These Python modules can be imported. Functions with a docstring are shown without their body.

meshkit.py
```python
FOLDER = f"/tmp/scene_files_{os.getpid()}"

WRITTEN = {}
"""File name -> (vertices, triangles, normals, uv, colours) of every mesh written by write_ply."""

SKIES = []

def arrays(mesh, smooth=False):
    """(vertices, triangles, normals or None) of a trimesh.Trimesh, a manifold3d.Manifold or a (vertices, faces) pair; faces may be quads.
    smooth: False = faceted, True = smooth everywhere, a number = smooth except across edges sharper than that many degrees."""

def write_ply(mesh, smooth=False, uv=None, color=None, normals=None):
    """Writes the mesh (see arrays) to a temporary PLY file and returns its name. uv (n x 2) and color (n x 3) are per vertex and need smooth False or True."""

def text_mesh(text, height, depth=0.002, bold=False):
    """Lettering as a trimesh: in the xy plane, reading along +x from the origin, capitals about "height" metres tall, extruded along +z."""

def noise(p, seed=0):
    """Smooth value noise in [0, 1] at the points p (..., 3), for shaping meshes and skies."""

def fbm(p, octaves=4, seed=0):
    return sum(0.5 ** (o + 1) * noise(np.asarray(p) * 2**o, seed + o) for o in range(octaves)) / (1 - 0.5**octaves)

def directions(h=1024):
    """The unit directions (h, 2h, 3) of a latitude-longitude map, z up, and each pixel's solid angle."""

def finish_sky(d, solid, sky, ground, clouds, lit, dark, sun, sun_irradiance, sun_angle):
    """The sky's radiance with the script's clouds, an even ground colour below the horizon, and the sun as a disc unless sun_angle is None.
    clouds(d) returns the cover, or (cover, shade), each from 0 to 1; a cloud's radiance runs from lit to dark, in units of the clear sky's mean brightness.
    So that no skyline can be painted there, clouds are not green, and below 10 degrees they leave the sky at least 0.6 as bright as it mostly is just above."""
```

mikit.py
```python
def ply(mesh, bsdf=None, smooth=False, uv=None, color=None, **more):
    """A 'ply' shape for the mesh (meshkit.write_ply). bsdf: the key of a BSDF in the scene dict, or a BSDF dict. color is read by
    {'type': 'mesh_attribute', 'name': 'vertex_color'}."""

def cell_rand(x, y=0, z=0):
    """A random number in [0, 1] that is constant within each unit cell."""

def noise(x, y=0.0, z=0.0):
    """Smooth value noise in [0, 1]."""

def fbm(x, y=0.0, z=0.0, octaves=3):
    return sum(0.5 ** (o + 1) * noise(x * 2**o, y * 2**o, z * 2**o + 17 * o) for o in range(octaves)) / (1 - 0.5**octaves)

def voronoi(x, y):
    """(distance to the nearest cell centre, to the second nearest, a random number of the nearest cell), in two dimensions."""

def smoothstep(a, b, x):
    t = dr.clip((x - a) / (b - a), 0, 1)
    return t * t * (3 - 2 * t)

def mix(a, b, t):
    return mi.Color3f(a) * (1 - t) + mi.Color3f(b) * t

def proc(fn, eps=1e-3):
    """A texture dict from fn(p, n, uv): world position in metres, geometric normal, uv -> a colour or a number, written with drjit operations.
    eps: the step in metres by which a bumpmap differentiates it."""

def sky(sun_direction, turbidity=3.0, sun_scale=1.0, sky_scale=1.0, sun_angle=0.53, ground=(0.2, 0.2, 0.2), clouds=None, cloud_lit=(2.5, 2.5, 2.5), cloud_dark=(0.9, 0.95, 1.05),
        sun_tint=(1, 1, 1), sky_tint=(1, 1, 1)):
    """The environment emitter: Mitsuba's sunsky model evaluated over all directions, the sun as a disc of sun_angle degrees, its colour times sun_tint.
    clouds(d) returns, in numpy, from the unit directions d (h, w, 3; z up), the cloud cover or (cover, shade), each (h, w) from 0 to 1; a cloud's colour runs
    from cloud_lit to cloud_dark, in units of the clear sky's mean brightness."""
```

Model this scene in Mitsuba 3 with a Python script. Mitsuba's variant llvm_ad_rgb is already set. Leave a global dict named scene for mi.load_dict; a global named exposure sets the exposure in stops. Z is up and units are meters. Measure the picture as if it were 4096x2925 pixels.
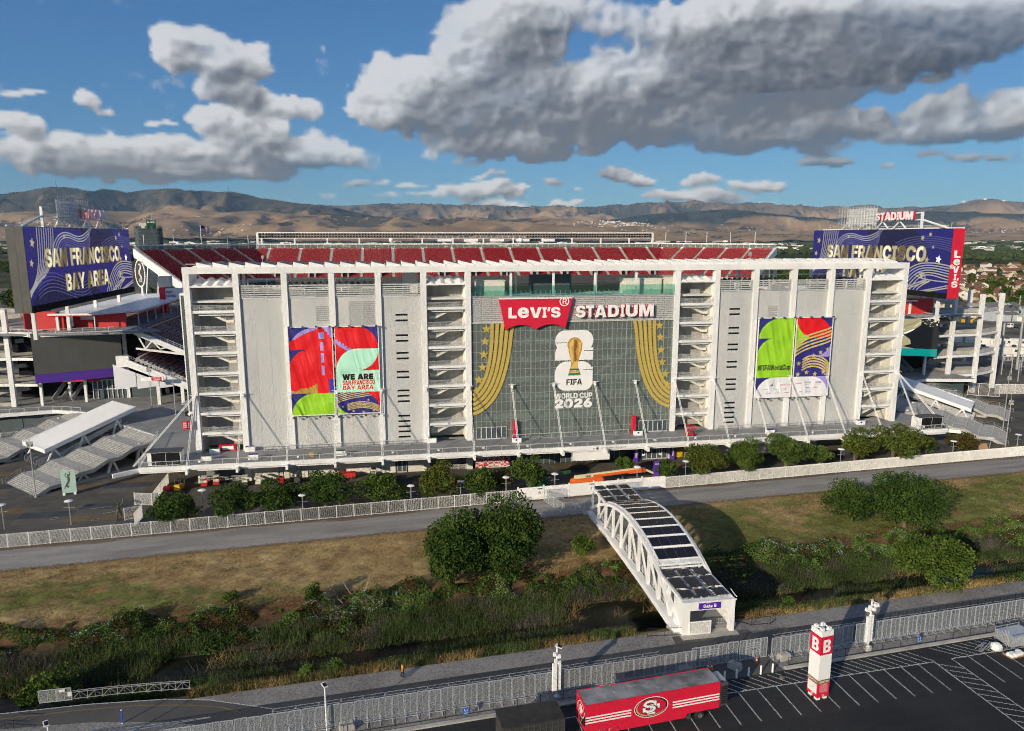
import math, random, glob
import numpy as np
import trimesh, shapely
import mitsuba as mi
import drjit as dr
import mikit, meshkit
from mikit import noise as tnoise, fbm as tfbm, voronoi, cell_rand, smoothstep as tstep, mix
from shapely.geometry import Polygon, MultiPolygon, Point, LineString, box as sbox
from shapely import affinity, union_all
T = mi.ScalarTransform4f
rng = np.random.default_rng(7)
random.seed(7)

# ------------------------------------------------------------------ camera, sky, exposure
exposure = 2.1
PITCH = math.radians(10.144)
CAM = np.array([0, 0, 49.5])
scene, labels = {}, {}
HAZE = 1.4e-5
scene['camera'] = {'type': 'perspective', 'fov': 70.69, 'fov_axis': 'x', 'near_clip': 1.0, 'far_clip': 80000.0,
                   'to_world': T().look_at(origin=CAM.tolist(), target=[0, math.cos(PITCH), 49.5 - math.sin(PITCH)], up=[0, 0, 1]),
                   'medium': {'type': 'ref', 'id': 'haze_air'}}
SUN_EL, SUN_AZ = math.radians(17.5), math.radians(54.5)
SUN = [-math.cos(SUN_AZ) * math.cos(SUN_EL), -math.sin(SUN_AZ) * math.cos(SUN_EL), math.sin(SUN_EL)]

def sstep(a, b, x):
    t = np.clip((x - a) / (b - a), 0, 1)
    return t * t * (3 - 2 * t)

# cumulus heaps: azimuth, elevation of the centre (degrees), half width, half height, strength
HEAPS = []

def clouds(d):
    el = np.degrees(np.arcsin(np.clip(d[..., 2], -1, 1)))
    az = np.degrees(np.arctan2(d[..., 0], d[..., 1]))
    def N(p, o, s): return meshkit.fbm(np.stack([p[0], p[1], 0 * p[0] + .37 * s], -1), o, s) - 0.5
    wide = meshkit.fbm(np.stack([d[..., 0] / (d[..., 2] + 0.25), d[..., 1] / (d[..., 2] + 0.25), np.zeros_like(az)], -1) * 1.4, 4, 71)
    away = np.maximum(sstep(40, 55, np.abs(az)), sstep(19, 27, el))

    def field(az, el):
        """heap field: about 1 deep inside a heap, 0 at its outline; and the height in the heap from -1 (base) to 1"""
        f = np.zeros(az.shape); hs = np.zeros(az.shape); ws = np.full(az.shape, 1e-6)
        for a, e, ra, re, s in HEAPS:
            ra, re = ra * 1.12, re * 1.14
            da = (((az - a + 180) % 360) - 180) / ra; de = (el - e) / re
            r2 = da * da + np.where(de < 0, de * de * 1.9, de * de)
            g = s * np.clip(1.25 - r2, 0, None); f = 1 - (1 - f) * (1 - np.clip(g, 0, .97)); w = np.clip(2.2 - r2, 0, None) ** 2
            hs += w * np.clip(de, -1.4, 1.4); ws += w
        return f, hs / ws

    def dens(az, el):
        w1, w2 = N((az / 7, el / 5), 4, 5), N((az / 7 + 9, el / 5), 4, 11)
        a, e = az + w1 * 4.2 + N((az / 1.6, el / 1.2), 3, 6) * 1.1, el + w2 * 2.6 + N((az / 1.6 + 5, el / 1.2), 3, 8) * .8
        f, h = field(a, e)
        big = N((az / 3.4 + w1, el / 2.5 + w2), 6, 21)
        bil = 1 - np.abs(2 * meshkit.fbm(np.stack([az / 2.1 + w2 * 1.5, el / 1.6 + w1 * 1.5, 0 * az], -1), 5, 33) - 1)
        fine = N((az / .55, el / .42), 4, 57)
        lows = sstep(8, 4, el)
        v = f - 0.30 + big * (1.0 - .25 * lows) + (bil - .78) * .75 + fine * .30
        v = np.where(away > .5, np.maximum(v, (wide - .61) * 2.2 + fine * .2), v)
        return v, h, bil, fine, w1

    v, h, bil, fine, w1 = dens(az, el)
    wisp = sstep(-.05, .25, w1)
    cover = sstep(-0.06, 0.20 + 0.30 * wisp, v)
    v2 = dens(az - 1.0, el + .85)[0]; v3 = dens(az - .35, el + .3)[0]
    far = field(az - 3.2 + w1 * 3, el + 1.9 + fine * .5)[0]
    under = field(az, el + 2.2)[0]
    deep = sstep(.05, .95, v2)
    shade = 0.03 + 0.28 * deep + 0.46 * sstep(.25, 1.0, far) * sstep(.0, .8, under) + 0.44 * sstep(.25, -.75, h) - .22 * sstep(.1, .9, h) + 0.75 * np.clip(v3 - v, -.35, .35) - .42 * (bil - .74)
    shade += .20 * sstep(-7, 16, az) + .16 * sstep(8, 5, el) + .16 * sstep(-15, -22, az) * sstep(9.5, 7, el)
    return cover * (0.97 - .15 * wisp), 1.04 * np.tanh(np.clip(shade, 0, None) * 1.05)

HEAPS += [(-6.0, 11.0, 5.0, 2.8, 1.0), (-0.5, 13.5, 5.0, 3.9, 1.2), (-8.7, 9.4, 4.0, 1.7, 0.9), (-0.2, 8.5, 7.8, 2.7, 1.2), (6.6, 8.9, 6.7, 3.0, 1.2), (15.4, 10.7, 10.3, 3.9, 1.3), (22.8, 12.2, 9.4, 4.2, 1.3), (3.8, 15.5, 6.0, 1.7, 0.6), (18.2, 14.8, 9.9, 2.2, 1.1), (30.7, 12.9, 6.4, 2.9, 1.0), (32.4, 7.5, 5.6, 1.6, 1.0), (27.9, 7.1, 4.6, 1.2, 0.8), (0.5, 6.3, 6.5, 0.9, 0.8), (18.7, 7.1, 7.7, 1.2, 0.9), (-22.0, 11.9, 2.8, 1.9, 1.0), (-19.9, 12.0, 2.1, 1.7, 0.9), (-23.6, 11.9, 1.6, 1.3, 0.7), (-20.7, 9.9, 1.6, 1.2, 0.8), (-18.8, 9.0, 1.5, 1.1, 0.8), (-16.5, 8.8, 1.9, 0.8, 0.7), (-29.9, 5.5, 6.0, 1.4, 0.95), (-23.4, 5.0, 7.6, 1.4, 1.0), (-20.3, 7.3, 3.6, 1.3, 0.9), (-16.3, 6.2, 4.8, 1.4, 0.9), (-13.1, 5.8, 3.3, 1.0, 0.8), (-33.0, 4.9, 3.4, 1.3, 0.8), (-26.0, 4.0, 6.7, 0.6, 0.5), (-29.5, 8.8, 1.0, 0.8, 0.8), (-32.5, 9.2, 1.0, 0.3, 0.6), (-33.7, 7.2, 1.0, 0.9, 0.8), (-28.5, 8.0, 0.9, 0.4, 0.5), (-26.0, 7.3, 1.4, 0.4, 0.5), (-10.5, 4.2, 1.5, 0.3, 0.75), (-7.3, 4.0, 1.1, 0.3, 0.7), (-2.0, 4.8, 1.3, 0.3, 0.7), (-2.7, 3.8, 2.6, 0.6, 0.85), (2.6, 4.3, 0.9, 0.4, 0.8), (-1.3, 2.9, 1.7, 0.3, 0.6), (-12.9, 3.3, 0.9, 0.3, 0.6), (8.4, 4.1, 2.1, 0.5, 0.85), (11.5, 3.3, 2.0, 0.3, 0.75), (14.4, 4.2, 1.6, 0.4, 0.8), (18.5, 4.0, 2.0, 0.5, 0.85), (15.1, 3.3, 3.1, 0.5, 0.8), (17.0, 2.6, 2.2, 0.3, 0.6), (3.6, 2.8, 1.4, 0.3, 0.7), (-6.1, 3.4, 1.7, 0.3, 0.5), (23.5, 5.7, 1.7, 0.5, 0.9), (22.6, 6.3, 1.5, 0.3, 0.6), (27.2, 5.0, 0.6, 0.2, 0.6), (29.6, 5.8, 1.2, 0.3, 0.6), (31.9, 5.5, 1.5, 0.3, 0.6), (-9.5, 3.2, 2.0, 0.3, 0.5), (4.6, 3.9, 0.8, 0.2, 0.5), (-0.2, 3.8, 1.0, 0.2, 0.5)]

scene['sky'] = mikit.sky(SUN, turbidity=2.2, clouds=clouds, cloud_lit=(4.0, 4.15, 4.4), cloud_dark=(0.22, 0.28, 0.41),
                         sky_scale=0.62, sun_tint=(0.82, 1.0, 1.45), sky_tint=(0.50, 0.88, 1.42), ground=(0.16, 0.15, 0.13))
labels['sky'] = {'kind': 'structure'}
# ------------------------------------------------------------------ frames and helpers
def frame(ox, oy, deg, oz=0.0):
    c, s = math.cos(math.radians(deg)), math.sin(math.radians(deg))
    R = np.array([[c, -s, 0], [s, c, 0], [0, 0, 1.0]])
    o = np.array([ox, oy, oz])
    def f(p):
        return np.asarray(p, float) @ R.T + o
    f.R, f.o, f.deg = R, o, deg
    return f

FS = frame(-63.76, 140.40, 9.4816)            # stadium: u along the facade, v behind it
FC = frame(0, 0, 14.0)                        # creek: a along it, b across
W_ = frame(0, 0, 0)

def frame_in(F, ox, oy, deg, oz=0.0):
    o = F(np.array([ox, oy, oz]))
    return frame(o[0], o[1], F.deg + deg, o[2])

BOXV = np.array([[x, y, z] for x in (-.5, .5) for y in (-.5, .5) for z in (-.5, .5)], float)
BOXF = np.array([[0, 1, 3], [0, 3, 2], [4, 6, 7], [4, 7, 5], [0, 4, 5], [0, 5, 1], [2, 3, 7], [2, 7, 6], [0, 2, 6], [0, 6, 4], [1, 5, 7], [1, 7, 3]])

class MB:
    def __init__(s, F=W_):
        s.F, s.v, s.f, s.n = F, [], [], 0
    def raw(s, v, f):
        v = np.asarray(v, float).reshape(-1, 3)
        if len(v):
            s.v.append(v); s.f.append(np.asarray(f, int).reshape(-1, 3) + s.n); s.n += len(v)
        return s
    def tm(s, m):
        return s.raw(m.vertices, m.faces)
    def box(s, x0, x1, y0, y1, z0, z1):
        c = np.array([(x0 + x1) / 2, (y0 + y1) / 2, (z0 + z1) / 2]); d = np.array([abs(x1 - x0), abs(y1 - y0), abs(z1 - z0)])
        return s.raw(BOXV * d + c, BOXF)
    def obox(s, c, d, deg=0):
        a = math.radians(deg); R = np.array([[math.cos(a), -math.sin(a), 0], [math.sin(a), math.cos(a), 0], [0, 0, 1]])
        return s.raw((BOXV * np.array(d)) @ R.T + np.array(c), BOXF)
    def beam(s, p, q, w, h=None, up=(0, 0, 1)):
        p, q = np.array(p, float), np.array(q, float); h = h or w
        t = q - p; L = np.linalg.norm(t); t /= L
        a = np.cross(up, t)
        if np.linalg.norm(a) < 1e-6: a = np.cross([0, 1.0, 0], t)
        a /= np.linalg.norm(a); b = np.cross(t, a)
        return s.raw(p + (BOXV[:, :1] + .5) * L * t + BOXV[:, 1:2] * w * a + BOXV[:, 2:] * h * b, BOXF)
    def tube(s, p, q, r, n=8, r2=None, cap=True):
        p, q = np.array(p, float), np.array(q, float); r2 = r if r2 is None else r2
        t = q - p; L = np.linalg.norm(t); t = t / L
        a = np.cross([0, 0, 1.0], t)
        if np.linalg.norm(a) < 1e-6: a = np.array([1.0, 0, 0])
        a /= np.linalg.norm(a); b = np.cross(t, a)
        g = np.arange(n) * 2 * np.pi / n
        ring = np.cos(g)[:, None] * a + np.sin(g)[:, None] * b
        v = np.vstack([p + ring * r, q + ring * r2])
        i = np.arange(n); j = (i + 1) % n
        f = [np.stack([i, j, j + n], 1), np.stack([i, j + n, i + n], 1)]
        if cap:
            f += [np.stack([i[1:-1] * 0, i[2:], i[1:-1]], 1), np.stack([i[1:-1] * 0 + n, i[1:-1] + n, i[2:] + n], 1)]
        return s.raw(v, np.vstack(f))
    def path(s, pts, r, n=6):
        for a, b in zip(pts[:-1], pts[1:]): s.tube(a, b, r, n)
        return s
    def quad(s, a, b, c, d):
        return s.raw([a, b, c, d], [[0, 1, 2], [0, 2, 3]])
    def prism(s, poly, z0, z1):
        for g in polys(poly):
            m = trimesh.creation.extrude_polygon(g, z1 - z0, engine='earcut')
            s.raw(m.vertices + [0, 0, z0], m.faces)
        return s
    def wall(s, poly, y0, y1):
        """polygon in (x, z) extruded along y"""
        for g in polys(poly):
            m = trimesh.creation.extrude_polygon(g, abs(y1 - y0), engine='earcut')
            v = m.vertices
            s.raw(np.stack([v[:, 0], max(y0, y1) - v[:, 2], v[:, 1]], 1), m.faces)
        return s
    def sph(s, c, r, sub=2, sc=(1, 1, 1)):
        m = trimesh.creation.icosphere(sub, 1.0)
        return s.raw(m.vertices * r * np.array(sc) + np.array(c), m.faces)
    def lathe(s, prof, c=(0, 0, 0), n=16):
        prof = np.array(prof, float); g = np.arange(n) * 2 * np.pi / n; k = len(prof)
        v = np.stack([prof[:, 0][None] * np.cos(g)[:, None], prof[:, 0][None] * np.sin(g)[:, None], np.repeat(prof[:, 1][None], n, 0)], -1).reshape(-1, 3) + np.array(c)
        f = []
        for i in range(n):
            j = (i + 1) % n
            for m in range(k - 1):
                a, b, d, e = i * k + m, j * k + m, j * k + m + 1, i * k + m + 1
                f += [[a, b, d], [a, d, e]]
        return s.raw(v, f)
    def mesh(s):
        return (s.F(np.vstack(s.v)), np.vstack(s.f))

def polys(p):
    if p.is_empty: return []
    return [g for g in getattr(p, 'geoms', [p]) if g.geom_type == 'Polygon' and g.area > 1e-5]

COUNT = {}
def key_of(name):
    n = COUNT.get(name, 0); COUNT[name] = n + 1
    return name if n == 0 else f'{name}_{n:03d}'

def thing(name, label=None, cat=None, group=None, kind=None):
    k = key_of(name)
    d = {}
    if label: d['label'] = label
    if cat: d['category'] = cat
    if group: d['group'] = group
    if kind: d['kind'] = kind
    labels[k] = d
    return k

def put(k, m, bsdf, smooth=False, **more):
    """one entry at exactly this key"""
    scene[k] = mikit.ply(m.mesh() if isinstance(m, MB) else m, bsdf, smooth=smooth, **more)
    return k

def part(parent, name, m, bsdf, smooth=False, kind=None, label=None, **more):
    if isinstance(m, MB) and not m.v: return None
    k = key_of(parent + '__' + name)
    if kind or label:
        labels[k] = {a: b for a, b in (('kind', kind), ('label', label)) if b}
    return put(k, m, bsdf, smooth, **more)

def structure(name, m, bsdf, smooth=False, **more):
    k = key_of(name); labels[k] = {'kind': 'structure'}
    return put(k, m, bsdf, smooth, **more)

# ---- lettering as polygons (x right, y up, capitals "h" tall from y = 0)
from PIL import Image, ImageDraw, ImageFont
_FP = glob.glob('/opt/blender-*/*/datafiles/fonts/Inter.woff2')[0]
_TC = {}
def text_poly(text, h, weight=800, sx=1.0, width=None, track=0.0, stroke=0):
    ck = (text, weight, stroke, track)
    if ck not in _TC:
        f = ImageFont.truetype(_FP, 120); f.set_variation_by_axes([32, weight])
        cap = -f.getbbox('H', anchor='ls')[1]
        out, x = [], 0.0
        for ch in text:
            if ch != ' ':
                x0, y0, x1, y1 = f.getbbox(ch, anchor='ls', stroke_width=stroke)
                im = Image.new('L', (int(x1 - x0) + 10, int(y1 - y0) + 10))
                ImageDraw.Draw(im).text((5 - x0, 5 - y0), ch, 255, f, anchor='ls', stroke_width=stroke)
                on = np.pad(np.asarray(im) > 127, ((0, 0), (1, 1))).astype(np.int8)
                r, st = np.nonzero(np.diff(on, axis=1) == 1); en = np.nonzero(np.diff(on, axis=1) == -1)[1]
                if len(r):
                    g = union_all(shapely.box(st, -r - 1, en, -r)).buffer(0.7).buffer(-0.7).simplify(0.9)
                    out.append(affinity.translate(g, x + x0 - 5, 5 - y0))
            x += f.getlength(ch) + stroke * 2 + track * 120
        _TC[ck] = affinity.scale(union_all(out), 1 / cap, 1 / cap, origin=(0, 0))
    g = _TC[ck]
    b = g.bounds
    g = affinity.translate(g, -b[0], 0)
    k = h * sx if width is None else width / (b[2] - b[0])
    return affinity.scale(g, k, h, origin=(0, 0))

def star(cx, cy, r, rot=0.0):
    a = [(cx + (r if i % 2 == 0 else r * .42) * math.sin(rot + i * math.pi / 5), cy + (r if i % 2 == 0 else r * .42) * math.cos(rot + i * math.pi / 5)) for i in range(10)]
    return Polygon(a)

# ------------------------------------------------------------------ materials
def rgb(*c): return {'type': 'rgb', 'value': list(c)}
def mat(name, col, rough=0.6, metallic=0.0, spec=0.4, **k):
    scene[name] = {'type': 'twosided', 'b': {'type': 'principled', 'base_color': col if isinstance(col, dict) else rgb(*col), 'roughness': rough, 'metallic': metallic, 'specular': spec, **k}}
    return name
def dull(name, col):
    scene[name] = {'type': 'twosided', 'b': {'type': 'diffuse', 'reflectance': col if isinstance(col, dict) else rgb(*col)}}
    return name
def bumped(name, inner, h):
    scene[name] = {'type': 'twosided', 'b': {'type': 'bumpmap', 'arbitrary': h, 'scale': 1.0, 'bsdf': inner}}
    return name
P = mikit.proc
def weathered(c, amount=0.12, s=0.25, streak=True):
    c0 = tuple(float(x * (1 - amount)) for x in c); c1 = tuple(float(min(x * (1 + amount * .45), .88)) for x in c)
    def fn(p, n, uv):
        g = tfbm(p.x * s, p.y * s, p.z * s * (0.35 if streak else 1.0), 4)
        h = tnoise(p.x * 2.3, p.y * 2.3, p.z * 0.6)
        return mix(c0, c1, dr.clip((g - 0.25) * 1.6 + (h - .5) * .25, 0, 1))
    return P(fn)

mat('white_steel', weathered((0.78, 0.78, 0.78), 0.13), 0.45)
mat('white_paint', weathered((0.80, 0.80, 0.79), 0.10, 0.5), 0.4)
mat('grey_panel', weathered((0.60, 0.605, 0.59), 0.10, 0.2), 0.55)
mat('louver_grey', weathered((0.505, 0.51, 0.51), 0.10, 0.2), 0.6, spec=0.2)
mat('louver_light', weathered((0.53, 0.53, 0.525), 0.10, 0.3), 0.6, spec=0.2)
mat('louver_dull', weathered((0.48, 0.485, 0.49), 0.12, 0.25), 0.6, spec=0.2)
mat('cream_panel', weathered((0.66, 0.64, 0.57), 0.10, 0.3), 0.65)
mat('galvanised', weathered((0.46, 0.47, 0.48), 0.15, 0.8), 0.42, 0.35)
mat('rail_steel', weathered((0.60, 0.61, 0.61), 0.12, 0.8), 0.42, 0.2)
mat('black_rail', (0.03, 0.03, 0.03), 0.5)
mat('dark_void', (0.012, 0.012, 0.014), 0.8, spec=0.1)
mat('dark_steel', (0.06, 0.062, 0.065), 0.5)
mat('screen_side', weathered((0.10, 0.10, 0.095), 0.15, 0.6), 0.7)
mat('brand_red', (0.60, 0.015, 0.045), 0.42)
mat('sign_white', (0.80, 0.80, 0.80), 0.4)
mat('kiosk_red', (0.52, 0.03, 0.03), 0.5)
mat('seat_red', P(lambda p, n, uv: mix((0.15, 0.004, 0.009), (0.27, 0.009, 0.017), cell_rand(p.x * 1.7, p.y * 1.7, p.z * 3.1))), 0.6, spec=0.2)
mat('seat_dark', (0.16, 0.02, 0.025), 0.5)
mat('solar_cell', P(lambda p, n, uv: mix((0.012, 0.013, 0.022), (0.022, 0.022, 0.03), cell_rand(p.x * 6, p.y * 6, 0))), 0.3, spec=0.22)
mat('solar_frame', (0.55, 0.56, 0.57), 0.4, 0.5)
mat('purple', (0.10, 0.035, 0.34), 0.5)
mat('navy', (0.03, 0.03, 0.20), 0.5)
mat('teal', (0.0, 0.26, 0.24), 0.45)
mat('orange_paint', (0.75, 0.13, 0.02), 0.4)
mat('cream_paint', (0.72, 0.62, 0.36), 0.45)
mat('yellow_paint', (0.62, 0.38, 0.02), 0.45)
mat('green_paint', (0.012, 0.075, 0.032), 0.45)
mat('blue_sign', (0.02, 0.10, 0.45), 0.45)
mat('tyre', (0.025, 0.025, 0.025), 0.8, spec=0.2)
mat('chrome', (0.6, 0.6, 0.6), 0.25, 0.9)
mat('cardboard', (0.40, 0.25, 0.12), 0.8)
mat('tarp_dark', P(lambda p, n, uv: mix((0.018, 0.018, 0.018), (0.05, 0.048, 0.042), tfbm(p.x * 1.4, p.y * 1.4, p.z * 1.4, 4))), 0.75)
mat('trailer_roof', P(lambda p, n, uv: mix((0.16, 0.155, 0.15), (0.42, 0.42, 0.42), dr.clip(tfbm(p.x * 0.7, p.y * 0.7, p.z, 5) * 2.2 - 0.6, 0, 1))), 0.5, 0.3)
mat('canopy_white', weathered((0.80, 0.80, 0.80), 0.06, 0.3), 0.35)
mat('bark', P(lambda p, n, uv: mix((0.10, 0.075, 0.055), (0.19, 0.15, 0.11), tfbm(p.x * 6, p.y * 6, p.z * 2, 3))), 0.9, spec=0.1)
mat('dead_wood', (0.34, 0.28, 0.22), 0.9, spec=0.1)
mat('water', P(lambda p, n, uv: mix((0.010, 0.012, 0.008), (0.02, 0.02, 0.012), tfbm(p.x * .4, p.y * .4, 0, 3))), 0.12, spec=0.08)

def concrete(c0, c1, s=0.6):
    return P(lambda p, n, uv: mix(c0, c1, dr.clip(tfbm(p.x * s, p.y * s, p.z * s, 5) * 1.7 - 0.35, 0, 1)))
mat('concrete', concrete((0.30, 0.29, 0.27), (0.46, 0.45, 0.42)), 0.85, spec=0.2)
mat('shaft_concrete', P(lambda p, n, uv: mix((0.27, 0.265, 0.255), (0.42, 0.41, 0.39), dr.clip(tfbm(p.x * 1.1, p.y * 1.1, p.z * 0.35, 5) * 1.5 - 0.25 + (tnoise(p.x * 7, p.y * 7, p.z * 1.5) - .5) * .3, 0, 1))), 0.9, spec=0.1)
mat('stair_tread', concrete((0.28, 0.28, 0.275), (0.39, 0.39, 0.38), 1.5), 0.8, spec=0.2)
mat('deck_grey', concrete((0.17, 0.175, 0.18), (0.25, 0.255, 0.26), 0.35), 0.7, spec=0.3)
mat('stand_concrete', concrete((0.30, 0.29, 0.27), (0.42, 0.40, 0.37), 0.8), 0.85, spec=0.2)

def leaf(name, a, b, s=0.55):
    col = P(lambda p, n, uv: mix(a, b, dr.clip(tfbm(p.x * s, p.y * s, p.z * s, 3) * 1.5 - .3 + (cell_rand(p.x * 3, p.y * 3, p.z * 3) - .5) * .5, 0, 1)))
    scene[name] = {'type': 'twosided', 'b': {'type': 'diffuse', 'reflectance': col}}
    return name
leaf('leaf_dark', (0.016, 0.036, 0.009), (0.065, 0.112, 0.024))
leaf('leaf_mid', (0.028, 0.055, 0.010), (0.100, 0.150, 0.030))
leaf('leaf_olive', (0.040, 0.055, 0.010), (0.115, 0.125, 0.024))
leaf('leaf_rust', (0.040, 0.030, 0.010), (0.100, 0.075, 0.025))
leaf('bush_green', (0.030, 0.065, 0.012), (0.150, 0.235, 0.060), 0.3)
leaf('reed', (0.026, 0.044, 0.014), (0.120, 0.165, 0.060), 0.25)
leaf('grey_reed', (0.06, 0.055, 0.045), (0.17, 0.155, 0.135), 0.4)
leaf('dry_blade', (0.20, 0.135, 0.055), (0.42, 0.31, 0.14), 0.4)
leaf('leaf_new', (0.055, 0.095, 0.014), (0.150, 0.200, 0.045), 0.8)
dull('flower_white', (0.55, 0.58, 0.50))

def fn_tuft(p, n, uv):
    a = p.x * 0.9703 + p.y * 0.2419; b = -p.x * 0.2419 + p.y * 0.9703
    big = tfbm(a * 0.045, b * 0.10, 0, 4); mid = tfbm(a * 0.35 + 7, b * 0.6, 0, 4)
    gm = tstep(0.54, 0.70, big * 0.75 + mid * 0.32 + 0.10 * tstep(112, 104, b) - 0.10 * tstep(112, 118, b))
    return mix(mix((0.25, 0.17, 0.085), (0.44, 0.345, 0.18), mid), mix((0.07, 0.10, 0.028), (0.16, 0.185, 0.055), mid), gm * 0.8)
dull('dry_tuft', P(fn_tuft))
# ------------------------------------------------------------------ ground, roads, water
_c14, _s14 = math.cos(math.radians(14)), math.sin(math.radians(14))
def AB(p): return p.x * _c14 + p.y * _s14, -p.x * _s14 + p.y * _c14

def bank_z(b):
    xs = [60, 77.1, 78.2, 83.6, 85.0, 91.0, 92.5, 97.2, 99.5, 108, 116.6, 140]
    zs = [0, -0.02, -0.25, -3.5, -4.2, -4.2, -3.5, -1.75, -1.45, -0.85, -0.03, -0.03]
    return np.interp(b, xs, zs)

def fn_plain(p, n, uv):
    g = tfbm(p.x * 0.004, p.y * 0.004, 0, 5)
    h = tfbm(p.x * 0.05, p.y * 0.05, 3.0, 4)
    c = mix((0.055, 0.070, 0.035), (0.17, 0.155, 0.12), dr.clip(g * 2.4 - 0.75, 0, 1))
    return c * (0.7 + 0.6 * h)
dull('plain_ground', P(fn_plain))

def fn_bank(p, n, uv):
    a, b = AB(p)
    big = tfbm(a * 0.045, b * 0.10, 0, 4)
    mid = tfbm(a * 0.35 + 7, b * 0.6, 0, 4)
    fine = tfbm(a * 2.6, b * 3.6, 1.0, 3)
    dry = mix((0.22, 0.145, 0.070), (0.42, 0.32, 0.165), dr.clip(mid * 1.4 - 0.2, 0, 1))
    green = mix((0.06, 0.085, 0.024), (0.14, 0.165, 0.048), mid)
    thatch = mix((0.085, 0.045, 0.025), (0.185, 0.105, 0.055), dr.clip(mid * 1.5 - .2, 0, 1))
    gm = tstep(0.54, 0.70, big * 0.75 + mid * 0.32 + 0.10 * tstep(112, 104, b) - 0.10 * tstep(112, 118, b))
    c = mix(dry, green, gm * 0.85)
    c = mix(c, thatch, tstep(102.5, 98.5, b + (mid - .5) * 5) * 0.9)
    c = mix(c, thatch, tstep(115.6, 117.2, b + (mid - .5) * 2.2) * 0.7)
    soil = mix((0.030, 0.026, 0.018), (0.065, 0.055, 0.036), mid)
    c = mix(c, soil, tstep(98.2, 95.0, b))
    c = mix(c, dry * 0.8, tstep(79.8, 77.6, b) * tstep(90, 80, b))
    return c * (0.45 + 0.8 * fine + 0.35 * tfbm(a * 0.9, b * 1.5, 9.0, 3))
scene['bank_grass'] = {'type': 'twosided', 'b': {'type': 'diffuse', 'reflectance': P(fn_bank)}}

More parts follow.
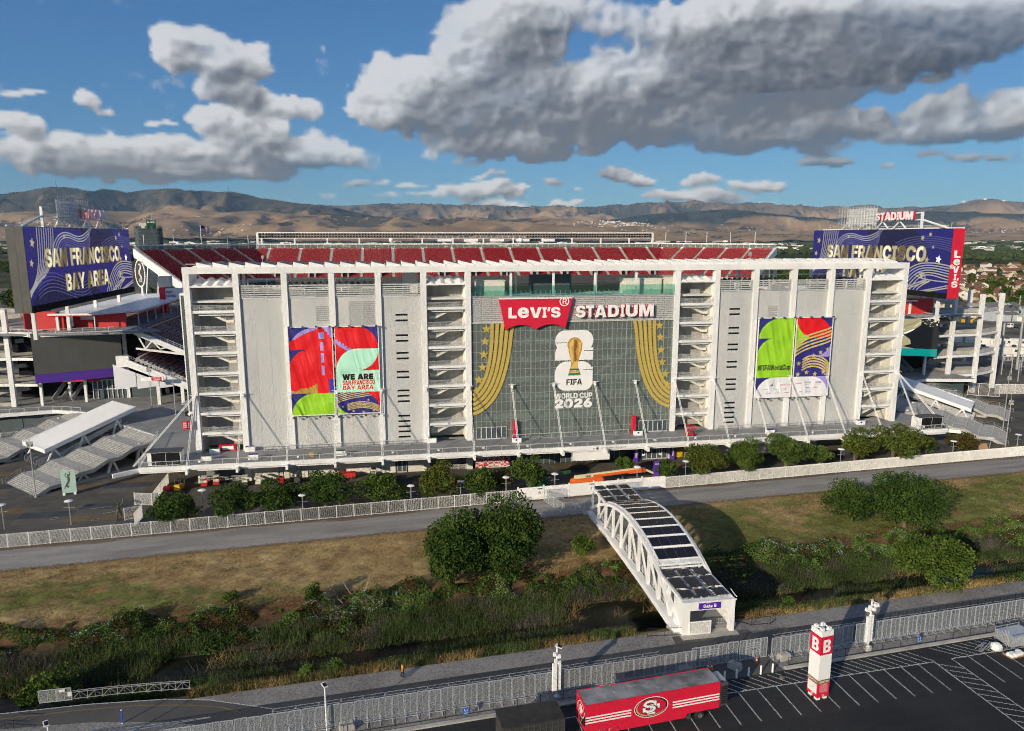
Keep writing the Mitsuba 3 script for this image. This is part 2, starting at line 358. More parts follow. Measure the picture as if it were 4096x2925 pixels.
def fn_gravel(p, n, uv):
    a, b = AB(p)
    g = tfbm(a * 0.12, b * 0.7, 0, 4); f = tnoise(p.x * 9, p.y * 9, 0); f2 = tnoise(p.x * 3.1, p.y * 3.1, 5)
    c = mix((0.235, 0.225, 0.215), (0.37, 0.355, 0.34), dr.clip(g * 1.6 - 0.3 + (f - .5) * 0.35 + (f2 - .5) * .25, 0, 1))
    edge = tstep(117.8, 116.9, b + (f2 - .5) * 0.9) * 0.55 + tstep(124.6, 125.6, b + (g - .5) * 3.0) * 0.8
    return mix(c, (0.10, 0.062, 0.038), edge)
dull('path_gravel', P(fn_gravel))
def fn_gravel2(p, n, uv):
    g = tfbm(p.x * 0.3, p.y * 0.3, 0, 4); f = tnoise(p.x * 7, p.y * 7, 0); f2 = tnoise(p.x * 17, p.y * 17, 2)
    return mix((0.16, 0.155, 0.15), (0.37, 0.36, 0.345), dr.clip(g * 0.7 + (f - .5) * 0.7 + (f2 - .5) * .5 + .1, 0, 1))
dull('gravel_grey', P(fn_gravel2))
def fn_asph(c0, c1):
    def fn(p, n, uv):
        a, b = AB(p)
        g = tfbm(p.x * 0.15, p.y * 0.15, 0, 5); f = tnoise(p.x * 8, p.y * 8, 0); st = tfbm(a * 0.08, b * 1.3, 4.0, 4)
        return mix(c0, c1, dr.clip(g * 0.9 + (f - .5) * 0.35 + (st - .5) * 0.6, 0, 1))
    return P(fn)
mat('asphalt_lot', fn_asph((0.016, 0.017, 0.019), (0.034, 0.035, 0.038)), 0.8, spec=0.3)
mat('asphalt_path', fn_asph((0.070, 0.070, 0.070), (0.115, 0.114, 0.112)), 0.85, spec=0.2)
def fn_line(p, n, uv):
    w = tfbm(p.x * 5, p.y * 5, 0, 3)
    return mix((0.60, 0.60, 0.59), (0.22, 0.22, 0.22), tstep(0.55, 0.78, w))
dull('road_paint', P(fn_line))
dull('road_yellow', (0.30, 0.19, 0.05))
def fn_plaza(p, n, uv):
    # pavement of large slabs in bands of grey, tan and blue grey
    u = (p.x + 63.76) * 0.98634 + (p.y - 140.4) * 0.16472
    v = -(p.x + 63.76) * 0.16472 + (p.y - 140.4) * 0.98634
    r = cell_rand(u * 0.11, v * 0.34, 3)
    c = mix((0.105, 0.100, 0.092), (0.150, 0.143, 0.130), r)
    c = dr.select(r > 0.84, mi.Color3f(0.17, 0.135, 0.09), c)
    c = dr.select(r < 0.12, mi.Color3f(0.085, 0.09, 0.105), c)
    g = tfbm(p.x * 0.5, p.y * 0.5, 0, 4)
    j = dr.minimum(dr.abs(u * 0.55 - dr.round(u * 0.55)), dr.abs(v * 0.68 - dr.round(v * 0.68)))
    return c * (0.75 + 0.5 * g) * dr.select(j < 0.03, 0.78, 1.0)
dull('plaza_paving', P(fn_plaza))

def grid(F, a0, a1, da, b0, b1, db, zf):
    A = np.arange(a0, a1 + da * .5, da); B = np.arange(b0, b1 + db * .5, db)
    X, Y = np.meshgrid(A, B, indexing='ij')
    Z = zf(X, Y)
    v = np.stack([X, Y, Z], -1).reshape(-1, 3); nb = len(B)
    i, j = np.meshgrid(np.arange(len(A) - 1), np.arange(nb - 1), indexing='ij')
    k = (i * nb + j).reshape(-1)
    f = np.vstack([np.stack([k, k + nb, k + nb + 1], 1), np.stack([k, k + nb + 1, k + 1], 1)])
    return (F(v), f)

# the ground as one sheet: plain on both sides, the creek bed between them
m = MB(FC)
E = 26000.0
for (a0, a1, b0, b1) in ((-E, E, -2000, 77.1), (-E, E, 117.0, E)):
    m.quad((a0, b0, -.03), (a1, b0, -.03), (a1, b1, -.03), (a0, b1, -.03))
for (a0, a1) in ((-E, -160), (320, E)):
    A_ = [77.1, 83.6, 91.0, 97.2, 117.0]
    for b0, b1 in zip(A_[:-1], A_[1:]):
        m.quad((a0, b0, bank_z(b0)), (a1, b0, bank_z(b0)), (a1, b1, bank_z(b1)), (a0, b1, bank_z(b1)))
structure('ground', m, 'plain_ground')
def bank_h(a, b):
    p = np.stack([a * 0.5, b * 0.5, 0 * a], -1)
    w = np.clip(np.minimum(b - 77.5, 116.3 - b) / 3, 0, 1)
    return bank_z(b) + w * ((meshkit.fbm(p, 4, 3) - .5) * 0.5 + (meshkit.fbm(p * 5, 2, 8) - .5) * 0.22)
structure('creek_bank', grid(FC, -160, 320, 0.6, 77.0, 117.4, 0.4, bank_h), 'bank_grass', smooth=True)
scene['water_bump'] = {'type': 'bumpmap', 't': P(lambda p, n, uv: tfbm(p.x * 1.2, p.y * 1.2, 0, 3) * 0.05, 0.05), 'scale': 1.0, 'b': scene['water']['b']}
structure('creek_water', MB(FC).quad((-160, 82, -3.62), (320, 82, -3.62), (320, 94, -3.62), (-160, 94, -3.62)), 'water_bump')
structure('gravel_path', MB(FC).quad((-160, 116.9, -0.012), (320, 116.9, -0.012), (320, 126.6, -0.012), (-160, 126.6, -0.012)), 'path_gravel')
# the plaza between the fence and the stadium
m = MB(FC); m.quad((-160, 126.6, -0.008), (330, 126.6, -0.008), (330, 330, -0.008), (-160, 330, -0.008))
structure('plaza_pavement', m, 'plaza_paving')
# near side: gravel verge, asphalt trail, fence strip, kerb, parking lot
structure('gravel_verge', MB(FC).quad((-120, 60, -0.016), (180, 60, -0.016), (180, 77.25, -0.016), (-120, 77.25, -0.016)), 'gravel_grey')
m = MB(FC)
m.quad((-13.5, 69.4, -0.012), (180, 69.4, -0.012), (180, 74.3, -0.012), (-13.5, 74.3, -0.012))
trail = [(-90, 80.9), (-36, 79.4), (-27.3, 78.95), (-19.5, 77.9), (-14.8, 76.6), (-9.8, 74.25), (-9.0, 69.6), (-13.5, 69.4), (-13.5, 71.8), (-19, 73.9), (-26, 75.6), (-36, 76.8), (-90, 78.2)]
m2 = MB(FC); m2.prism(Polygon(trail), -0.006, -0.004)
structure('trail', m, 'asphalt_path'); structure('trail_bend', m2, 'asphalt_path')
structure('trail_crossing', MB(FC).quad((38.4, 69.4, -0.004), (51.2, 69.4, -0.004), (49.8, 75.2, -0.004), (39.6, 75.9, -0.004)), 'asphalt_path')
m = MB(FC)
def stripe(m, p, q, w=0.1, z=0.0):
    p, q = np.array(p, float), np.array(q, float); t = (q - p) / np.linalg.norm(q - p); s = np.array([-t[1], t[0]]) * w / 2
    m.quad((*(p - s), z), (*(q - s), z), (*(q + s), z), (*(p + s), z))
def dbl(m, a0, a1):
    stripe(m, (a0, 73.25), (a1, 73.25), 0.11, 0.0); stripe(m, (a0, 72.75), (a1, 72.75), 0.11, 0.0)
    x = a0
    while x <= a1 + .01:
        stripe(m, (x, 72.8), (x + 0.12, 73.2), 0.12, 0.0); x += 2.35
dbl(m, -8.0, 36.6); dbl(m, 52.2, 150); 
for p, q in zip([(-90, 80.9), (-36, 79.4), (-27.3, 78.9), (-19.5, 77.85), (-14.8, 76.55), (-9.8, 74.2)], [(-36, 79.4), (-27.3, 78.9), (-19.5, 77.85), (-14.8, 76.55), (-9.8, 74.2), (-8.0, 73.3)]):
    stripe(m, p, q, 0.12, 0.002)
stripe(m, (-22.4, 73.7), (-14.2, 73.5), 0.1, 0.002); stripe(m, (-22.4, 73.2), (-14.2, 73.4), 0.1, 0.002)
structure('trail_markings', m, 'road_paint')
m = MB(FC)
Y_ = [(-90, 79.9), (-35.4, 78.4), (-28.2, 78.05), (-21.9, 77.4), (-16.6, 76.1), (-13.3, 74.9), (-11.5, 73.7)]
for p, q in zip(Y_[:-1], Y_[1:]): stripe(m, p, q, 0.1, 0.002)
structure('trail_centre_line', m, 'road_yellow')
m = MB(FC); m.quad((-120, 20, -0.012), (180, 20, -0.012), (180, 66.3, -0.012), (-120, 66.3, -0.012))
structure('parking_lot', m, 'asphalt_lot')
# asphalt apron in front of the bollards where the kerb is open
structure('lot_apron', MB(FC).quad((38.4, 66.25, -0.008), (49.0, 66.25, -0.008), (49.0, 69.5, -0.008), (38.4, 69.5, -0.008)), 'asphalt_path')
for a0, a1 in ((-120, 38.6), (49.3, 180)):
    m = MB(FC); m.box(a0, a1, 66.25, 66.75, -0.1, 0.14); structure('kerb', m, 'concrete')
m = MB(FC)
stripe(m, (20.8, 64.35), (67.25, 63.45), 0.12, -0.006); stripe(m, (69.76, 63.5), (180, 62.4), 0.12, -0.006)
for i in range(0, 21):
    a = 65.0 - 2.335 * i
    b = 64.35 - (a - 20.8) * 0.0194
    stripe(m, (a, b), (a - 0.28, b - 5.0), 0.1, -0.006)
for i in range(-3, 28):
    a = 36.5 + 1.12 * i
    b0 = 66.0; b1 = 64.35 - (a + 1.9 - 20.8) * 0.0194
    if a + 1.9 < 67.2 + 1: stripe(m, (a, b0), (a + 1.85, b1), 0.09, -0.006)
for i in range(0, 26):
    a = 69.0 + 1.12 * i; stripe(m, (a, 66.0), (a + 2.6, 63.3), 0.09, -0.006)
stripe(m, (67.25, 63.45), (66.2, 40.0), 0.12, -0.006); stripe(m, (69.76, 63.5), (69.2, 40.0), 0.12, -0.006)
for i in range(18):
    b = 63.0 - 1.15 * i; stripe(m, (67.25 - .04 * i, b), (69.68 - .02 * i, b - 1.55), 0.09, -0.006)
for i in range(1, 20):
    a = 69.76 + 2.38 * i; stripe(m, (a, 63.45 - .01 * i), (a - 0.3, 58.2), 0.1, -0.006)
structure('lot_markings', m, 'road_paint')

# ------------------------------------------------------------------ plants on the banks
def facing_quads(c, size, r, up=0.0, aspect=0.7):
    """small leaf-sized faces at the points c, turned at random"""
    n = len(c)
    nn = r.normal(size=(n, 3)); nn[:, 2] += up; nn /= np.linalg.norm(nn, axis=1, keepdims=True)
    t = np.cross(nn, r.normal(size=(n, 3))); t /= np.linalg.norm(t, axis=1, keepdims=True)
    b = np.cross(nn, t)
    s = (np.broadcast_to(size, (n,)) * r.uniform(0.65, 1.35, n))[:, None] / 2
    v = np.stack([c - t * s, c - b * s * aspect, c + t * s, c + b * s * aspect], 1).reshape(-1, 3)
    k = np.arange(n)[:, None] * 4
    f = np.vstack([k + [0, 1, 2], k + [0, 2, 3]])
    return v, f

def blades(base, h, w, r, lean=0.35):
    n = len(base)
    d = r.normal(size=(n, 3)) * lean; d[:, 2] = 1; d /= np.linalg.norm(d, axis=1, keepdims=True)
    side = r.normal(size=(n, 3)); side[:, 2] = 0; side /= np.linalg.norm(side, axis=1, keepdims=True)
    s = side * (np.broadcast_to(w, (n,)))[:, None] / 2
    tip = base + d * np.broadcast_to(h, (n,))[:, None]
    v = np.stack([base - s, base + s, tip], 1).reshape(-1, 3)
    return v, np.arange(3 * n).reshape(-1, 3)

def stuff(name, label, vf, bsdf, F=FC):
    m = MB(F)
    for v, f in vf: m.raw(v, f)
    k = thing(name, label, 'plants', kind='stuff'); put(k, m, bsdf)

r = np.random.default_rng(11)
def spots(n, b0, b1, a0=-62, a1=150): return r.uniform(a0, a1, n), r.uniform(b0, b1, n)
def mound(a, b): return meshkit.fbm(np.stack([a * 0.28, b * 0.42, 0 * a], -1), 3, 17)
# leafy weeds spilling over the far bank
def weed_h(a, b):
    e = meshkit.fbm(np.stack([a * .12, 0 * a + 3, 0 * a], -1), 4, 23) - .5
    top = 99.0 + e * 7.0; low = 92.4 + (meshkit.fbm(np.stack([a * .2, 0 * a + 8, 0 * a], -1), 3, 29) - .5) * 4
    m = mound(a, b); h = np.clip((m - 0.33) * 4.6, 0, 2.1) * (.45 + 1.1 * meshkit.fbm(np.stack([a * 1.1, b * 1.1, 0 * a], -1), 2, 31))
    return h * np.clip(np.minimum((b - low) / 1.2, (top - b) / 1.2), 0, 1)
a, b = spots(230000, 91.0, 102.5); h = weed_h(a, b); keep = h > 0.12; a, b, h = a[keep], b[keep], h[keep]
z = bank_z(b) + h * r.uniform(0.1, 1.0, len(a)) ** 0.5
c3 = np.stack([a, b, z], 1); tone = meshkit.fbm(np.stack([a * .45, b * .6, 0 * a], -1), 3, 35) + r.normal(size=len(a)) * .05
for nm, lb, sel, mt in (('bright_weeds', 'bright green leafy weeds in patches along the far bank', tone > .46, 'bush_green'), ('dull_weeds', 'dull dark green weeds in patches along the far bank', (tone <= .46) & (tone > .35), 'leaf_dark'), ('dry_weeds', 'brownish dying weeds in patches along the far bank', tone <= .35, 'leaf_rust')):
    stuff(nm, lb, [facing_quads(c3[sel], 0.24, r, 0.5)], mt)
# white umbels
a, b = spots(2600, 94.0, 100.5); hh = weed_h(a, b)
kk = (hh > 0.4) & (meshkit.fbm(np.stack([a * .13, b * .2, 0 * a], -1), 3, 44) > 0.50); a, b, hh = a[kk], b[kk], hh[kk]
c = np.repeat(np.stack([a, b, bank_z(b) + hh * 1.08], 1), 10, 0) + r.normal(size=(len(a) * 10, 3)) * [0.28, 0.28, 0.10]
stuff('white_flowers', 'white flower heads among the green weeds on the far bank', [facing_quads(c, 0.12, r, 2.5)], 'flower_white')
# reeds along the water, in clumps of uneven height
def reed_set(n, b0, b1, thr, s1, hmax):
    a, b = spots(n, b0, b1); dn = meshkit.fbm(np.stack([a * .16, b * .35, 0 * a], -1), 4, s1)
    k_ = (dn > thr) & ~((a > 30) & (a < 43.5) & (b > 79) & (b < 92.6)) & ~((a > 84) & (a < 100) & (b < 90)); a, b, dn = a[k_], b[k_], dn[k_]
    return np.stack([a, b, np.maximum(bank_z(b), -3.9)], 1), r.uniform(.45, 1, len(a)) * np.clip((dn - thr) * 9 + .5, .5, 1) * hmax
p1, h1 = reed_set(95000, 88.2, 94.4, .37, 51, 2.3); p2, h2 = reed_set(42000, 82.3, 86.2, .42, 52, 2.3)
p_, h_ = np.vstack([p1, p2]), np.concatenate([h1, h2])
hue = meshkit.fbm(np.stack([p_[:, 0] * .3, p_[:, 1] * .5, 0 * h_], -1), 3, 53) + r.normal(size=len(h_)) * .06
stuff('reeds', 'tall dull green reeds standing along the creek water', [blades(p_[hue <= .60], h_[hue <= .60], 0.075, r, 0.34)], 'reed')
stuff('grey_reeds', 'greyish seeding reeds mixed in along the creek', [blades(p_[hue > .60], h_[hue > .60], 0.06, r, 0.40)], 'grey_reed')
a, b = spots(15000, 88.0, 94.2); k3 = meshkit.fbm(np.stack([a * .2, b * .3, 0 * a], -1), 3, 58) > 0.5; a, b = a[k3], b[k3]
stuff('dead_reeds', 'bleached fallen reed stalks at the water line', [blades(np.stack([a, b, np.maximum(bank_z(b), -3.7)], 1), r.uniform(0.9, 2.0, len(a)), 0.05, r, 1.0)], 'dry_blade')
# tall grass on the near bank
a, b = spots(95000, 77.3, 83.4); g = meshkit.fbm(np.stack([a * .16, b * .5, 0 * a], -1), 3, 61)
on = ~((a > 35.5) & (a < 51) & (b < 90)) & ~((a < -17) & (b < 81.4))
dry = on & (g > 0.36) & (r.uniform(size=len(a)) < np.interp(b, [77, 80, 83], [1, .9, .3]))
stuff('dry_grass', 'straw coloured tall grass beside the trail', [blades(np.stack([a, b, bank_z(b) - .05], 1)[dry], r.uniform(0.35, 1.25, dry.sum()), 0.065, r, 0.35)], 'dry_blade')
grn = on & (g < 0.47)
stuff('green_grass', 'dark green tall grass on the near bank', [blades(np.stack([a, b, bank_z(b) - .05], 1)[grn], r.uniform(0.5, 1.5, grn.sum()), 0.08, r, 0.35)], 'reed')
a, b = spots(60000, 77.6, 84.0); hm = np.clip((meshkit.fbm(np.stack([a * .35, b * .5, 0 * a], -1), 4, 66) - 0.56) * 6.5, 0, 1.4)
on = (hm > 0.1) & ~((a > 34) & (a < 51.5)) & ~((a < -17) & (b < 81.6)); a, b, hm = a[on], b[on], hm[on]
stuff('creek_bushes', 'low rounded bushes on the near bank', [facing_quads(np.stack([a, b, bank_z(b) + hm * r.uniform(.1, 1, len(a)) ** .5], 1), 0.22, r, 0.5)], 'bush_green')
# short dry tufts over the grass slope
a, b = spots(90000, 98.6, 117.7, -58, 150); ke = (b < 116.7) | (meshkit.fbm(np.stack([a * .5, b * .5, 0 * a], -1), 3, 88) > .5); a, b = a[ke], b[ke]
stuff('grass_tufts', 'short dry tufts covering the grass slope', [blades(np.stack([a, b, bank_z(b) - .03], 1), r.uniform(0.10, 0.30, len(a)), 0.09, r, 0.8)], 'dry_tuft')
ca, cb = spots(420, 98.8, 116, -58, 150); ck = meshkit.fbm(np.stack([ca * .07, cb * .15, 0 * ca], -1), 3, 91) > .47; ca, cb = ca[ck], cb[ck]
c = np.repeat(np.stack([ca, cb, bank_z(cb) + .12], 1), 34, 0) + r.normal(size=(len(ca) * 34, 3)) * [.32, .3, .09]
stuff('slope_weeds', 'small green weed clumps dotted over the dry grass slope', [facing_quads(c[::2], .16, r, .8)], 'leaf_new')
stuff('slope_thatch', 'small brown clumps of dead growth on the dry grass slope', [facing_quads(c[1::2] + [1.3, .6, 0], .15, r, .8)], 'leaf_rust')
RL= [(-10542, 700), (-9390, 787), (-8632, 771), (-8172, 808), (-7633, 874), (-7330, 873), (-6995, 814), (-6733, 769), (-6351, 798), (-5816, 842), (-5589, 834), (-5291, 760), (-4833, 781), (-4607, 766), (-4231, 692), (-3778, 632), (-3324, 579), (-2719, 481), (-2189, 353), (-1657, 240), (-1047, 127)]
RR= [(-7575, 704), (-6381, 761), (-5189, 818), (-4474, 852), (-3640, 920), (-2809, 907), (-2097, 872), (-1027, 870), (160, 846), (1349, 821), (2181, 855), (3130, 900), (3604, 957), (4079, 933), (4790, 990), (5505, 920), (6695, 883), (7888, 824), (8484, 800), (9074, 857), (9792, 798), (10860, 820), (11570, 854), (12033, 969), (12621, 1015), (13103, 956), (13513, 909), (15018, 849)]
RM= [(119, 128), (1007, 267), (1893, 370), (2775, 499), (3483, 524), (4100, 567), (4810, 523), (5434, 461), (6149, 382), (6764, 442), (7466, 519), (8173, 536), (8971, 517), (10073, 481), (11185, 514)]
RF= [(-8165, 331), (-6942, 341), (-6447, 388), (-6024, 352), (-5531, 399), (-4924, 363), (-4369, 433), (-3886, 361), (-3395, 396), (-2972, 336), (-2543, 359), (-2056, 311), (-1567, 322), (-1140, 286), (-589, 309), (-101, 272), (388, 296), (938, 259), (1489, 246), (1980, 198), (2840, 148), (4069, 111), (7138, 95)]
# ------------------------------------------------------------------ hills, plain, far town   (lists: x and crest height of each range, metres)
def crest(L_, x):
    a = np.array(L_, float); return np.interp(x, a[:, 0], a[:, 1])
def range_h(L_, Y, x, y, width, sx, seed, spur):
    """one range of hills: crest along y = Y, spurs and gullies running down its near side"""
    wx = x + (meshkit.fbm(np.stack([x / 900, y / 900, 0 * x], -1), 3, seed) - .5) * 500
    rid = 1 - np.abs(2 * meshkit.fbm(np.stack([wx / sx, y / (sx * 1.9), 0 * x + 4], -1), 6, seed + 3) - 1)
    t = (Y - y) / width
    h = crest(L_, wx * 0 + x)
    down = np.clip(t, 0, 1)
    prof = 1 - down ** (0.85 + 0 * down)
    prof = prof + 1.5 * spur * (rid - 0.80) * np.clip(down * 5, 0, 1) * np.clip((1.1 - down) * 2.0, 0, 1)
    back = np.clip(1 + t / 0.35, 0, 1)
    hh = h * np.where(t >= 0, np.clip(prof, 0, 1), back)
    bump = (meshkit.fbm(np.stack([x / 300, y / 300, 0 * x], -1), 4, seed + 9) - .5) * 0.10 * h
    return hh + bump * np.clip(hh / 60, 0, 1), rid
xs = np.concatenate([np.arange(-11500, 9001, 42.0), np.arange(9050, 15600, 90)])
ys = np.arange(6400, 20600, 62.0)
X, Y = np.meshgrid(xs, ys, indexing='ij')
H = np.zeros_like(X) - 5; RID = np.zeros_like(X); CLOUD_SHADE = np.zeros_like(X)
for L_, Y0, w_, sx, seed, sp, shade_amt in ((RF, 10000, 3300, 900, 31, 0.75, 0.0), (RL, 12500, 3400, 1200, 41, 1.0, 0.85), (RM, 14500, 4600, 1100, 55, 0.7, 1.2), (RR, 19500, 4500, 1500, 67, 0.8, 0.60)):
    h, rd = range_h(L_, Y0, X, Y, w_, sx, seed, sp)
    on = h > H
    H = np.where(on, h, H); RID = np.where(on, rd, RID)
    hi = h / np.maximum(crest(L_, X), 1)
    CLOUD_SHADE = np.where(on, shade_amt * sstep(0.30, 0.80, hi + (meshkit.fbm(np.stack([X / 1500, Y / 1500, 0 * X], -1), 3, seed + 20) - .5) * 1.3), CLOUD_SHADE)  # cloud shade painted on the upper slopes, in the colour of woodland
GUL = sstep(0.86, 0.60, RID)
v = np.stack([X, Y, H], -1).reshape(-1, 3); nb = len(ys)
i, j = np.meshgrid(np.arange(len(xs) - 1), np.arange(nb - 1), indexing='ij'); k = (i * nb + j).reshape(-1)
f = np.vstack([np.stack([k, k + nb, k + nb + 1], 1), np.stack([k, k + nb + 1, k + 1], 1)])
hv = v[:, 2]; f = f[(hv[f] > -4.5).any(1)]
used = np.unique(f); re_ = np.full(len(v), -1); re_[used] = np.arange(len(used))
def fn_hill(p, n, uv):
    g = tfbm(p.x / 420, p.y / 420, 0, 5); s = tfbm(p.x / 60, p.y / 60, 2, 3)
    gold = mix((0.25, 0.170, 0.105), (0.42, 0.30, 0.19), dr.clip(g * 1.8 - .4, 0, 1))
    scrub_shade = mix((0.016, 0.026, 0.026), (0.038, 0.048, 0.044), s)  # gully shrub colour; its dark blue also serves the painted cloud shade
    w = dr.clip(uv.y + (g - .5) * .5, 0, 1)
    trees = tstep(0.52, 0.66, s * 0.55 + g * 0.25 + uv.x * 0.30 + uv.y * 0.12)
    c = mix(gold, mix(scrub_shade, (0.070, 0.070, 0.065), 0.3), w)  # upper slopes darkened and blued in the colour to stand for cloud shadow
    return mix(c, scrub_shade, trees * 0.85)
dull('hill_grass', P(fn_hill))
structure('hills', (v[used], re_[f]), 'hill_grass', smooth=True, uv=np.stack([GUL.reshape(-1), CLOUD_SHADE.reshape(-1)], 1)[used])

# trees and buildings of the far plain
def blob_trees(cen, rad, hgt, r, sub=1):
    base = trimesh.creation.icosphere(sub, 1.0); bv, bf = np.array(base.vertices), np.array(base.faces)
    n = len(cen)
    v = bv[None] * (1 + r.uniform(-.28, .28, (n, len(bv), 1)))
    v = v * np.stack([rad, rad * r.uniform(.8, 1.2, n), hgt / 2], 1)[:, None] + cen[:, None] + np.stack([0 * hgt, 0 * hgt, hgt * 0.5], 1)[:, None]
    return v.reshape(-1, 3), (bf[None] + np.arange(n)[:, None, None] * len(bv)).reshape(-1, 3)
r = np.random.default_rng(5)
def wedge(n, d0, d1, t0=-0.80, t1=0.80, pw=1.0):
    d = 1 / (1 / d1 + (1 / d0 - 1 / d1) * r.uniform(0, 1, n) ** pw); t = r.uniform(t0, t1, n)
    return d * t, d
dull('far_trees', P(lambda p, n, uv: mix((0.026, 0.044, 0.018), (0.085, 0.105, 0.045), tfbm(p.x / 25, p.y / 25, p.z / 10, 3))))
x, y = wedge(5200, 1500, 9500)
patch = meshkit.fbm(np.stack([x / 500, y / 900, 0 * x], -1), 3, 90)
kk = patch > 0.45; x, y = x[kk], y[kk]
rad = r.uniform(8, 26, len(x)) * np.interp(y, [1500, 5000, 9500], [.55, 1, 1.6])
v_, f_ = blob_trees(np.stack([x, y, 0 * x - 1], 1), rad, r.uniform(8, 17, len(x)), r)
k = thing('far_wood', 'mass of dark green trees spread over the far plain', 'trees', kind='stuff'); put(k, (v_, f_), 'far_trees')
for name, col in (('far_wall_white', (0.70, 0.69, 0.66)), ('far_wall_cream', (0.52, 0.47, 0.40)), ('far_wall_grey', (0.34, 0.34, 0.34)), ('far_glass', (0.06, 0.08, 0.09))): mat(name, col, 0.6)
xb, yb = wedge(250, 2300, 9000)
for i in range(250):
    w, dp, h = r.uniform(35, 130), r.uniform(25, 60), r.choice([6, 8, 8, 10, 13])
    k = thing('far_building', 'pale low building standing far out on the plain', 'building', 'far pale buildings on the plain')
    m = MB(frame(xb[i], yb[i], r.uniform(-20, 20)))
    m.box(-w / 2, w / 2, -dp / 2, dp / 2, -1, h); m.box(-w * .2, w * .1, -dp * .2, dp * .2, h, h + 2.2)
    part(k, 'wall', m, ['far_wall_white', 'far_wall_white', 'far_wall_cream', 'far_wall_grey'][i % 4])
    if yb[i] < 4500:
        g = MB(m.F)
        for lv in range(int(h // 4)): g.box(-w / 2 + 1, w / 2 - 1, -dp / 2 - .12, -dp / 2 + .2, 1.2 + 3.6 * lv, 2.8 + 3.6 * lv)
        part(k, 'window', g, 'far_glass')
# hillside houses
x = r.normal(1350, 330, 200); y = r.normal(8900, 320, 200)
x2 = r.normal(-4800, 900, 220); y2 = r.normal(7700, 300, 220); x3 = r.uniform(3000, 7500, 240); y3 = r.normal(10500, 500, 240)
xa, ya = np.concatenate([x, x2, x3]), np.concatenate([y, y2, y3])
ii = np.clip(np.searchsorted(xs, xa), 1, len(xs) - 1); jj = np.clip(np.searchsorted(ys, ya), 1, len(ys) - 1)
m = MB()
for q in range(len(xa)):
    s = r.uniform(10, 20); m.obox((xa[q], ya[q], max(H[ii[q], jj[q]], 0) + 3), (s, s * .8, r.uniform(7, 11)), r.uniform(0, 90))
k = thing('hillside_village', 'many tiny pale houses scattered over the foot of the hills', 'houses', kind='stuff'); put(k, m, 'far_wall_white')
# masts on the left ridge
for x, y, h in ((-7640, 12500, 130), (-5250, 12500, 60), (-4760, 12500, 110)):
    i = np.searchsorted(xs, x); j = np.searchsorted(ys, y - 60); z = H[i, j]
    k = thing('ridge_mast', {-7640: 'tall thin radio mast on the leftmost rounded summit', -5250: 'short thin mast on the left ridge between two taller ones', -4760: 'thin tall mast right of the short one on the left ridge'}[x], 'mast')
    m = MB(); m.tube((x, y - 60, z - 10), (x, y - 60, z + h), 4.5, 5, 1.5)
    part(k, 'mast', m, 'dark_steel')
    m = MB(); m.beam((x - 12, y - 60, z + h * .7), (x + 12, y - 60, z + h * .7), 3); part(k, 'crossarm', m, 'dark_steel')
# domes on the right summit
for q, x in enumerate((11900, 12450, 12950)):
    i = np.searchsorted(xs, x); j = np.searchsorted(ys, 19480); z = H[i, j]
    k = thing('observatory_dome', ['leftmost white dome on the far right summit', 'middle white dome on the far right summit', 'rightmost white dome on the far right summit'][q], 'observatory')
    m = MB(); m.lathe([(24, -20), (24, 14), (20, 26), (11, 33), (0, 35)], (x, 19480, z), 12); part(k, 'dome', m, 'far_wall_white', smooth=40)
    m = MB(); m.box(x - 45, x + 45, 19450, 19510, z - 30, z + 8); part(k, 'base', m, 'far_wall_white')
# haze: one box of faint air round everything
scene['haze_air'] = {'type': 'homogeneous', 'albedo': rgb(0.80, 0.93, 0.99), 'sigma_t': rgb(0.72 * HAZE, HAZE, 1.45 * HAZE)}
scene['haze'] = {'type': 'cube', 'to_world': T().translate([0, 11000, 556.5]).scale([33500, 33500, 563.5]), 'bsdf': {'type': 'null'}, 'interior': {'type': 'ref', 'id': 'haze_air'}}
labels['haze'] = {'kind': 'stuff'}
# ------------------------------------------------------------------ stadium tower: the long west front
B9, CW, ZD, ZB, ZT = 9.144, 1.15, 6.4, 42.3, 43.6
UL, UR = -0.05, 17 * B9 + CW + 0.05
FULL = [0, 1, 2, 3, 4, 5, 6, 11, 12, 13, 14, 15, 16, 17]
ST = thing('stadium_tower', 'long pale stadium front of white columns, ribbed panels, stair shafts and a tall glass hall', 'stadium')
dull('joint_line', (0.35, 0.35, 0.34))
for i in FULL:
    m = MB(FS); u = i * B9
    zs = [ZD] + [ZD + 4.15 * q for q in range(1, 9)] + [ZB - .01]
    for a, b in zip(zs[:-1], zs[1:]): m.box(u, u + CW / 2 - .015, 0, 1.6, a + .015, b - .015); m.box(u + CW / 2 + .015, u + CW, 0, 1.6, a + .015, b - .015)
    m.box(u + .02, u + CW - .02, 0.03, 1.57, ZD, ZB - .02)
    part(ST, 'column', m, 'white_steel')
m = MB(FS)
for q in range(34):
    a = UL + (UR - UL) * q / 34; b = UL + (UR - UL) * (q + 1) / 34
    m.box(a + .012, b - .012, -0.02, 1.7, ZB, ZB + .63); m.box(a + .012, b - .012, -0.02, 1.7, ZB + .66, ZT)
m.box(UL + .03, UR - .03, 0.02, 1.66, ZB + .02, ZT - .02)
part(ST, 'top_beam', m, 'white_steel')
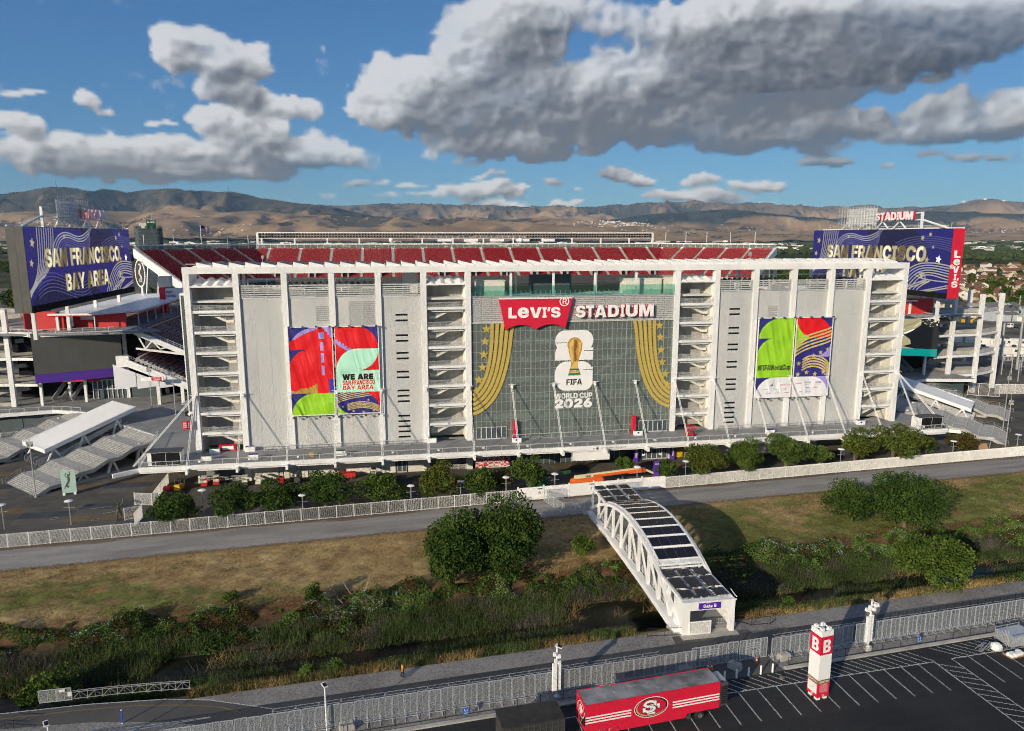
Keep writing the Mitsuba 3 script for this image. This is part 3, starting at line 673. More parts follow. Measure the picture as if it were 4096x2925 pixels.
# roof frame behind the beam: end walls, back beam, cross ribs, solar boxes
m = MB(FS)
m.box(UL, UR, 8.2, 9.4, ZB + .1, ZT - .05)
for i in range(18): m.box(i * B9 + .3, i * B9 + .85, 1.7, 8.2, ZB + .25, ZT - .25)
m.box(UL + .05, CW - .1, 1.6, 6.5, 39.9, ZB + .1); m.box(UR - CW + .1, UR - .05, 1.6, 6.5, 39.9, ZB + .1)
for i in (1, 2, 3, 4, 13, 14, 15, 16):
    m.box(i * B9 + .25, i * B9 + .8, 8.4, 9.0, 34, ZB + .1)
part(ST, 'roof_frame', m, 'white_steel')
for q in range(50):
    u = 2.6 + q * 3.03
    k = part(ST, 'solar_box', MB(FS).wall(Polygon([(u, ZT), (u + 2.75, ZT), (u + 2.75, ZT + .28), (u, ZT + .92)]), 0.35, 7.8), 'white_paint')
    g = MB(FS); sl = (.28 - .92) / 2.75
    for c in range(2):
        for rr_ in range(4):
            a, b = u + .12 + c * 1.28, u + .12 + c * 1.28 + 1.22; y0, y1 = .6 + rr_ * 1.78, .6 + rr_ * 1.78 + 1.7
            za, zb = ZT + .92 + sl * (a - u), ZT + .92 + sl * (b - u)
            g.raw([[x, y, (za if x == a else zb) + dz] for x in (a, b) for y in (y0, y1) for dz in (.015, .06)], BOXF)
    part(k, 'solar_panel', g, 'solar_cell')

# ribbed panels and louvres
PITCHZ = 0.412
def ribbed(m, u0, u1, z0, z1, y=0.55, openl=()):
    n = int(round((z1 - z0) / PITCHZ)); p = (z1 - z0) / n
    for q in range(n):
        a = z0 + q * p
        if any(lo < a + p / 2 < hi for lo, hi in openl):
            prof = [(y - .02, a + .02), (y - .02, a + .17), (y + .22, a + .30), (y + .22, a + .26), (y + .02, a + .14)]
        else:
            prof = [(y - .015, a), (y - .015, a + p - .06), (y + .008, a + p - .045), (y + .008, a + p - .01), (y + .008, a + p)]
        for (ya, za), (yb, zb) in zip(prof[:-1], prof[1:]): m.quad((u0, ya, za), (u1, ya, za), (u1, yb, zb), (u0, yb, zb))
        for uu in (u0, u1):
            m.raw([(uu, yy, zz) for yy, zz in prof], [[0, 1, 2], [0, 2, 3], [0, 3, 4]])
VENT_Z = [33.64, 32.48, 29.42, 28.22, 25.70, 24.55, 21.74, 20.56, 17.75, 16.6, 15.45, 12.3, 11.15, 10.02, 8.9, 7.75]
def panel_bay(i, openings):
    u0, u1 = i * B9 + CW + .06, (i + 1) * B9 - .06
    w = (u1 - u0) / 3
    vent = i in (4, 12)
    for q in range(3):
        a, b = u0 + q * w + .05, u0 + (q + 1) * w - .05
        m = MB(FS)
        if vent and q == 1:
            zz = [ZD] + [z for v in sorted(VENT_Z) for z in (v - .2, v + .2)] + [37.3]
            for lo, hi in zip(zz[0::2], zz[1::2]): ribbed(m, a, b, lo, hi)
            g = MB(FS)
            for v in VENT_Z: g.box(a + .02, b - .02, .62, .7, v - .2, v + .2)
            part(ST, 'wall_panel', m, 'louver_grey'); part(ST, 'vent_slot', g, 'dark_void')
        else:
            ribbed(m, a, b, ZD, 37.3, openl=openings.get(q, ()))
            part(ST, 'wall_panel', m, ('louver_grey', 'louver_light', 'louver_dull', 'louver_grey', 'louver_light')[(i * 7 + q * 3) % 5])
    m = MB(FS); m.box(u0 - .05, u1 + .05, .9, 1.0, ZD, 37.4)
    for q in range(4): m.box(u0 + q * w - .05, u0 + q * w + .05, .58, .9, ZD, 37.3)
    m.box(u0 - .02, u1 + .02, .40, .95, 37.3, 37.5)
    part(ST, 'backing', m, 'grey_panel')
    # open louvre screen on top
    g = MB(FS)
    for q in range(6): g.wall(Polygon([(0, 0), (1, 0), (1, 1), (0, 1)]), 0, 0) if False else g.box(u0, u1, .34, .62, 37.62 + q * .43, 37.84 + q * .43)
    for q in range(4): g.box(u0 + q * w - .07, u0 + q * w + .07, .62, .9, 37.5, 40.1)
    part(ST, 'screen_slat', g, 'louver_grey')
OPEN = {2: {2: ((32.5, 35.5),)}, 3: {1: ((28, 36.3),), 2: ((30, 36.3),)}, 13: {1: ((26, 34),)}, 12: {}, 14: {}, 15: {}, 1: {}, 4: {}}
for i in (1, 2, 3, 4, 12, 13, 14, 15): panel_bay(i, OPEN[i])

# stair shafts
def rail_panel(m, p, q, h=1.07, n=7, posts=1.2, t=.035):
    p, q = np.array(p, float), np.array(q, float); L = np.linalg.norm(q - p)
    for k in range(n): m.beam(p + [0, 0, h * (k + 1) / n], q + [0, 0, h * (k + 1) / n], t if k < n - 1 else .06)
    c = max(1, int(L / posts))
    for k in range(c + 1): x = p + (q - p) * k / c; m.beam(x, x + [0, 0, h], .05)
def shaft(i, flip):
    u0, u1 = i * B9 + CW, (i + 1) * B9
    m = MB(FS); m.box(u0, u0 + .2, 1.6, 5.2, ZD, 40.0); m.box(u1 - .2, u1, 1.6, 5.2, ZD, 40.0); part(ST, 'shaft_side', m, 'cream_panel' if i != 0 else 'shaft_concrete')
    m = MB(FS); m.box(u0, u1, 5.2, 5.5, ZD, 40.0)
    part(ST, 'shaft_wall', m, 'shaft_concrete')
    k = 0
    X = lambda t: u0 + (t if not flip else (u1 - u0) - t)       # t from the left, mirrored if flip
    w = u1 - u0
    for z in np.arange(35.05, 6.5, -4.1):
        m = MB(FS)
        m.box(u0 + .05, u1 - .05, .25, 1.9, z - .18, z); m.box(u0 + .05, u1 - .05, .22, .34, z - .45, z + .06); m.box(u0 + .9, u1 - .4, 1.1, 1.6, z - 1.0, z - .18)
        ln = part(ST, 'landing', m, 'white_steel')
        g = MB(FS); rail_panel(g, (u0 + .15, .32, z), (u1 - .15, .32, z)); part(ln, 'railing', g, 'rail_steel')
        g = MB(FS); zm = z - 2.05
        a, b = X(w * .22), X(w * .74)
        for y0, y1, p_, q_ in ((1.95, 3.2, (a, z), (b, zm)),):
            n = 11
            for s in range(n):
                t0, t1 = s / n, (s + 1) / n
                ua, ub = p_[0] + (q_[0] - p_[0]) * t0, p_[0] + (q_[0] - p_[0]) * t1; zs = p_[1] + (q_[1] - p_[1]) * t1
                g.box(min(ua, ub), max(ua, ub), y0 + .05, y1 - .05, zs - .06, zs)
            for yy in (y0, y1): g.beam((p_[0], yy, p_[1] - .12), (q_[0], yy, q_[1] - .12), .1, .42)
        e0, e1 = X(w * .74), X(w * .93)
        g.box(min(e0, e1), max(e0, e1), 1.95, 4.8, zm - .18, zm); g.box(min(e0, e1), max(e0, e1), 1.93, 2.05, zm - .45, zm + .05)
        part(ln, 'stair', g, 'cream_panel')
        g = MB(FS)
        rail_panel(g, (a, 1.98, z), (b, 1.98, zm), n=6); rail_panel(g, (e0, 2.0, zm), (e1, 2.0, zm), n=6)
        part(ln, 'stair_railing', g, 'rail_steel')
    m = MB(FS)
    for q in range(4):
        a, b = u0 + w * q / 4, u0 + w * (q + 1) / 4
        m.raw([(a, .1, 39.8), (b, .1, 39.8), ((a + b) / 2, .1, 40.15), (a, 5.2, 40.9), (b, 5.2, 40.9), ((a + b) / 2, 5.2, 41.5)], [[0, 1, 2], [0, 2, 5], [0, 5, 3], [1, 4, 5], [1, 5, 2], [3, 5, 4]])
    m.box(u0, u1, .02, .3, 39.65, 39.95)
    part(ST, 'shaft_roof', m, 'canopy_white', smooth=30)
shaft(0, False); shaft(5, True); shaft(11, False); shaft(16, True)

# glass hall in the middle
GU0, GU1, GZ1 = 6 * B9 + CW, 11 * B9, 31.6
NC = 42
cw = (GU1 - GU0) / NC
TZ = [ZD + .1, 8.3, 10.3, 12.45, 14.5, 16.35, 17.85, 19.8, 21.6, 23.2, 25.45, 27.6, 29.8, GZ1]
mat('mullion', (0.36, 0.39, 0.385), 0.5, 0.2)
scene['pane_glass'] = {'type': 'blendbsdf', 'weight': 0.4, 'a': {'type': 'thindielectric', 'int_ior': 1.5, 'specular_transmittance': rgb(0.62, 0.70, 0.67), 'specular_reflectance': rgb(0.9, 0.95, 0.95)}, 'b': {'type': 'twosided', 'b': {'type': 'diffuse', 'reflectance': rgb(0.27, 0.315, 0.30)}}}
scene['rail_glass'] = {'type': 'thindielectric', 'int_ior': 1.52, 'specular_transmittance': rgb(0.42, 0.72, 0.66), 'specular_reflectance': rgb(0.9, 1, 1)}
rest = MB(FS); cnt = 0
for c in range(NC):
    for a, b in zip(TZ[:-1], TZ[1:]):
        uu0, uu1 = GU0 + c * cw + .03, GU0 + (c + 1) * cw - .03
        m = MB(FS) if cnt < 300 else rest
        m.quad((uu0, .5, a + .04), (uu1, .5, a + .04), (uu1, .5, b - .04), (uu0, .5, b - .04))
        if cnt < 300: part(ST, 'glass_pane', m, 'pane_glass')
        cnt += 1
part(ST, 'glass_pane_field', rest, 'pane_glass', kind='stuff')
for c in range(NC + 1):
    big = c % 8 == 0
    m = MB(FS); m.box(GU0 + c * cw - (.032 if not big else .07), GU0 + c * cw + (.032 if not big else .07), .46 if not big else .42, .62, ZD, GZ1); part(ST, 'mullion', m, 'mullion')
for z in TZ:
    m = MB(FS); m.box(GU0, GU1, .45, .58, z - .03, z + .03); part(ST, 'transom', m, 'mullion')
# what stands behind the glass: floors, columns, back wall, escalators
dull('hall_floor', (0.45, 0.46, 0.45)); dull('hall_wall', (0.22, 0.23, 0.23))
m = MB(FS)
for q, z in enumerate(np.arange(ZD + 4.1, 31, 4.1)): m.box(GU0 + .2, GU1 - .2, 4.2 if q % 2 else 3.0, 11, z - .5, z); m.box(GU0 + .2, GU1 - .2, 3.0, 3.1, z, z + .9)
m.box(GU0, GU1, 1, 11.5, ZD - .3, ZD + .02)
for u in np.arange(GU0 + 4, GU1, 9.1): m.box(u, u + .5, 2.4, 2.9, ZD, GZ1)
for q in range(6):
    a = GU0 + 6 + q * 6.5; m.beam((a, 2.0, ZD + 4.1 * (q % 5)), (a + 7, 2.0, ZD + 4.1 * (q % 5 + 1)), 1.0, .5)
part(ST, 'hall_floor', m, 'hall_floor')
m = MB(FS); m.box(GU0, GU1, 11, 11.4, ZD, 37.2); part(ST, 'hall_back_wall', m, 'hall_wall')
# sign band with fine louvres, glass rail, slender posts
nseg = 20; sw = (GU1 - GU0) / nseg
for q in range(nseg):
    m = MB(FS); ribbed(m, GU0 + q * sw + .04, GU0 + (q + 1) * sw - .04, GZ1 + .1, 37.1, y=.45, openl=((30, 40),)); part(ST, 'sign_band_panel', m, 'louver_grey')
m = MB(FS); m.box(GU0, GU1, .78, .9, GZ1, 37.1); m.box(GU0, GU1, .3, .9, GZ1 - .08, GZ1 + .08)
part(ST, 'sign_band', m, 'grey_panel')
for q in range(21):
    a = GU0 + (GU1 - GU0) * q / 21 + .02; b = GU0 + (GU1 - GU0) * (q + 1) / 21 - .02
    m = MB(FS); m.quad((a, .3, 37.16), (b, .3, 37.16), (b, .3, 39.35), (a, .3, 39.35)); part(ST, 'rail_glass', m, 'rail_glass')
m = MB(FS)
for q in range(1, 42): u = GU0 + (GU1 - GU0) * q / 42; m.box(u - .05, u + .05, .36, .46, 37.1, 38.3)
m.box(GU0, GU1, .2, .5, 37.1, 37.18)
part(ST, 'rail_post', m, 'rail_steel')
for i in (7, 8, 9, 10):
    m = MB(FS); m.box(i * B9 + .35, i * B9 + .8, .9, 1.4, 37.1, ZB + .02); part(ST, 'roof_post', m, 'white_steel')
    m = MB(FS); m.box(i * B9 + 2.7, i * B9 + 3.1, 8.3, 8.8, 37.0, ZB + .12); part(ST, 'roof_post', m, 'white_steel')
# roof terrace slab, body of the tower, rooftop rooms
m = MB(FS)
m.box(UL + 1.2, GU0 - .1, 1.05, 12, 36.6, 37.0); m.box(GU0, GU1, .9, 12, 36.7, 37.1); m.box(GU1 + .1, UR - 1.2, 1.05, 12, 36.6, 37.0)
part(ST, 'roof_slab', m, 'grey_panel')
m = MB(FS); m.box(UL + .1, UR - .1, 12, 12.3, 0, 37.0); m.box(UL + .1, UL + .4, 5.6, 12, 0, 36.9); m.box(UR - .4, UR - .1, 5.6, 12, 0, 36.9)
part(ST, 'rear_wall', m, 'grey_panel')
for (a, b, z1) in ((57.5, 63.6, 40.2), (90.4, 98.6, 40.3), (99.2, 101.4, 40.6)):
    m = MB(FS); m.box(a, b, 3.2, 7.5, 37.1, z1); m.box(a - .15, b + .15, 3.05, 7.65, z1, z1 + .15); part(ST, 'roof_room', m, 'cream_panel')
m = MB(FS); m.box(70.0, 79.0, 6.6, 9.5, 37.1, 41.2); part(ST, 'roof_glass_room', m, 'far_glass')
m = MB(FS); m.box(42.2, 45.4, 6.0, 9.5, 37.0, 42.4); part(ST, 'roof_room', m, 'grey_panel')
for a, b in ((11.0, 37.0), (112.5, 145.0)):
    g = MB(FS)
    g.beam((a, 5.6, 40.9), (b, 5.6, 40.9), .22); 
    for u in np.arange(a, b + .1, (b - a) / 7): g.beam((u, 5.6, 37.0), (u, 5.6, 40.9), .22)
    g.beam((a, 5.6, 39.0), (b, 5.6, 39.0), .18)
    fr = part(ST, 'light_frame', g, 'white_paint')
    g = MB(FS)
    for u in np.arange(a + .8, b - .3, 1.25): g.tube((u, 5.2, 39.7), (u, 6.0, 39.9), .42, 10)
    part(fr, 'floodlight', g, 'dark_steel')
r = np.random.default_rng(3)
for q in range(9):
    m = MB(FS); a = r.choice([14, 24, 33, 104, 116, 126, 134]) + r.uniform(-2, 3); m.box(a, a + r.uniform(1.2, 2.6), 2.4, 4.4, 37.0, 37 + r.uniform(.8, 2.4)); part(ST, 'roof_equipment', m, 'galvanised')
m = MB(FS); m.tube((14.6, 3, ZT), (14.6, 3, ZT + 2.2), .06); m.box(14.4, 14.8, 2.9, 3.1, ZT + 1.5, ZT + 2.1)
m.tube((118.5, 2, ZT), (118.5, 2, ZT + 2.6), .06); m.box(118.2, 118.8, 1.8, 2.2, ZT + 1.7, ZT + 2.5); m.box(.4, 5.2, 1.2, 1.5, ZT + .5, ZT + .62); m.box(147, 152, 1.2, 1.5, ZT + .5, ZT + .62)
part(ST, 'roof_mast', m, 'galvanised')
# glazed bay on the left end wall
m = MB(FS); m.box(-1.5, -.1, 2.6, 2.9, 14.0, 38.4); m.box(-1.5, -1.2, 2.9, 7.4, 14.0, 38.4); m.box(-1.5, -.1, 2.9, 7.4, 38.1, 38.4); m.box(-1.5, -.1, 2.9, 7.4, 14.0, 14.3)
eb_ = part(ST, 'end_bay', m, 'white_paint')
g = MB(FS); g.box(-1.3, -.1, 2.54, 2.6, 14.4, 38.0); part(eb_, 'bay_glass', g, 'far_glass')

# ---- entrance deck along the front
DV0 = -8.6
m = MB(FS)
m.prism(Polygon([(-5.0, DV0), (160.4, DV0), (164.2, -4.0), (167.2, 0.6), (155.4, 20), (155.4, 1.0), (0.8, 1.0), (0.8, 22), (-11.8, 15.2), (-9.6, 1.4), (-8.1, -8.0)]), ZD - .35, ZD)
dk = part(ST, 'deck', m, 'deck_grey')
m = MB(FS); m.box(-8.2, 163.5, DV0 - .12, DV0 + .1, ZD - .75, ZD + .12); m.box(-8.2, 163.5, DV0 + .4, DV0 + .7, ZD - 1.2, ZD - .4)
m.beam((-8.2, -8.6, ZD - .4), (-11.9, 15.3, ZD - .4), .25, .7)
part(dk, 'edge_beam', m, 'white_steel')
def guard(parent, p, q, step=3.0, h=1.12):
    p, q = np.array(p, float), np.array(q, float); L = np.linalg.norm(q - p); n = max(1, round(L / step))
    g = MB(FS)
    for t in np.linspace(0, 1, n + 1): x = p + (q - p) * t; g.beam(x, x + [0, 0, h], .09)
    g.beam(p + [0, 0, h], q + [0, 0, h], .08); g.beam(p + [0, 0, .14], q + [0, 0, .14], .05)
    rl = part(parent, 'guard_rail', g, 'rail_steel')
    g = MB(FS); d = (q - p) / L
    for s in np.arange(.15, L, .15): g.beam(p + d * s + [0, 0, .14], p + d * s + [0, 0, h], .012)
    part(parent if '__' in parent else rl, 'rail_mesh', g, 'galvanised')
    return rl
guard(dk, (-8.1, DV0 + .05, ZD), (163.2, DV0 + .05, ZD)); guard(dk, (-8.1, DV0, ZD), (-11.7, 15.2, ZD))
guard(dk, (10.4, -1.0, ZD), (45.5, -1.0, ZD)); guard(dk, (64.6, -.9, ZD), (90.6, -.9, ZD)); guard(dk, (111, -1.0, ZD), (146, -1.0, ZD))
guard(dk, (163.4, DV0, ZD), (167.2, .4, ZD)); 
for u in np.arange(2.5, 160, 9.1):
    m = MB(FS); m.box(u, u + .42, DV0 - .02, DV0 + .02, ZD + .62, ZD + .95); part(dk, 'notice', m, 'sign_white')
# struts and outriggers that carry the deck
for i in range(0, 18):
    u = i * B9 + .57
    m = MB(FS)
    for s in (-.12, .12): m.tube((u + s, -.35, 18.05), (u + s, DV0 - .5, ZD + .2), .055, 6)
    m.box(u - .25, u + .25, -.5, .02, 17.7, 18.5); m.beam((u - .8, -.6, 18.45), (u + .8, -.6, 18.45), .1)
    hg = part(ST, 'hanger', m, 'white_paint')
    m = MB(FS)
    m.raw([(u + s, y, z) for s in (-.22, .22) for y, z in ((.5, ZD - .4), (.5, ZD - 1.9), (DV0 - 1.3, ZD - 1.35), (DV0 - 1.3, ZD - .45))],
          [[0, 1, 2], [0, 2, 3], [4, 6, 5], [4, 7, 6], [0, 4, 5], [0, 5, 1], [1, 5, 6], [1, 6, 2], [2, 6, 7], [2, 7, 3], [3, 7, 4], [3, 4, 0]])
    part(hg, 'outrigger', m, 'white_steel')
for (a, b) in (((.6, -.3, 18.2), (-9.2, -8.2, ZD + .3)), ((UR - .6, -.3, 18.2), (164.2, -6.6, ZD + .3))):
    m = MB(FS)
    for s in (-.15, .15): m.tube((a[0] + s, a[1], a[2]), (b[0] + s, b[1] - s, b[2]), .07, 6)
    m.beam((b[0] - np.sign(a[0] - b[0]) * 3.2, b[1] - 1.6, ZD - .9), (a[0], .2, ZD - .9), .55, .75)
    part(ST, 'corner_stay', m, 'white_paint')
# ---- ground floor under the deck
GF = 0.4
def gf_panels(u0, u1, z0=0.0, z1=5.4):
    n = max(1, round((u1 - u0) / 2.65)); w = (u1 - u0) / n
    for q in range(n):
        m = MB(FS)
        for a, b in ((z0, z0 + 1.3), (z0 + 1.33, z0 + 2.65), (z0 + 2.68, z0 + 4.0), (z0 + 4.03, z1)): m.box(u0 + q * w + .015, u0 + (q + 1) * w - .015, GF, GF + .2, a, b)
        part(ST, 'ground_panel', m, 'cream_panel')
for a, b in ((10.2, 39.6), (42.2, 45.7), (111.0, 118.5), (122.0, 137.0), (146.3, 155.0)): gf_panels(a, b)
m = MB(FS); m.box(UL, UR, 4.5, 4.8, 0, 6.0); part(ST, 'ground_back_wall', m, 'hall_wall')
for i in (0, 1, 5, 6, 11, 12, 16, 17):
    m = MB(FS); m.box(i * B9 - .05, i * B9 + CW + .05, .0, 1.6, 0, ZD - .36); part(ST, 'ground_pier', m, 'cream_panel')
for i in (0, 5, 11, 16):
    u0, u1 = i * B9 + CW, (i + 1) * B9
    g = MB(FS); g.box(u0, u1, .2, .5, 4.9, 5.9); g.box(u0 + .3, u1 - .3, 1.2, 1.6, 4.2, 4.9); rail_panel(g, (u0 + (3 if i == 5 else .4), .4, 0), (u1 - .3, .4, 0)); part(ST, 'ground_stair_front', g, 'white_steel')
def door_set(u0, n, w, z0, h, y, frame_m='mullion'):
    for q in range(n):
        a, b = u0 + q * w, u0 + (q + 1) * w
        g = MB(FS)
        g.box(a, a + .1, y - .1, y + .05, z0, z0 + h); g.box(b - .1, b, y - .1, y + .05, z0, z0 + h); g.box(a, b, y - .1, y + .05, z0 + h - .12, z0 + h); g.box(a, b, y - .1, y + .05, z0, z0 + .22)
        d = part(ST, 'door', g, frame_m)
        g = MB(FS); g.box(a + .1, b - .1, y - .02, y + .02, z0 + .22, z0 + h - .12); part(d, 'door_glass', g, 'far_glass')
door_set(56.9, 6, 1.1, ZD + .02, 2.7, .3, 'rail_steel'); door_set(93.2, 6, 1.13, ZD + .02, 2.7, .3, 'rail_steel')
door_set(40.0, 2, 1.0, 0, 2.7, .35, 'rail_steel')
m = MB(FS); m.box(39.6, 42.2, .42, .5, 2.7, 5.4); m.box(39.6, 39.98, .42, .5, 0, 2.7); m.box(42.02, 42.2, .42, .5, 0, 2.7); part(ST, 'ground_doorway', m, 'dark_steel')
# lower glass hall under the deck
for q in range(21):
    a = 64.5 + q * 1.24; m = MB(FS); m.box(a + .05, a + 1.19, 1.0, 1.05, .2, 5.6); part(ST, 'lower_pane', m, 'far_glass')
    g = MB(FS); g.box(a - .05, a + .05, .9, 1.1, 0, 5.7); part(ST, 'lower_mullion', g, 'mullion')
door_set(93.0, 6, 1.2, 0, 3.2, .4, 'rail_steel'); door_set(57.3, 6, 1.1, 0, 3.2, .4, 'rail_steel')
mat('red_pixel', P(lambda p, n, uv: mi.Color3f(dr.select(cell_rand(p.x * 2.4, p.y * 2.4 * 0 + 1, p.z * 2.4) > 0.42, mi.Color3f(0.55, 0.03, 0.06), mi.Color3f(0.70, 0.62, 0.60)))), 0.5)
m = MB(FS); m.box(56.6, 64.2, .34, .36, .15, 3.1); part(ST, 'printed_door_film', m, 'red_pixel')
for u in (64.9, 91.6): 
    m = MB(FS); m.box(u, u + .7, -.75, .2, ZD, ZD + 4.0); part(ST, 'red_door_fin', m, 'brand_red')
for u in np.arange(57.5, 101, 3.4):
    m = MB(FS); m.box(u, u + .5, -.6, .1, 5.1, 5.9); part(ST, 'red_bracket', m, 'brand_red')
m = MB(FS)
m.wall(affinity.translate(text_poly('ACCESSIBLE ENTRANCE', .34, 500), 82.1, ZD - .62), DV0 - .14, DV0 - .12)
m.wall(affinity.translate(text_poly('\u2191', .4, 700), 80.3, ZD - .66), DV0 - .14, DV0 - .12)
m.wall(sbox(81.0, ZD - .68, 81.5, ZD - .2), DV0 - .14, DV0 - .12)
part(ST, 'deck_lettering', m, 'dark_steel')
# ------------------------------------------------------------------ signs, banners and glass graphics (flat print is flat)
scene['print_vinyl'] = {'type': 'twosided', 'b': {'type': 'principled', 'base_color': {'type': 'mesh_attribute', 'name': 'vertex_color'}, 'roughness': 0.5, 'specular': 0.35}}
def partition(layers):
    """painter's order: later layers lie over earlier ones; returns non-overlapping (polygon, colour) pairs"""
    out, over = [], None
    for g, c in reversed(layers):
        g = g.buffer(0)
        vis = g if over is None else g.difference(over)
        out.append((vis, c)); over = g if over is None else over.union(g)
    return out
def tri(g):
    v, f = [], []; n = 0
    for q in polys(g):
        q = q.simplify(0.002)
        if q.is_empty or q.geom_type != 'Polygon': continue
        a, b = trimesh.creation.triangulate_polygon(q, engine='earcut')
        v.append(a); f.append(b + n); n += len(a)
    return (np.vstack(v), np.vstack(f)) if v else (np.zeros((0, 2)), np.zeros((0, 3), int))
def printed(F, layers, y, wrinkle=0.0):
    V, Fc, C, n = [], [], [], 0
    for g, c in partition(layers):
        v, f = tri(g)
        if not len(v): continue
        yy = np.full(len(v), float(y))
        V.append(np.stack([v[:, 0], yy, v[:, 1]], 1)); Fc.append(f[:, ::-1] + n if False else f + n); C.append(np.tile(c, (len(v), 1))); n += len(v)
    return (F(np.vstack(V)), np.vstack(Fc)), np.vstack(C)
def print_part(parent, name, F, layers, y, bsdf='print_vinyl'):
    m, c = printed(F, layers, y)
    return part(parent, name, m, bsdf, color=c)
def rrect(x0, y0, x1, y1, r):
    return sbox(x0 + r, y0 + r, x1 - r, y1 - r).buffer(r, 12)
def curve(pts, n=60):
    from scipy.interpolate import CubicSpline
    p = np.array(pts, float); t = np.concatenate([[0], np.cumsum(np.linalg.norm(np.diff(p, axis=0), axis=1))])
    s = CubicSpline(t, p); return s(np.linspace(0, t[-1], n))
def ribbon(pts, w, n=60): return LineString(curve(pts, n)).buffer(w / 2, cap_style=2)
def mv(g, x, y): return affinity.translate(g, x, y)

# main sign
k = thing('stadium_sign', 'big red winged sign with white letters reading LEVI\'S above the glass hall', 'sign')
u0, u1 = 61.83, 77.57
arc = lambda xa, xb, z, h: [(xa + (xb - xa) * t, z + h * math.sin(math.pi * t) ** .8) for t in np.linspace(0, 1, 14)]
wing = Polygon([(61.83, 36.6), (77.57, 36.64), (76.04, 30.19)] + arc(76.04, 69.7, 30.15, 1.05)[1:] + arc(69.7, 63.22, 30.12, 1.05)[1:])
m = MB(FS).wall(wing, -.55, .25); part(k, 'board', m, 'brand_red')
m = MB(FS); x = 63.82
for ch, w in (('L', 1.75), ('e', 2.35), ('V', 2.5), ('I', .85), ('\u2019', .62), ('S', 2.05)):
    g = text_poly(ch, 1, 900); b = g.bounds
    hh = 2.24 if ch != '\u2019' else .9
    g = affinity.scale(g, w / (b[2] - b[0]), hh / (b[3] - b[1]), origin=(0, 0)); b = g.bounds
    m.wall(mv(g, x - b[0], (32.62 if ch != '\u2019' else 33.95) - b[1]), -.68, -.56); x += w + (.22 if ch != '\u2019' else .12)
part(k, 'letters', m, 'sign_white')
m = MB(FS); m.wall(Point(75.75, 36.0).buffer(1.02, 20).difference(Point(75.75, 36.0).buffer(.83, 20)).intersection(sbox(70, 30, 80, 36.62)), -.66, -.56)
m.wall(mv(text_poly('R', 1.15, 500), 75.42, 35.42), -.66, -.56); part(k, 'registered_mark', m, 'sign_white')
m = MB(FS); m.box(61.9, 77.5, -.6, .3, 36.62, 36.78); part(k, 'top_light_strip', m, 'sign_white')
k = thing('stadium_lettering', 'white block letters reading STADIUM with red sides, right of the red winged sign', 'sign')
x = 78.3; 
for ch, a, b in (('S', 78.29, 80.39), ('T', 80.5, 82.25), ('A', 82.45, 84.98), ('D', 85.35, 87.8), ('I', 88.16, 89.02), ('U', 89.33, 91.95), ('M', 92.31, 95.55)):
    g = text_poly(ch, 2.58, 900, width=b - a); bb = g.bounds; g = affinity.scale(g, 1, 2.58 / (bb[3] - bb[1]), origin=(0, 0)); g = mv(g, a, 32.5 - g.bounds[1])
    lt = part(k, 'letter', MB(FS).wall(g, -.62, -.54), 'sign_white')
    part(lt, 'letter_side', MB(FS).wall(g, -.535, .05), 'brand_red')
m = MB(FS); m.box(78.2, 95.6, .12, .35, 33.0, 33.2); m.box(78.2, 95.6, .12, .35, 34.5, 34.7); part(k, 'rail', m, 'white_paint')

# gold ribbons and stars stuck on the glass
GOLD = (0.48, 0.36, 0.09)
mat('gold_film', GOLD, 0.45)
I_ = np.array([(60.45, 31.5), (60.4, 29), (60.2, 26), (59.75, 22.9), (58.9, 19.9), (57.6, 17.6), (56.28, 16.15)])
O_ = np.array([(65.0, 31.5), (64.5, 29), (64.15, 26), (63.55, 22.7), (62.35, 18.6), (60.1, 14.6), (56.28, 12.15)])
ST_L = [(59.26, 30.35), (58.96, 27.75), (58.69, 24.95), (58.38, 22.2), (57.55, 19.5), (56.95, 17.1)]
MID = 78.32
for side in (0, 1):
    k = thing('gold_ribbon_graphic', ['gold curving stripes and stars on the left side of the glass hall', 'gold curving stripes and stars on the right side of the glass hall'][side], 'window graphic')
    fl = (lambda g: g) if side == 0 else (lambda g: affinity.scale(g, -1, 1, origin=(MID, 0)))
    for q in range(5):
        t = q / 4; pts = I_ * (1 - t) + O_ * t
        part(k, 'stripe', MB(FS).wall(fl(ribbon(pts, .74)).intersection(sbox(GU0 + .05, 8, GU1 - .05, 31.5)), .26, .29), 'gold_film')
    for x, z in ST_L: part(k, 'star', MB(FS).wall(fl(star(x, z, 1.06)).intersection(sbox(GU0 + .05, 8, GU1 - .05, 31.5)), .26, .29), 'gold_film')

# emblem on the glass
k = thing('cup_emblem', 'white two over six emblem with a gold trophy and lettering on the glass hall', 'window graphic')
L0, R0 = 74.05, 82.5
two = rrect(L0, 25.2, R0, 29.72, 2.2).union(sbox(L0 + 3, 25.2, R0 - 2.4, 27)).union(sbox(L0, 27.1, L0 + 3, 27.6)).union(sbox(R0 - 3, 25.3, R0, 25.9))
two = two.union(Polygon([(L0, 23.2), (R0, 23.2), (R0, 25.12), (L0 + 2.4, 25.3), (L0 + 2.4, 26.98)] + [(L0 + 2.4 * (1 - math.cos(a)), 24.6 + 2.38 * math.sin(a)) for a in np.linspace(math.pi / 2, 0, 10)]))
two = two.difference(sbox(L0 - 1, 26.98, L0 + 2.5, 27.12)).difference(sbox(R0 - 2, 25.12, R0 + 1, 25.27))
six = rrect(L0, 16.5, R0, 22.95, 2.6).difference(sbox(R0 - 2.2, 20.95, R0 + 1, 21.1)).union(sbox(R0 - 2.6, 21.1, R0, 21.6)).union(rrect(L0 + 3, 16.5, R0, 20.95, 1.9))
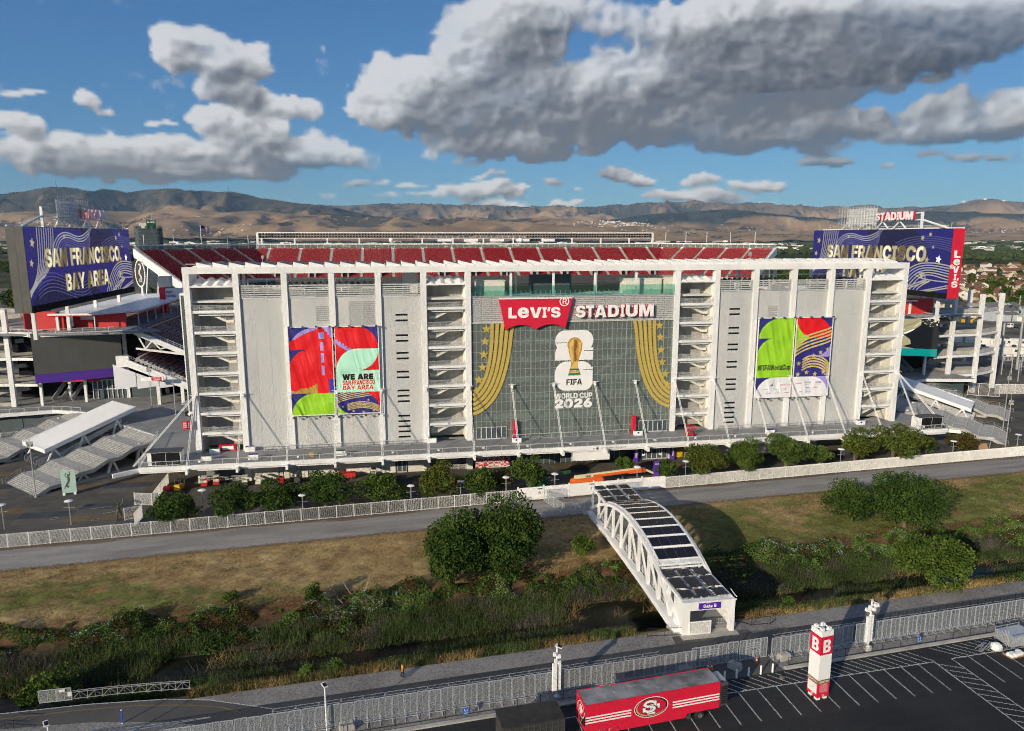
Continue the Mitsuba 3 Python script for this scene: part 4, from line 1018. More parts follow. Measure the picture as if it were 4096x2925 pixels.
gold, gold2, gold3 = (0.50, 0.27, 0.06), (0.66, 0.45, 0.16), (0.22, 0.10, 0.025)
ball = Point(78.38, 26.55).buffer(1.62, 20)
body = Polygon([(77.0, 26.2), (77.05, 25.0), (77.45, 23.6), (77.6, 22.4), (77.5, 21.3), (79.2, 21.3), (79.15, 22.6), (79.5, 24.0), (80.0, 25.4), (80.1, 26.9), (79.7, 26.6)])
base = Polygon([(77.35, 21.35), (79.35, 21.35), (79.85, 19.8), (76.98, 19.8)])
lay = [(two, (.78, .78, .78)), (six, (.78, .78, .78)), (body.union(ball), gold),
       (Polygon([(77.2, 26.9), (78.0, 27.9), (78.2, 26.9), (77.7, 25.8), (78.1, 24.2), (78.0, 22.6), (77.7, 22.6), (77.3, 24.8)]), gold2),
       (Polygon([(78.3, 27.6), (78.9, 27.4), (79.0, 26.2), (78.6, 25.3), (78.9, 23.4), (78.5, 22.0), (78.3, 24.0), (78.2, 25.8)]), gold3),
       (Polygon([(79.2, 27.3), (79.8, 26.9), (79.6, 25.4), (79.1, 24.2), (79.3, 25.9)]), gold2), (Polygon([(77.5, 21.3), (78.4, 22.9), (79.1, 22.9), (79.2, 21.3)]), gold2),
       (base, (0.02, 0.17, 0.09)), (Polygon([(77.28, 21.0), (79.42, 21.0), (79.62, 20.35), (77.12, 20.35)]), gold), (sbox(77.0, 19.8, 79.85, 19.95), gold),
       (mv(text_poly('FIFA', .22, 700), 78.0, 20.72), (.8, .7, .5)), (mv(text_poly('WORLD CUP', .18, 700, width=1.6), 77.55, 20.42), (.8, .7, .5)),
       (mv(text_poly('FIFA', 1.28, 850, width=3.5), 76.62, 17.78), (.015, .015, .015)),
       (mv(text_poly('WORLD CUP', 1.2, 900, width=8.4), 74.08, 14.76), (.78, .78, .78)), (mv(text_poly('2026', 1.9, 900, width=8.4, stroke=3), 74.08, 12.72), (.78, .78, .78)),
       (affinity.rotate(mv(text_poly('TM', .2, 600), 82.0, 16.6), -90), (.05, .05, .05))]
print_part(k, 'print', FS, lay, .27)

scene['banner_cloth'] = {'type': 'twosided', 'b': {'type': 'bumpmap', 't': P(lambda p, n, uv: tfbm(p.x * 1.1 + p.z * .25, p.z * .10, 2.0, 4) * .38 + tfbm(p.x * .3, p.z * .3, 7.0, 2) * .5, .03), 'scale': 1.0, 'b': scene['print_vinyl']['b']}}
# ---- banners on the front
RED, NAVY, LILAC, LIME, MINT, BLK, TAN, BLUE = (0.72, 0.012, 0.018), (0.030, 0.028, 0.20), (0.34, 0.28, 0.66), (0.30, 0.60, 0.025), (0.44, 0.80, 0.62), (0.012, 0.012, 0.012), (0.56, 0.43, 0.16), (0.03, 0.05, 0.38)
BZ0, BZ1 = 13.5, 31.5; BH = BZ1 - BZ0
def quarter(cx, cz, rx, rz, sx, sz):
    """quarter ellipse disc about the corner (cx, cz), opening towards sx, sz"""
    return Polygon([(cx, cz)] + [(cx + sx * rx * math.cos(a), cz + sz * rz * math.sin(a)) for a in np.linspace(0, math.pi / 2, 24)])
def leafshape(x0, z0, x1, z1, f=.55):
    """tile with two opposite corners (upper left, lower right) rounded off"""
    w, h = (x1 - x0) * f, (z1 - z0)
    g = sbox(x0, z0, x1, z1)
    g = g.difference(sbox(x0, z0, x0 + w, z1)).union(quarter(x0 + w, z0, w, h, -1, 1))
    return g
def waves(x0, z0, x1, z1, rx):
    w, h = x1 - x0, z1 - z0; out = []
    for q in range(5):
        o = q * .085 * h
        out.append((ribbon([(x0 - .2, z0 + .52 * h + o), (x0 + .3 * w, z0 + .70 * h + o), (x0 + .65 * w, z0 + .80 * h + o), (x1 + .2, z0 + .92 * h + o)], .042 * h), TAN))
        out.append((ribbon([(x0 + .22 * w, z0 + .16 * h + o * .8), (x0 + .5 * w, z0 + .26 * h + o * .8), (x0 + .78 * w, z0 + .2 * h + o * .8), (x1 + .2, z0 - .02 * h + o * .8)], .04 * h), TAN))
    for q in range(5):
        t = q / 4; out.append((star(x0 + (.12 + .8 * t) * w, z0 + (.34 + .34 * t ** .8) * h, .07 * h), TAN))
    for q in range(4): out.append((star(x0 + (.12 + .24 * q) * w, z0 + (.06 + .05 * (q % 2)) * h, .075 * h), TAN))
    return out
def clip_layers(lay, g): return [(a.intersection(g), c) for a, c in lay]
def banner(x0, x1, art, label):
    k = thing('stadium_banner', label, 'banner', )
    print_part(k, 'printed_face', FS, clip_layers(art, sbox(x0 + .03, BZ0 + .03, x1 - .03, BZ1 - .03)), -.50, 'banner_cloth')
    m = MB(FS); m.box(x0, x1, -.485, -.38, BZ0, BZ1); m.box(x0 - .12, x0, -.56, -.3, BZ0 - .12, BZ1 + .12); m.box(x1, x1 + .12, -.56, -.3, BZ0 - .12, BZ1 + .12); m.box(x0, x1, -.56, -.3, BZ1, BZ1 + .14); m.box(x0, x1, -.56, -.3, BZ0 - .14, BZ0)
    part(k, 'frame', m, 'white_paint')
    for q in range(4):
        u = x0 + .3 + (x1 - x0 - .6) * q / 3
        for z, s in ((BZ1 + .1, 1), (BZ0 - .2, -1)):
            g = MB(FS); g.beam((u, -.3, z), (u, -1.1, z + .1 * s), .07); g.obox((u, -1.15, z + .12 * s), (.42, .3, .3)); part(k, 'spotlight', g, 'dark_steel')
    for u in (x0 + .8, x1 - .8):
        for z in (BZ0 + 1, BZ1 - 1): pass
    m = MB(FS)
    for z in (BZ0 + 2, BZ0 + 9, BZ1 - 2): m.box(x0 + .5, x1 - .5, -.38, .5, z - .08, z + .08)
    part(k, 'bracket', m, 'dark_steel')
def S(x0, w): return lambda s, t: (x0 + s * w, BZ1 - t * BH)
# first: red with bridge tower in lilac blocks
q = S(19.2, 8.5); x0 = 19.2; w = 8.5; zz = lambda t: BZ1 - t * BH; xx = lambda s: x0 + s * w
def steps(pts):
    out = [pts[0]]
    for a, b in zip(pts[:-1], pts[1:]): out += [(b[0], a[1]), b]
    return out
art = [(sbox(x0, BZ0, x0 + w, BZ1), RED), (sbox(x0, zz(.25), xx(.6), BZ1), NAVY), (quarter(xx(.62), zz(.25), .60 * w, .25 * BH, -1, 1), LILAC), (sbox(xx(.6), zz(.25), xx(1), BZ1), LILAC)]
art.append((Polygon(steps([(xx(a), zz(t)) for a, t in ((0.02, .25), (.02, .145), (.10, .13), (.16, .115), (.22, .10), (.28, .085), (.34, .072), (.40, .06), (.46, .048), (.54, .035), (.60, .02), (.68, .008))]) + [(xx(.68), zz(.0)), (xx(.78), zz(0)), (xx(.78), zz(.012)), (xx(.83), zz(.02)), (xx(.83), zz(.05)), (xx(.90), zz(.05)), (xx(.9), zz(.085)), (xx(.95), zz(.085)), (xx(.95), zz(.115)), (xx(1.0), zz(.115)), (xx(1), zz(.25))]), RED))
art += [(sbox(xx(0), zz(.43), xx(.45), zz(.25)), NAVY), (quarter(xx(.46), zz(.45), .46 * w, .20 * BH, -1, 1), RED), (sbox(xx(.0), zz(.75), xx(.03), zz(.43)), RED)]
art += [(sbox(xx(.69), zz(.13), xx(.82), zz(.055)), LILAC), (sbox(xx(.72), zz(.265), xx(.79), zz(.165)), LILAC), (sbox(xx(.725), zz(.40), xx(.795), zz(.29)), LILAC), (sbox(xx(.73), zz(.545), xx(.80), zz(.435)), LILAC)]
art.append((Polygon([(xx(0), zz(.75)), (xx(.62), zz(.75)), (xx(.62), zz(.64)), (xx(.56), zz(.64)), (xx(.56), zz(.66)), (xx(.5), zz(.66)), (xx(.5), zz(.675)), (xx(.42), zz(.675)), (xx(.42), zz(.69)), (xx(.2), zz(.69)), (xx(.2), zz(.71)), (xx(.14), zz(.71)), (xx(.14), zz(.725)), (xx(.0), zz(.715))]), (0.46, 0.27, 0.05)))
art += [(sbox(xx(.89), zz(.75), xx(1), zz(.585)), BLUE), (sbox(xx(0), zz(1), xx(1), zz(.75)), NAVY), (leafshape(xx(0), zz(1), xx(1), zz(.75)), LIME)]
banner(19.2, 27.7, art, 'red and lilac banner with a blocky bridge tower and a lime leaf')
x0 = 28.32; w = 8.55
art = [(sbox(x0, BZ0, x0 + w, BZ1), RED), (sbox(xx(.5), zz(.25), xx(1), zz(0)), NAVY), (quarter(xx(.5), zz(.25), .5 * w, .25 * BH, 1, 1), RED)]
art.append((Polygon(steps([(xx(0), zz(.14)), (xx(.06), zz(.165)), (xx(.13), zz(.19)), (xx(.2), zz(.215)), (xx(.27), zz(.24)), (xx(.36), zz(.268))]) + [(xx(.25), zz(.27)), (xx(.15), zz(.24)), (xx(.07), zz(.21)), (xx(0), zz(.18))]), LILAC))
art += [(leafshape(xx(0), zz(.5), xx(1), zz(.25), .48), MINT), (sbox(xx(.55), zz(.5), xx(1), zz(.25)), RED), (quarter(xx(.5), zz(.25), .5 * w, .25 * BH, 1, -1), MINT), (sbox(xx(0), zz(.75), xx(1), zz(.5)), MINT)]
art += [(mv(text_poly('WE ARE', 1.12, 900, width=6.2, stroke=4), xx(.13), zz(.605)), BLK), (mv(text_poly('SAN FRANCISCO', 1.0, 900, width=6.5), xx(.13), zz(.668)), RED), (mv(text_poly('BAY AREA', .88, 850, width=6.2), xx(.13), zz(.723)), RED)]
lf = leafshape(xx(0), zz(1), xx(1), zz(.75), .0001); lf = sbox(xx(0), zz(1), xx(1), zz(.75)).difference(sbox(xx(.55), zz(1), xx(1), zz(.75)).difference(quarter(xx(.55), zz(1), .45 * w, .25 * BH, 1, 1)))
wv = waves(xx(0), zz(1), xx(1), zz(.75), 1)
art += [(sbox(xx(0), zz(1), xx(1), zz(.75)), RED), (lf, NAVY)] + clip_layers(wv, lf) + [(sbox(xx(0), zz(1), xx(.35), zz(.87)).difference(quarter(xx(.35), zz(.87), .35 * w, .13 * BH, -1, -1)), LIME)]
banner(28.32, 36.87, art, 'mint and red banner reading WE ARE SAN FRANCISCO BAY AREA')
x0 = 120.3; w = 8.6
art = [(sbox(x0, BZ0, x0 + w, BZ1), LIME), (sbox(xx(0), zz(.25), xx(.5), zz(0)), NAVY), (quarter(xx(.62), zz(.25), .6 * w, .25 * BH, -1, 1), LIME), (sbox(xx(0), zz(.43), xx(.42), zz(.25)), NAVY), (quarter(xx(.45), zz(.47), .45 * w, .22 * BH, -1, 1), LIME), (sbox(xx(0), zz(.75), xx(.03), zz(.44)), LIME)]
art += [(mv(text_poly('#FIFAWorldCup', 1.25, 850, width=8.0), xx(.03), zz(.655)), BLK), (sbox(xx(0), zz(1), xx(1), zz(.75)), NAVY), (leafshape(xx(0), zz(1), xx(1), zz(.75), .5), (.76, .76, .80))]
GR = (.05, .05, .06)
art += [(Polygon([(xx(.42) + .26 * q, zz(.86)), (xx(.42) + .26 * q + .2, zz(.86)), (xx(.42) + .26 * q, zz(.86) + .28 + .2 * q), (xx(.42) + .26 * q - .16, zz(.86) + .22 + .2 * q)]), GR) for q in range(3)]
art += [(mv(text_poly(t_, h_, 700), xx(s_), zz(y_)), c_) for t_, h_, s_, y_, c_ in (('Coca-Cola', .36, .70, .855, (.6, .02, .03)), ('aramco', .26, .22, .905, (.05, .3, .2)), ('AIRWAYS', .22, .5, .905, GR), ('bank', .3, .8, .905, (.5, .1, .1)), ('valvoline', .24, .3, .955, BLUE), ('airbnb', .26, .58, .955, (.6, .1, .12)), ('DIAGEO', .24, .82, .955, GR))]
banner(120.3, 128.9, art, 'lime green banner reading #FIFAWorldCup with a white foot of sponsor names')
x0 = 129.5; w = 8.7
wv = waves(xx(0), zz(.75), xx(1), zz(.25), 1); lf = leafshape(xx(0), zz(.5), xx(1), zz(.25), .6)
art = [(sbox(x0, BZ0, x0 + w, BZ1), NAVY), (sbox(xx(0), zz(.25), xx(.4), zz(0)), LIME), (quarter(xx(.5), zz(.0), .5 * w, .25 * BH, -1, -1), RED), (sbox(xx(.5), zz(.25), xx(1), zz(.0)), NAVY), (quarter(xx(.5), zz(.25), .5 * w, .25 * BH, 1, 1), RED),
       (sbox(xx(0), zz(.5), xx(.6), zz(.25)), LIME), (lf, NAVY), (sbox(xx(.0), zz(.75), xx(1), zz(.44)), NAVY)] + wv + [(sbox(xx(.6), zz(.5), xx(1), zz(.34)).difference(quarter(xx(.4), zz(.34), .58 * w, .16 * BH, 1, -1)), LILAC)]
art += [(sbox(xx(0), zz(1), xx(1), zz(.75)), LILAC), (sbox(xx(0), zz(1), xx(.5), zz(.75)).union(quarter(xx(.5), zz(1), .5 * w, .25 * BH, 1, 1)), (.76, .76, .80))]
art += [(mv(text_poly(t_, h_, 700), xx(s_), zz(y_)), c_) for t_, h_, s_, y_, c_ in (('Lenovo', .38, .05, .842, (.6, .03, .05)), ('QATAR', .34, .33, .835, (.25, .03, .12)), ('AIRWAYS', .2, .34, .855, (.25, .03, .12)), ('VISA', .46, .63, .842, (.04, .05, .35)), ('Dove', .32, .36, .90, (.05, .08, .3)), ('verizon', .3, .56, .90, (.5, .03, .03)), ('PIF', .34, .2, .955, (.03, .2, .15)), ('Unilever', .24, .38, .955, BLUE))]
banner(129.5, 138.2, art, 'banner with a red leaf over navy waves and stars, rightmost of the four')
for u, lb in ((27.45, 'tall narrow red and cream strip on the column between the two left banners'), (128.75, 'tall narrow red and gold strip on the column between the two right banners')):
    k = thing('column_strip', lb, 'banner')
    lay = [(sbox(u, BZ0, u + 1.1, BZ1), (0.36, 0.015, 0.02))]
    if u < 60: lay += [(Polygon([(u + .1, 28.5), (u + .55, 27.6), (u + 1.0, 28.5), (u + 1.0, 30.2), (u + .1, 30.2)]), (.75, .72, .68)), (mv(affinity.rotate(text_poly('V', 1.0, 900), 0), u + .2, 28.8), BLK), (sbox(u + .3, 23.2, u + 1.1, 26.5), (.72, .62, .45)), (sbox(u + .5, 24.0, u + .8, 25.8), (.36, .015, .02)), (sbox(u + .4, 20.8, u + 1.1, 22.6), (.5, .33, .12)), (Point(u + .6, 18.6).buffer(.55).difference(Point(u + .6, 18.6).buffer(.28)), (.75, .72, .68)), (Point(u + .6, 17.2).buffer(.6).difference(Point(u + .65, 17.4).buffer(.3)), (.75, .72, .68)), (sbox(u + .2, 16.2, u + 1.1, 16.5), (.75, .72, .68))]
    else: lay += [(sbox(u, 22.6 - q * .45, u + 1.1, 22.8 - q * .45), (.55, .36, .1)) for q in range(4)] + [(mv(text_poly('ev', .8, 800), u + .1, 29.2), (.75, .72, .72)), (sbox(u, 16.4, u + 1.1, 18.4), (.5, .32, .14))]
    print_part(k, 'printed_face', FS, lay, -.07)
    m = MB(FS); m.box(u, u + 1.1, -.055, -.02, BZ0, BZ1); part(k, 'backing', m, 'dark_steel')
# ------------------------------------------------------------------ scoreboards, stands, ramps, stairs at both ends
def mirror(F, c=155.6):
    return lambda p: F(np.asarray(p, float) * [-1, 1, 1] + [c, 0, 0])
SCREEN = 1.0
def glow(name, c):
    c = np.array(c) * SCREEN
    scene[name] = {'type': 'twosided', 'b': {'type': 'principled', 'base_color': rgb(*np.minimum(np.array(c) * .6 + .008, .6)), 'roughness': 0.4}}
    return {'type': 'area', 'radiance': rgb(*c.tolist())}
EM = {n: glow('screen_' + n, c) for n, c in (('navy', (.0030, .0027, .030)), ('deep', (.0016, .0016, .010)), ('silver', (.075, .075, .085)), ('dim', (.018, .018, .05)), ('gold', (.10, .088, .05)), ('goldhi', (.20, .185, .13)), ('golddark', (.03, .023, .009)), ('black', (.002, .002, .002)), ('teal', (0.0, .065, .058)), ('white', (.28, .28, .27)))}
def screen_part(parent, name, F, layers, y):
    """flat lit screen: one mesh per colour, no two overlapping"""
    by = {}
    for g, c in partition(layers): by.setdefault(c, []).append(g)
    for c, gs in by.items():
        v, f = tri(union_all(gs))
        if len(v): part(parent, name, (F(np.stack([v[:, 0], np.full(len(v), y), v[:, 1]], 1)), f), 'screen_' + c, emitter=EM[c])
SW, SH = 67.0, 17.7
def board_art():
    lay = [(sbox(0, 0, SW, SH), 'navy'), (Polygon([(30, SH), (52, SH), (58, 13), (48, 10), (34, 12)]), 'deep'), (Polygon([(0, 0), (40, 0), (36, 4), (14, 6), (4, 3)]), 'deep')]
    F_ = sbox(0, 0, SW, SH)
    for q in range(8):
        lay.append((ribbon([(6.5 + q * 1.15, SH + 1), (6.0 + q * 1.1, 13), (4.8 + q * .8, 8), (1.5 + q * .45, 4.2 + q * .1), (-3 + q * .3, 2.2 - q * .2)], .34).intersection(F_), 'silver' if q % 3 else 'gold'))
    for q in range(7):
        lay.append((ribbon([(13 + q * 1.3, 9.5), (16.5 + q * 1.0, 15.4 - q * .35), (22 + q * .3, 16.6 - q * .62), (29, 15.6 - q * .62), (35, 16.9 - q * .7), (40 - q * .8, 19)], .30).intersection(F_), 'silver' if q < 3 else 'dim'))
    for q in range(9):
        lay.append((ribbon([(44 + q * 1.45, -1), (47.5 + q * 1.3, 3.0 - q * .12), (52 + q * 1.0, 6.6 - q * .45), (58, 8.1 - q * .70), (68, 7.4 - q * .72)], .33).intersection(F_), 'silver' if q % 4 else 'gold'))
    for q in range(6):
        lay.append((ribbon([(44, 9.0 + q * .9), (50, 11.4 + q * .75), (57, 12.6 + q * .62), (68, 11.2 + q * .7)], .2).intersection(F_), 'dim'))
        lay.append((ribbon([(4, 5.4 - q * .8), (12, 7.0 - q * .85), (22, 4.6 - q * .8), (34, 4.8 - q * .9)], .2).intersection(F_), 'dim'))
    for x, z, s in ((3.5, 14.2, 1.3), (2.2, 9.6, 1.1), (20.5, 15.6, .8), (55.5, 15.2, .9), (58.5, 16.2, .8), (62.5, 9.2, 1.25), (56.5, 4.3, 1.3), (58, 9.0, 1.0), (48, 2.0, .9), (60, 12.6, .6)):
        lay.append((star(x, z, s, .2).intersection(F_), 'gold' if s != 1.25 else 'white'))
    def goldtext(t, x, z, w, h):
        g = mv(text_poly(t, h, 850, width=w), x, z); b = g.bounds
        lay.append((g.buffer(.22), 'golddark')); lay.append((g, 'gold'))
        for q in range(7):
            a = b[0] + (b[2] - b[0]) * (q + .15) / 7
            lay.append((g.intersection(Polygon([(a, b[1]), (a + w * .07, b[1]), (a + w * .10, b[3]), (a + w * .03, b[3])])), 'goldhi' if q % 2 == 0 else 'golddark'))
    goldtext('SAN FRANCISCO', 9.0, 8.4, 48.5, 4.3); goldtext('BAY AREA', 19.0, 2.2, 28.5, 4.1)
    return lay
ART = board_art()
for side in (0, 1):
    lab = ['left scoreboard reading SAN FRANCISCO BAY AREA on navy with a plain dark grey end', 'right scoreboard half hidden by the stadium front, with a red LEVI\'S end panel'][side]
    k = thing('scoreboard', lab, 'scoreboard')
    F = frame_in(FS, -40.6, 30, 90) if side == 0 else frame_in(FS, 192.6, 97, -90)
    m = MB(F); m.box(0, SW, .06, 3.6, 32.35, 51.65); part(k, 'body', m, 'dark_steel')
    m = MB(F); m.box(0, SW, -.25, .05, 32.3, 33.8); part(k, 'bottom_band', m, 'dark_void')
    screen_part(k, 'screen', lambda p, F=F: F(np.asarray(p) + [0, 0, 33.85]), ART, -.02)
    m = MB(F)
    x = -.12 if side == 0 else SW + .02
    for a in range(2): m.box(x, x + .1, .02 + a * 1.8, 1.78 + a * 1.8, 32.4, 51.7)
    ep = part(k, 'end_panel', m, 'screen_side' if side == 0 else 'brand_red', label=['dark grey end panel', 'red end panel with white LEVI\'S reading down'][side])
    if side == 1:
        G = frame_in(FS, 192.75, 29.88, 0); g = MB(G); z = 45.9
        for ch, h in (('L', 2.0), ('e', 1.75), ('V', 1.85), ('I', 1.7), ('S', 1.75)):
            t = text_poly(ch, 1, 900); b = t.bounds; t = affinity.scale(t, (1.9 if ch not in 'I' else .75) / (b[2] - b[0]), h / (b[3] - b[1]), origin=(0, 0)); b = t.bounds
            z -= h + .28; g.wall(mv(t, 1.72 - (b[2] - b[0]) / 2 - b[0], z - b[1]), -.13, -.02)
            if ch == 'I': g.wall(mv(text_poly('\u2019', 1.7, 900), 2.4, z - 1.1), -.13, -.02)
        g.wall(Point(.35, 41.2).buffer(.62).difference(Point(.35, 41.2).buffer(.48)), -.13, -.02); g.wall(mv(text_poly('R', .6, 600), .12, 40.9), -.13, -.02)
        part(ep, 'letters', g, 'sign_white')
    m = MB(F)
    for t in np.linspace(6, SW - 6, 4): m = MB(F); m.box(t - .3, t + .3, 2.2, 3.0, 25.45, 32.3); part(k, 'leg', m, 'white_steel')
    m = MB(F); ax = 6 if side == 0 else SW - 6; sg = 1 if side == 0 else -1
    m.tube((ax - sg * 2, 2, 51.7), (ax + sg * 9.5, 2.4, 54.4), .3, 8); m.beam((ax + sg * 9.5, 2.4, 51.7), (ax + sg * 9.5, 2.4, 56.6), .6); m.beam((ax + sg * 9.5, 2.4, 54.4), (ax + sg * 46, 2.4, 54.0), .35); m.beam((ax + sg * 9.5, 2.4, 56.4), (ax + sg * 13, 2.4, 56.4), .35)
    for t in (16, 24, 33, 42): m.tube((ax + sg * t, 2.4, 51.7), (ax + sg * (t + 3), 2.4, 54.2), .25, 6); m.tube((ax + sg * (t + 6), 2.4, 51.7), (ax + sg * (t + 3), 2.4, 54.2), .25, 6)
    m.beam((ax, 3.4, 52.6), (ax + sg * 50, 3.4, 52.6), .12); m.box(0, SW, 3.2, 3.5, 51.65, 52.0)
    part(k, 'top_truss', m, 'white_steel')
    m = MB(F)
    for t in (1.5, 10, 30, 52, 65): m.tube((t, 1, 51.6), (t, 1, 53.4), .07, 5); m.beam((t, 1, 53.4), (t + .8, .6, 53.3), .14)
    part(k, 'camera_arm', m, 'galvanised')
    # covered sign with scaffolding, and the lettering next to it
    k = thing('covered_sign', ['sheeted sign inside scaffolding above the left scoreboard', 'sheeted sign inside scaffolding above the right scoreboard'][side], 'sign')
    c0, c1 = (22, 35.3) if side == 0 else (17.2, 32)
    yy = 1.6
    m = MB(F)
    for q in range(9):
        for w_ in range(6):
            a, b = c0 + (c1 - c0) * w_ / 6, c0 + (c1 - c0) * (w_ + 1) / 6; m.box(a + .04, b - .04, yy, yy + .12, 53.4 + q * .57, 53.93 + q * .57)
    part(k, 'cover_sheet', m, 'canopy_white')
    m = MB(F); arcs = lambda xa, xb: [(xa + (xb - xa) * t, 53.3 - .8 * (1 - math.sin(math.pi * t))) for t in np.linspace(0, 1, 10)]
    m.wall(Polygon([(c0, 53.36), (c1, 53.36)] + arcs(c1, (c0 + c1) / 2) + arcs((c0 + c1) / 2, c0)), yy, yy + .1); part(k, 'cover_skirt', m, 'canopy_white')
    g = MB(F)
    for yb in (yy - .8, yy - 2.0):
        for x in np.arange(c0 - 2.2, c1 + 2.3, 1.5): g.tube((x, yb, 51.7), (x, yb, 59.0 if abs(x - c0) > 1 else 59.6), .05, 4)
        for z in np.arange(52.6, 59.1, .8): g.tube((c0 - 2.6, yb, z), (c1 + 2.4, yb, z), .04, 4)
    for x in np.arange(c0 - 2.2, c1 + 2.3, 1.5):
        for z in np.arange(53, 59.1, 1.6): g.tube((x, yy - .8, z), (x, yy - 2.0, z), .04, 4)
    part(k, 'scaffold', g, 'galvanised')
    k = thing('roof_lettering', ['red and white letters STADIUM in shade above the left scoreboard', 'bright white letters STADIUM with red sides above the right scoreboard'][side], 'sign')
    x = c1 - .5 if side == 0 else c1 + .4
    for ch, w_ in zip('STADIUM', (2.2, 1.9, 2.55, 2.5, .9, 2.6, 3.1)):
        t = text_poly(ch, 2.45, 900, width=w_); b = t.bounds; t = affinity.scale(t, 1, 2.45 / (b[3] - b[1]), origin=(0, 0)); t = mv(t, x, 54.4 - t.bounds[1])
        lt = part(k, 'letter', MB(F).wall(t, .8, .92), 'sign_white'); part(lt, 'letter_side', MB(F).wall(t, .93, 1.7), 'brand_red'); x += w_ + .22

# ---- far upper stand: three straight wings of seats
def seat_rows(m, rows, L, r, aisle=(), gap=1.2):
    """rows: (y, z) in the local frame, seats along x; one small backrest and cushion for every seat"""
    xs_ = np.arange(.3, L - .3, .56)
    ok = np.ones(len(xs_), bool)
    for a in aisle: ok &= np.abs(xs_ - a) > gap / 2
    xs_ = xs_[ok]
    bv = np.array([[-.23, -.02, .42], [.23, -.02, .42], [.23, .10, .86], [-.23, .10, .86], [-.23, -.40, .46], [.23, -.40, .46]])
    bf = np.array([[0, 1, 2], [0, 2, 3], [4, 5, 1], [4, 1, 0]])
    for y, z in rows:
        v = (bv[None] + np.stack([xs_, 0 * xs_ + y, 0 * xs_ + z], 1)[:, None]).reshape(-1, 3)
        f = (bf[None] + np.arange(len(xs_))[:, None, None] * 6).reshape(-1, 3); m.raw(v, f)
def wing(k, F, L, nrow, y0, z0, dy, dz, aisles, seat='seat_red', base=True, label=None, skew=0.0):
    rows = [(y0 + q * dy, z0 + q * dz) for q in range(nrow)]
    m = MB(F)
    for y, z in rows: m.box(0, L, y - .45, y + dy - .45, z - 1.0, z)
    part(k, 'terrace', m, 'stand_concrete')
    cuts = [0.0] + list(aisles) + [L]
    for a, b in zip(cuts[:-1], cuts[1:]):
        g = MB(lambda p, F=F, a=a: F(np.asarray(p) + [a, 0, 0])); seat_rows(g, rows, b - a, rng, (0, b - a), 1.5)
        part(k, 'seat_block', g, seat)
    for a in aisles:
        g = MB(F)
        for y, z in rows: g.box(a - .6, a + .6, y - .45, y + .05, z, z + .2)
        for q in range(0, nrow - 4, 5): g.beam((a, rows[q][0], rows[q][1] + .9), (a, rows[q + 3][0], rows[q + 3][1] + .9), .06); g.beam((a, rows[q][0], rows[q][1]), (a, rows[q][0], rows[q][1] + .9), .06); g.beam((a, rows[q + 3][0], rows[q + 3][1]), (a, rows[q + 3][0], rows[q + 3][1] + .9), .06)
        part(k, 'aisle', g, 'stand_concrete')
    return rows
k = thing('far_stand', 'far upper stand of red seats running the whole length behind the stadium front', 'grandstand')
NR, DY, DZ = 37, .80, .335
Y0 = 211 - NR * DY; Z0 = 43.6 - NR * DZ
LC = 200.0
F = frame_in(FS, -22, 0, 0)
wing(k, F, LC, NR, Y0, Z0, DY, DZ, [14.3 * q + 6 for q in range(0, 14)])
ANG = 46.5; LW = 58.0
FL = frame_in(FS, -22 - LW * math.cos(math.radians(ANG)), 211 - LW * math.sin(math.radians(ANG)), ANG)
wing(k, FL, LW - 1, NR, -NR * DY, Z0, DY, DZ, [11, 22.5, 34, 45.5], 'seat_red')
FR = frame_in(FS, 178, 211, -ANG)
wing(k, lambda p, FR=FR: FR(np.asarray(p) + [1, 0, 0]), LW - 1, NR, -NR * DY, Z0, DY, DZ, [11, 22.5, 34, 45.5], 'seat_red')
# tunnel mouths near the foot of the rows
m = MB(F); g = MB(F)
for q in range(13):
    x = 13.2 + 14.3 * q; z = Z0 + 4 * DZ
    m.box(x - .9, x + .9, Y0 + .4, Y0 + 2.8, z - 1.0, z + 1.7); g.box(x - 1.7, x - .95, Y0 - .2, Y0 + 3.4, Z0, z + 1.9); g.box(x + .95, x + 1.7, Y0 - .2, Y0 + 3.4, Z0, z + 1.9); g.box(x - 1.7, x + 1.7, Y0 + 2.8, Y0 + 3.4, Z0, z + 1.9)
part(k, 'tunnel_mouth', m, 'dark_void'); part(k, 'tunnel_wall', g, 'stand_concrete')
m = MB(F); m.box(0, LC, Y0 - 1.2, Y0 - 1.0, Z0 - 3, Z0 + .5); m.box(0, LC, Y0 - 1.35, Y0 - 1.2, Z0 - 1.6, Z0 - .1); part(k, 'front_wall', m, 'dark_steel')
def rim(Fq, L, wall=True):
    m = MB(Fq); m.box(0, L, .3, .7, 41 if not wall else 36, 44.0); m.box(0, L, .25, .5, 45.6, 46.1)
    if wall: m.box(0, L, 8, 8.4, 25, 43.6)
    for x in np.arange(.1, L, 3.05): m.box(x - .07, x + .07, .3, .42, 44, 45.6)
    part(k, 'rim_rail', m, 'white_paint')
    g = MB(Fq)
    for x in np.arange(.2, L - 2, 3.05): g.quad((x, .36, 44.02), (x + 2.9, .36, 44.02), (x + 2.9, .36, 45.6), (x, .36, 45.6))
    part(k, 'rim_glass', g, 'pane_glass')
def shiftF(Fq, dx, dy): return lambda p: Fq(np.asarray(p, float) + [dx, dy, 0])
rim(shiftF(F, 0, 211), LC); rim(shiftF(FL, 0, 0), LW, False); rim(shiftF(FR, 0, 0), LW, False)
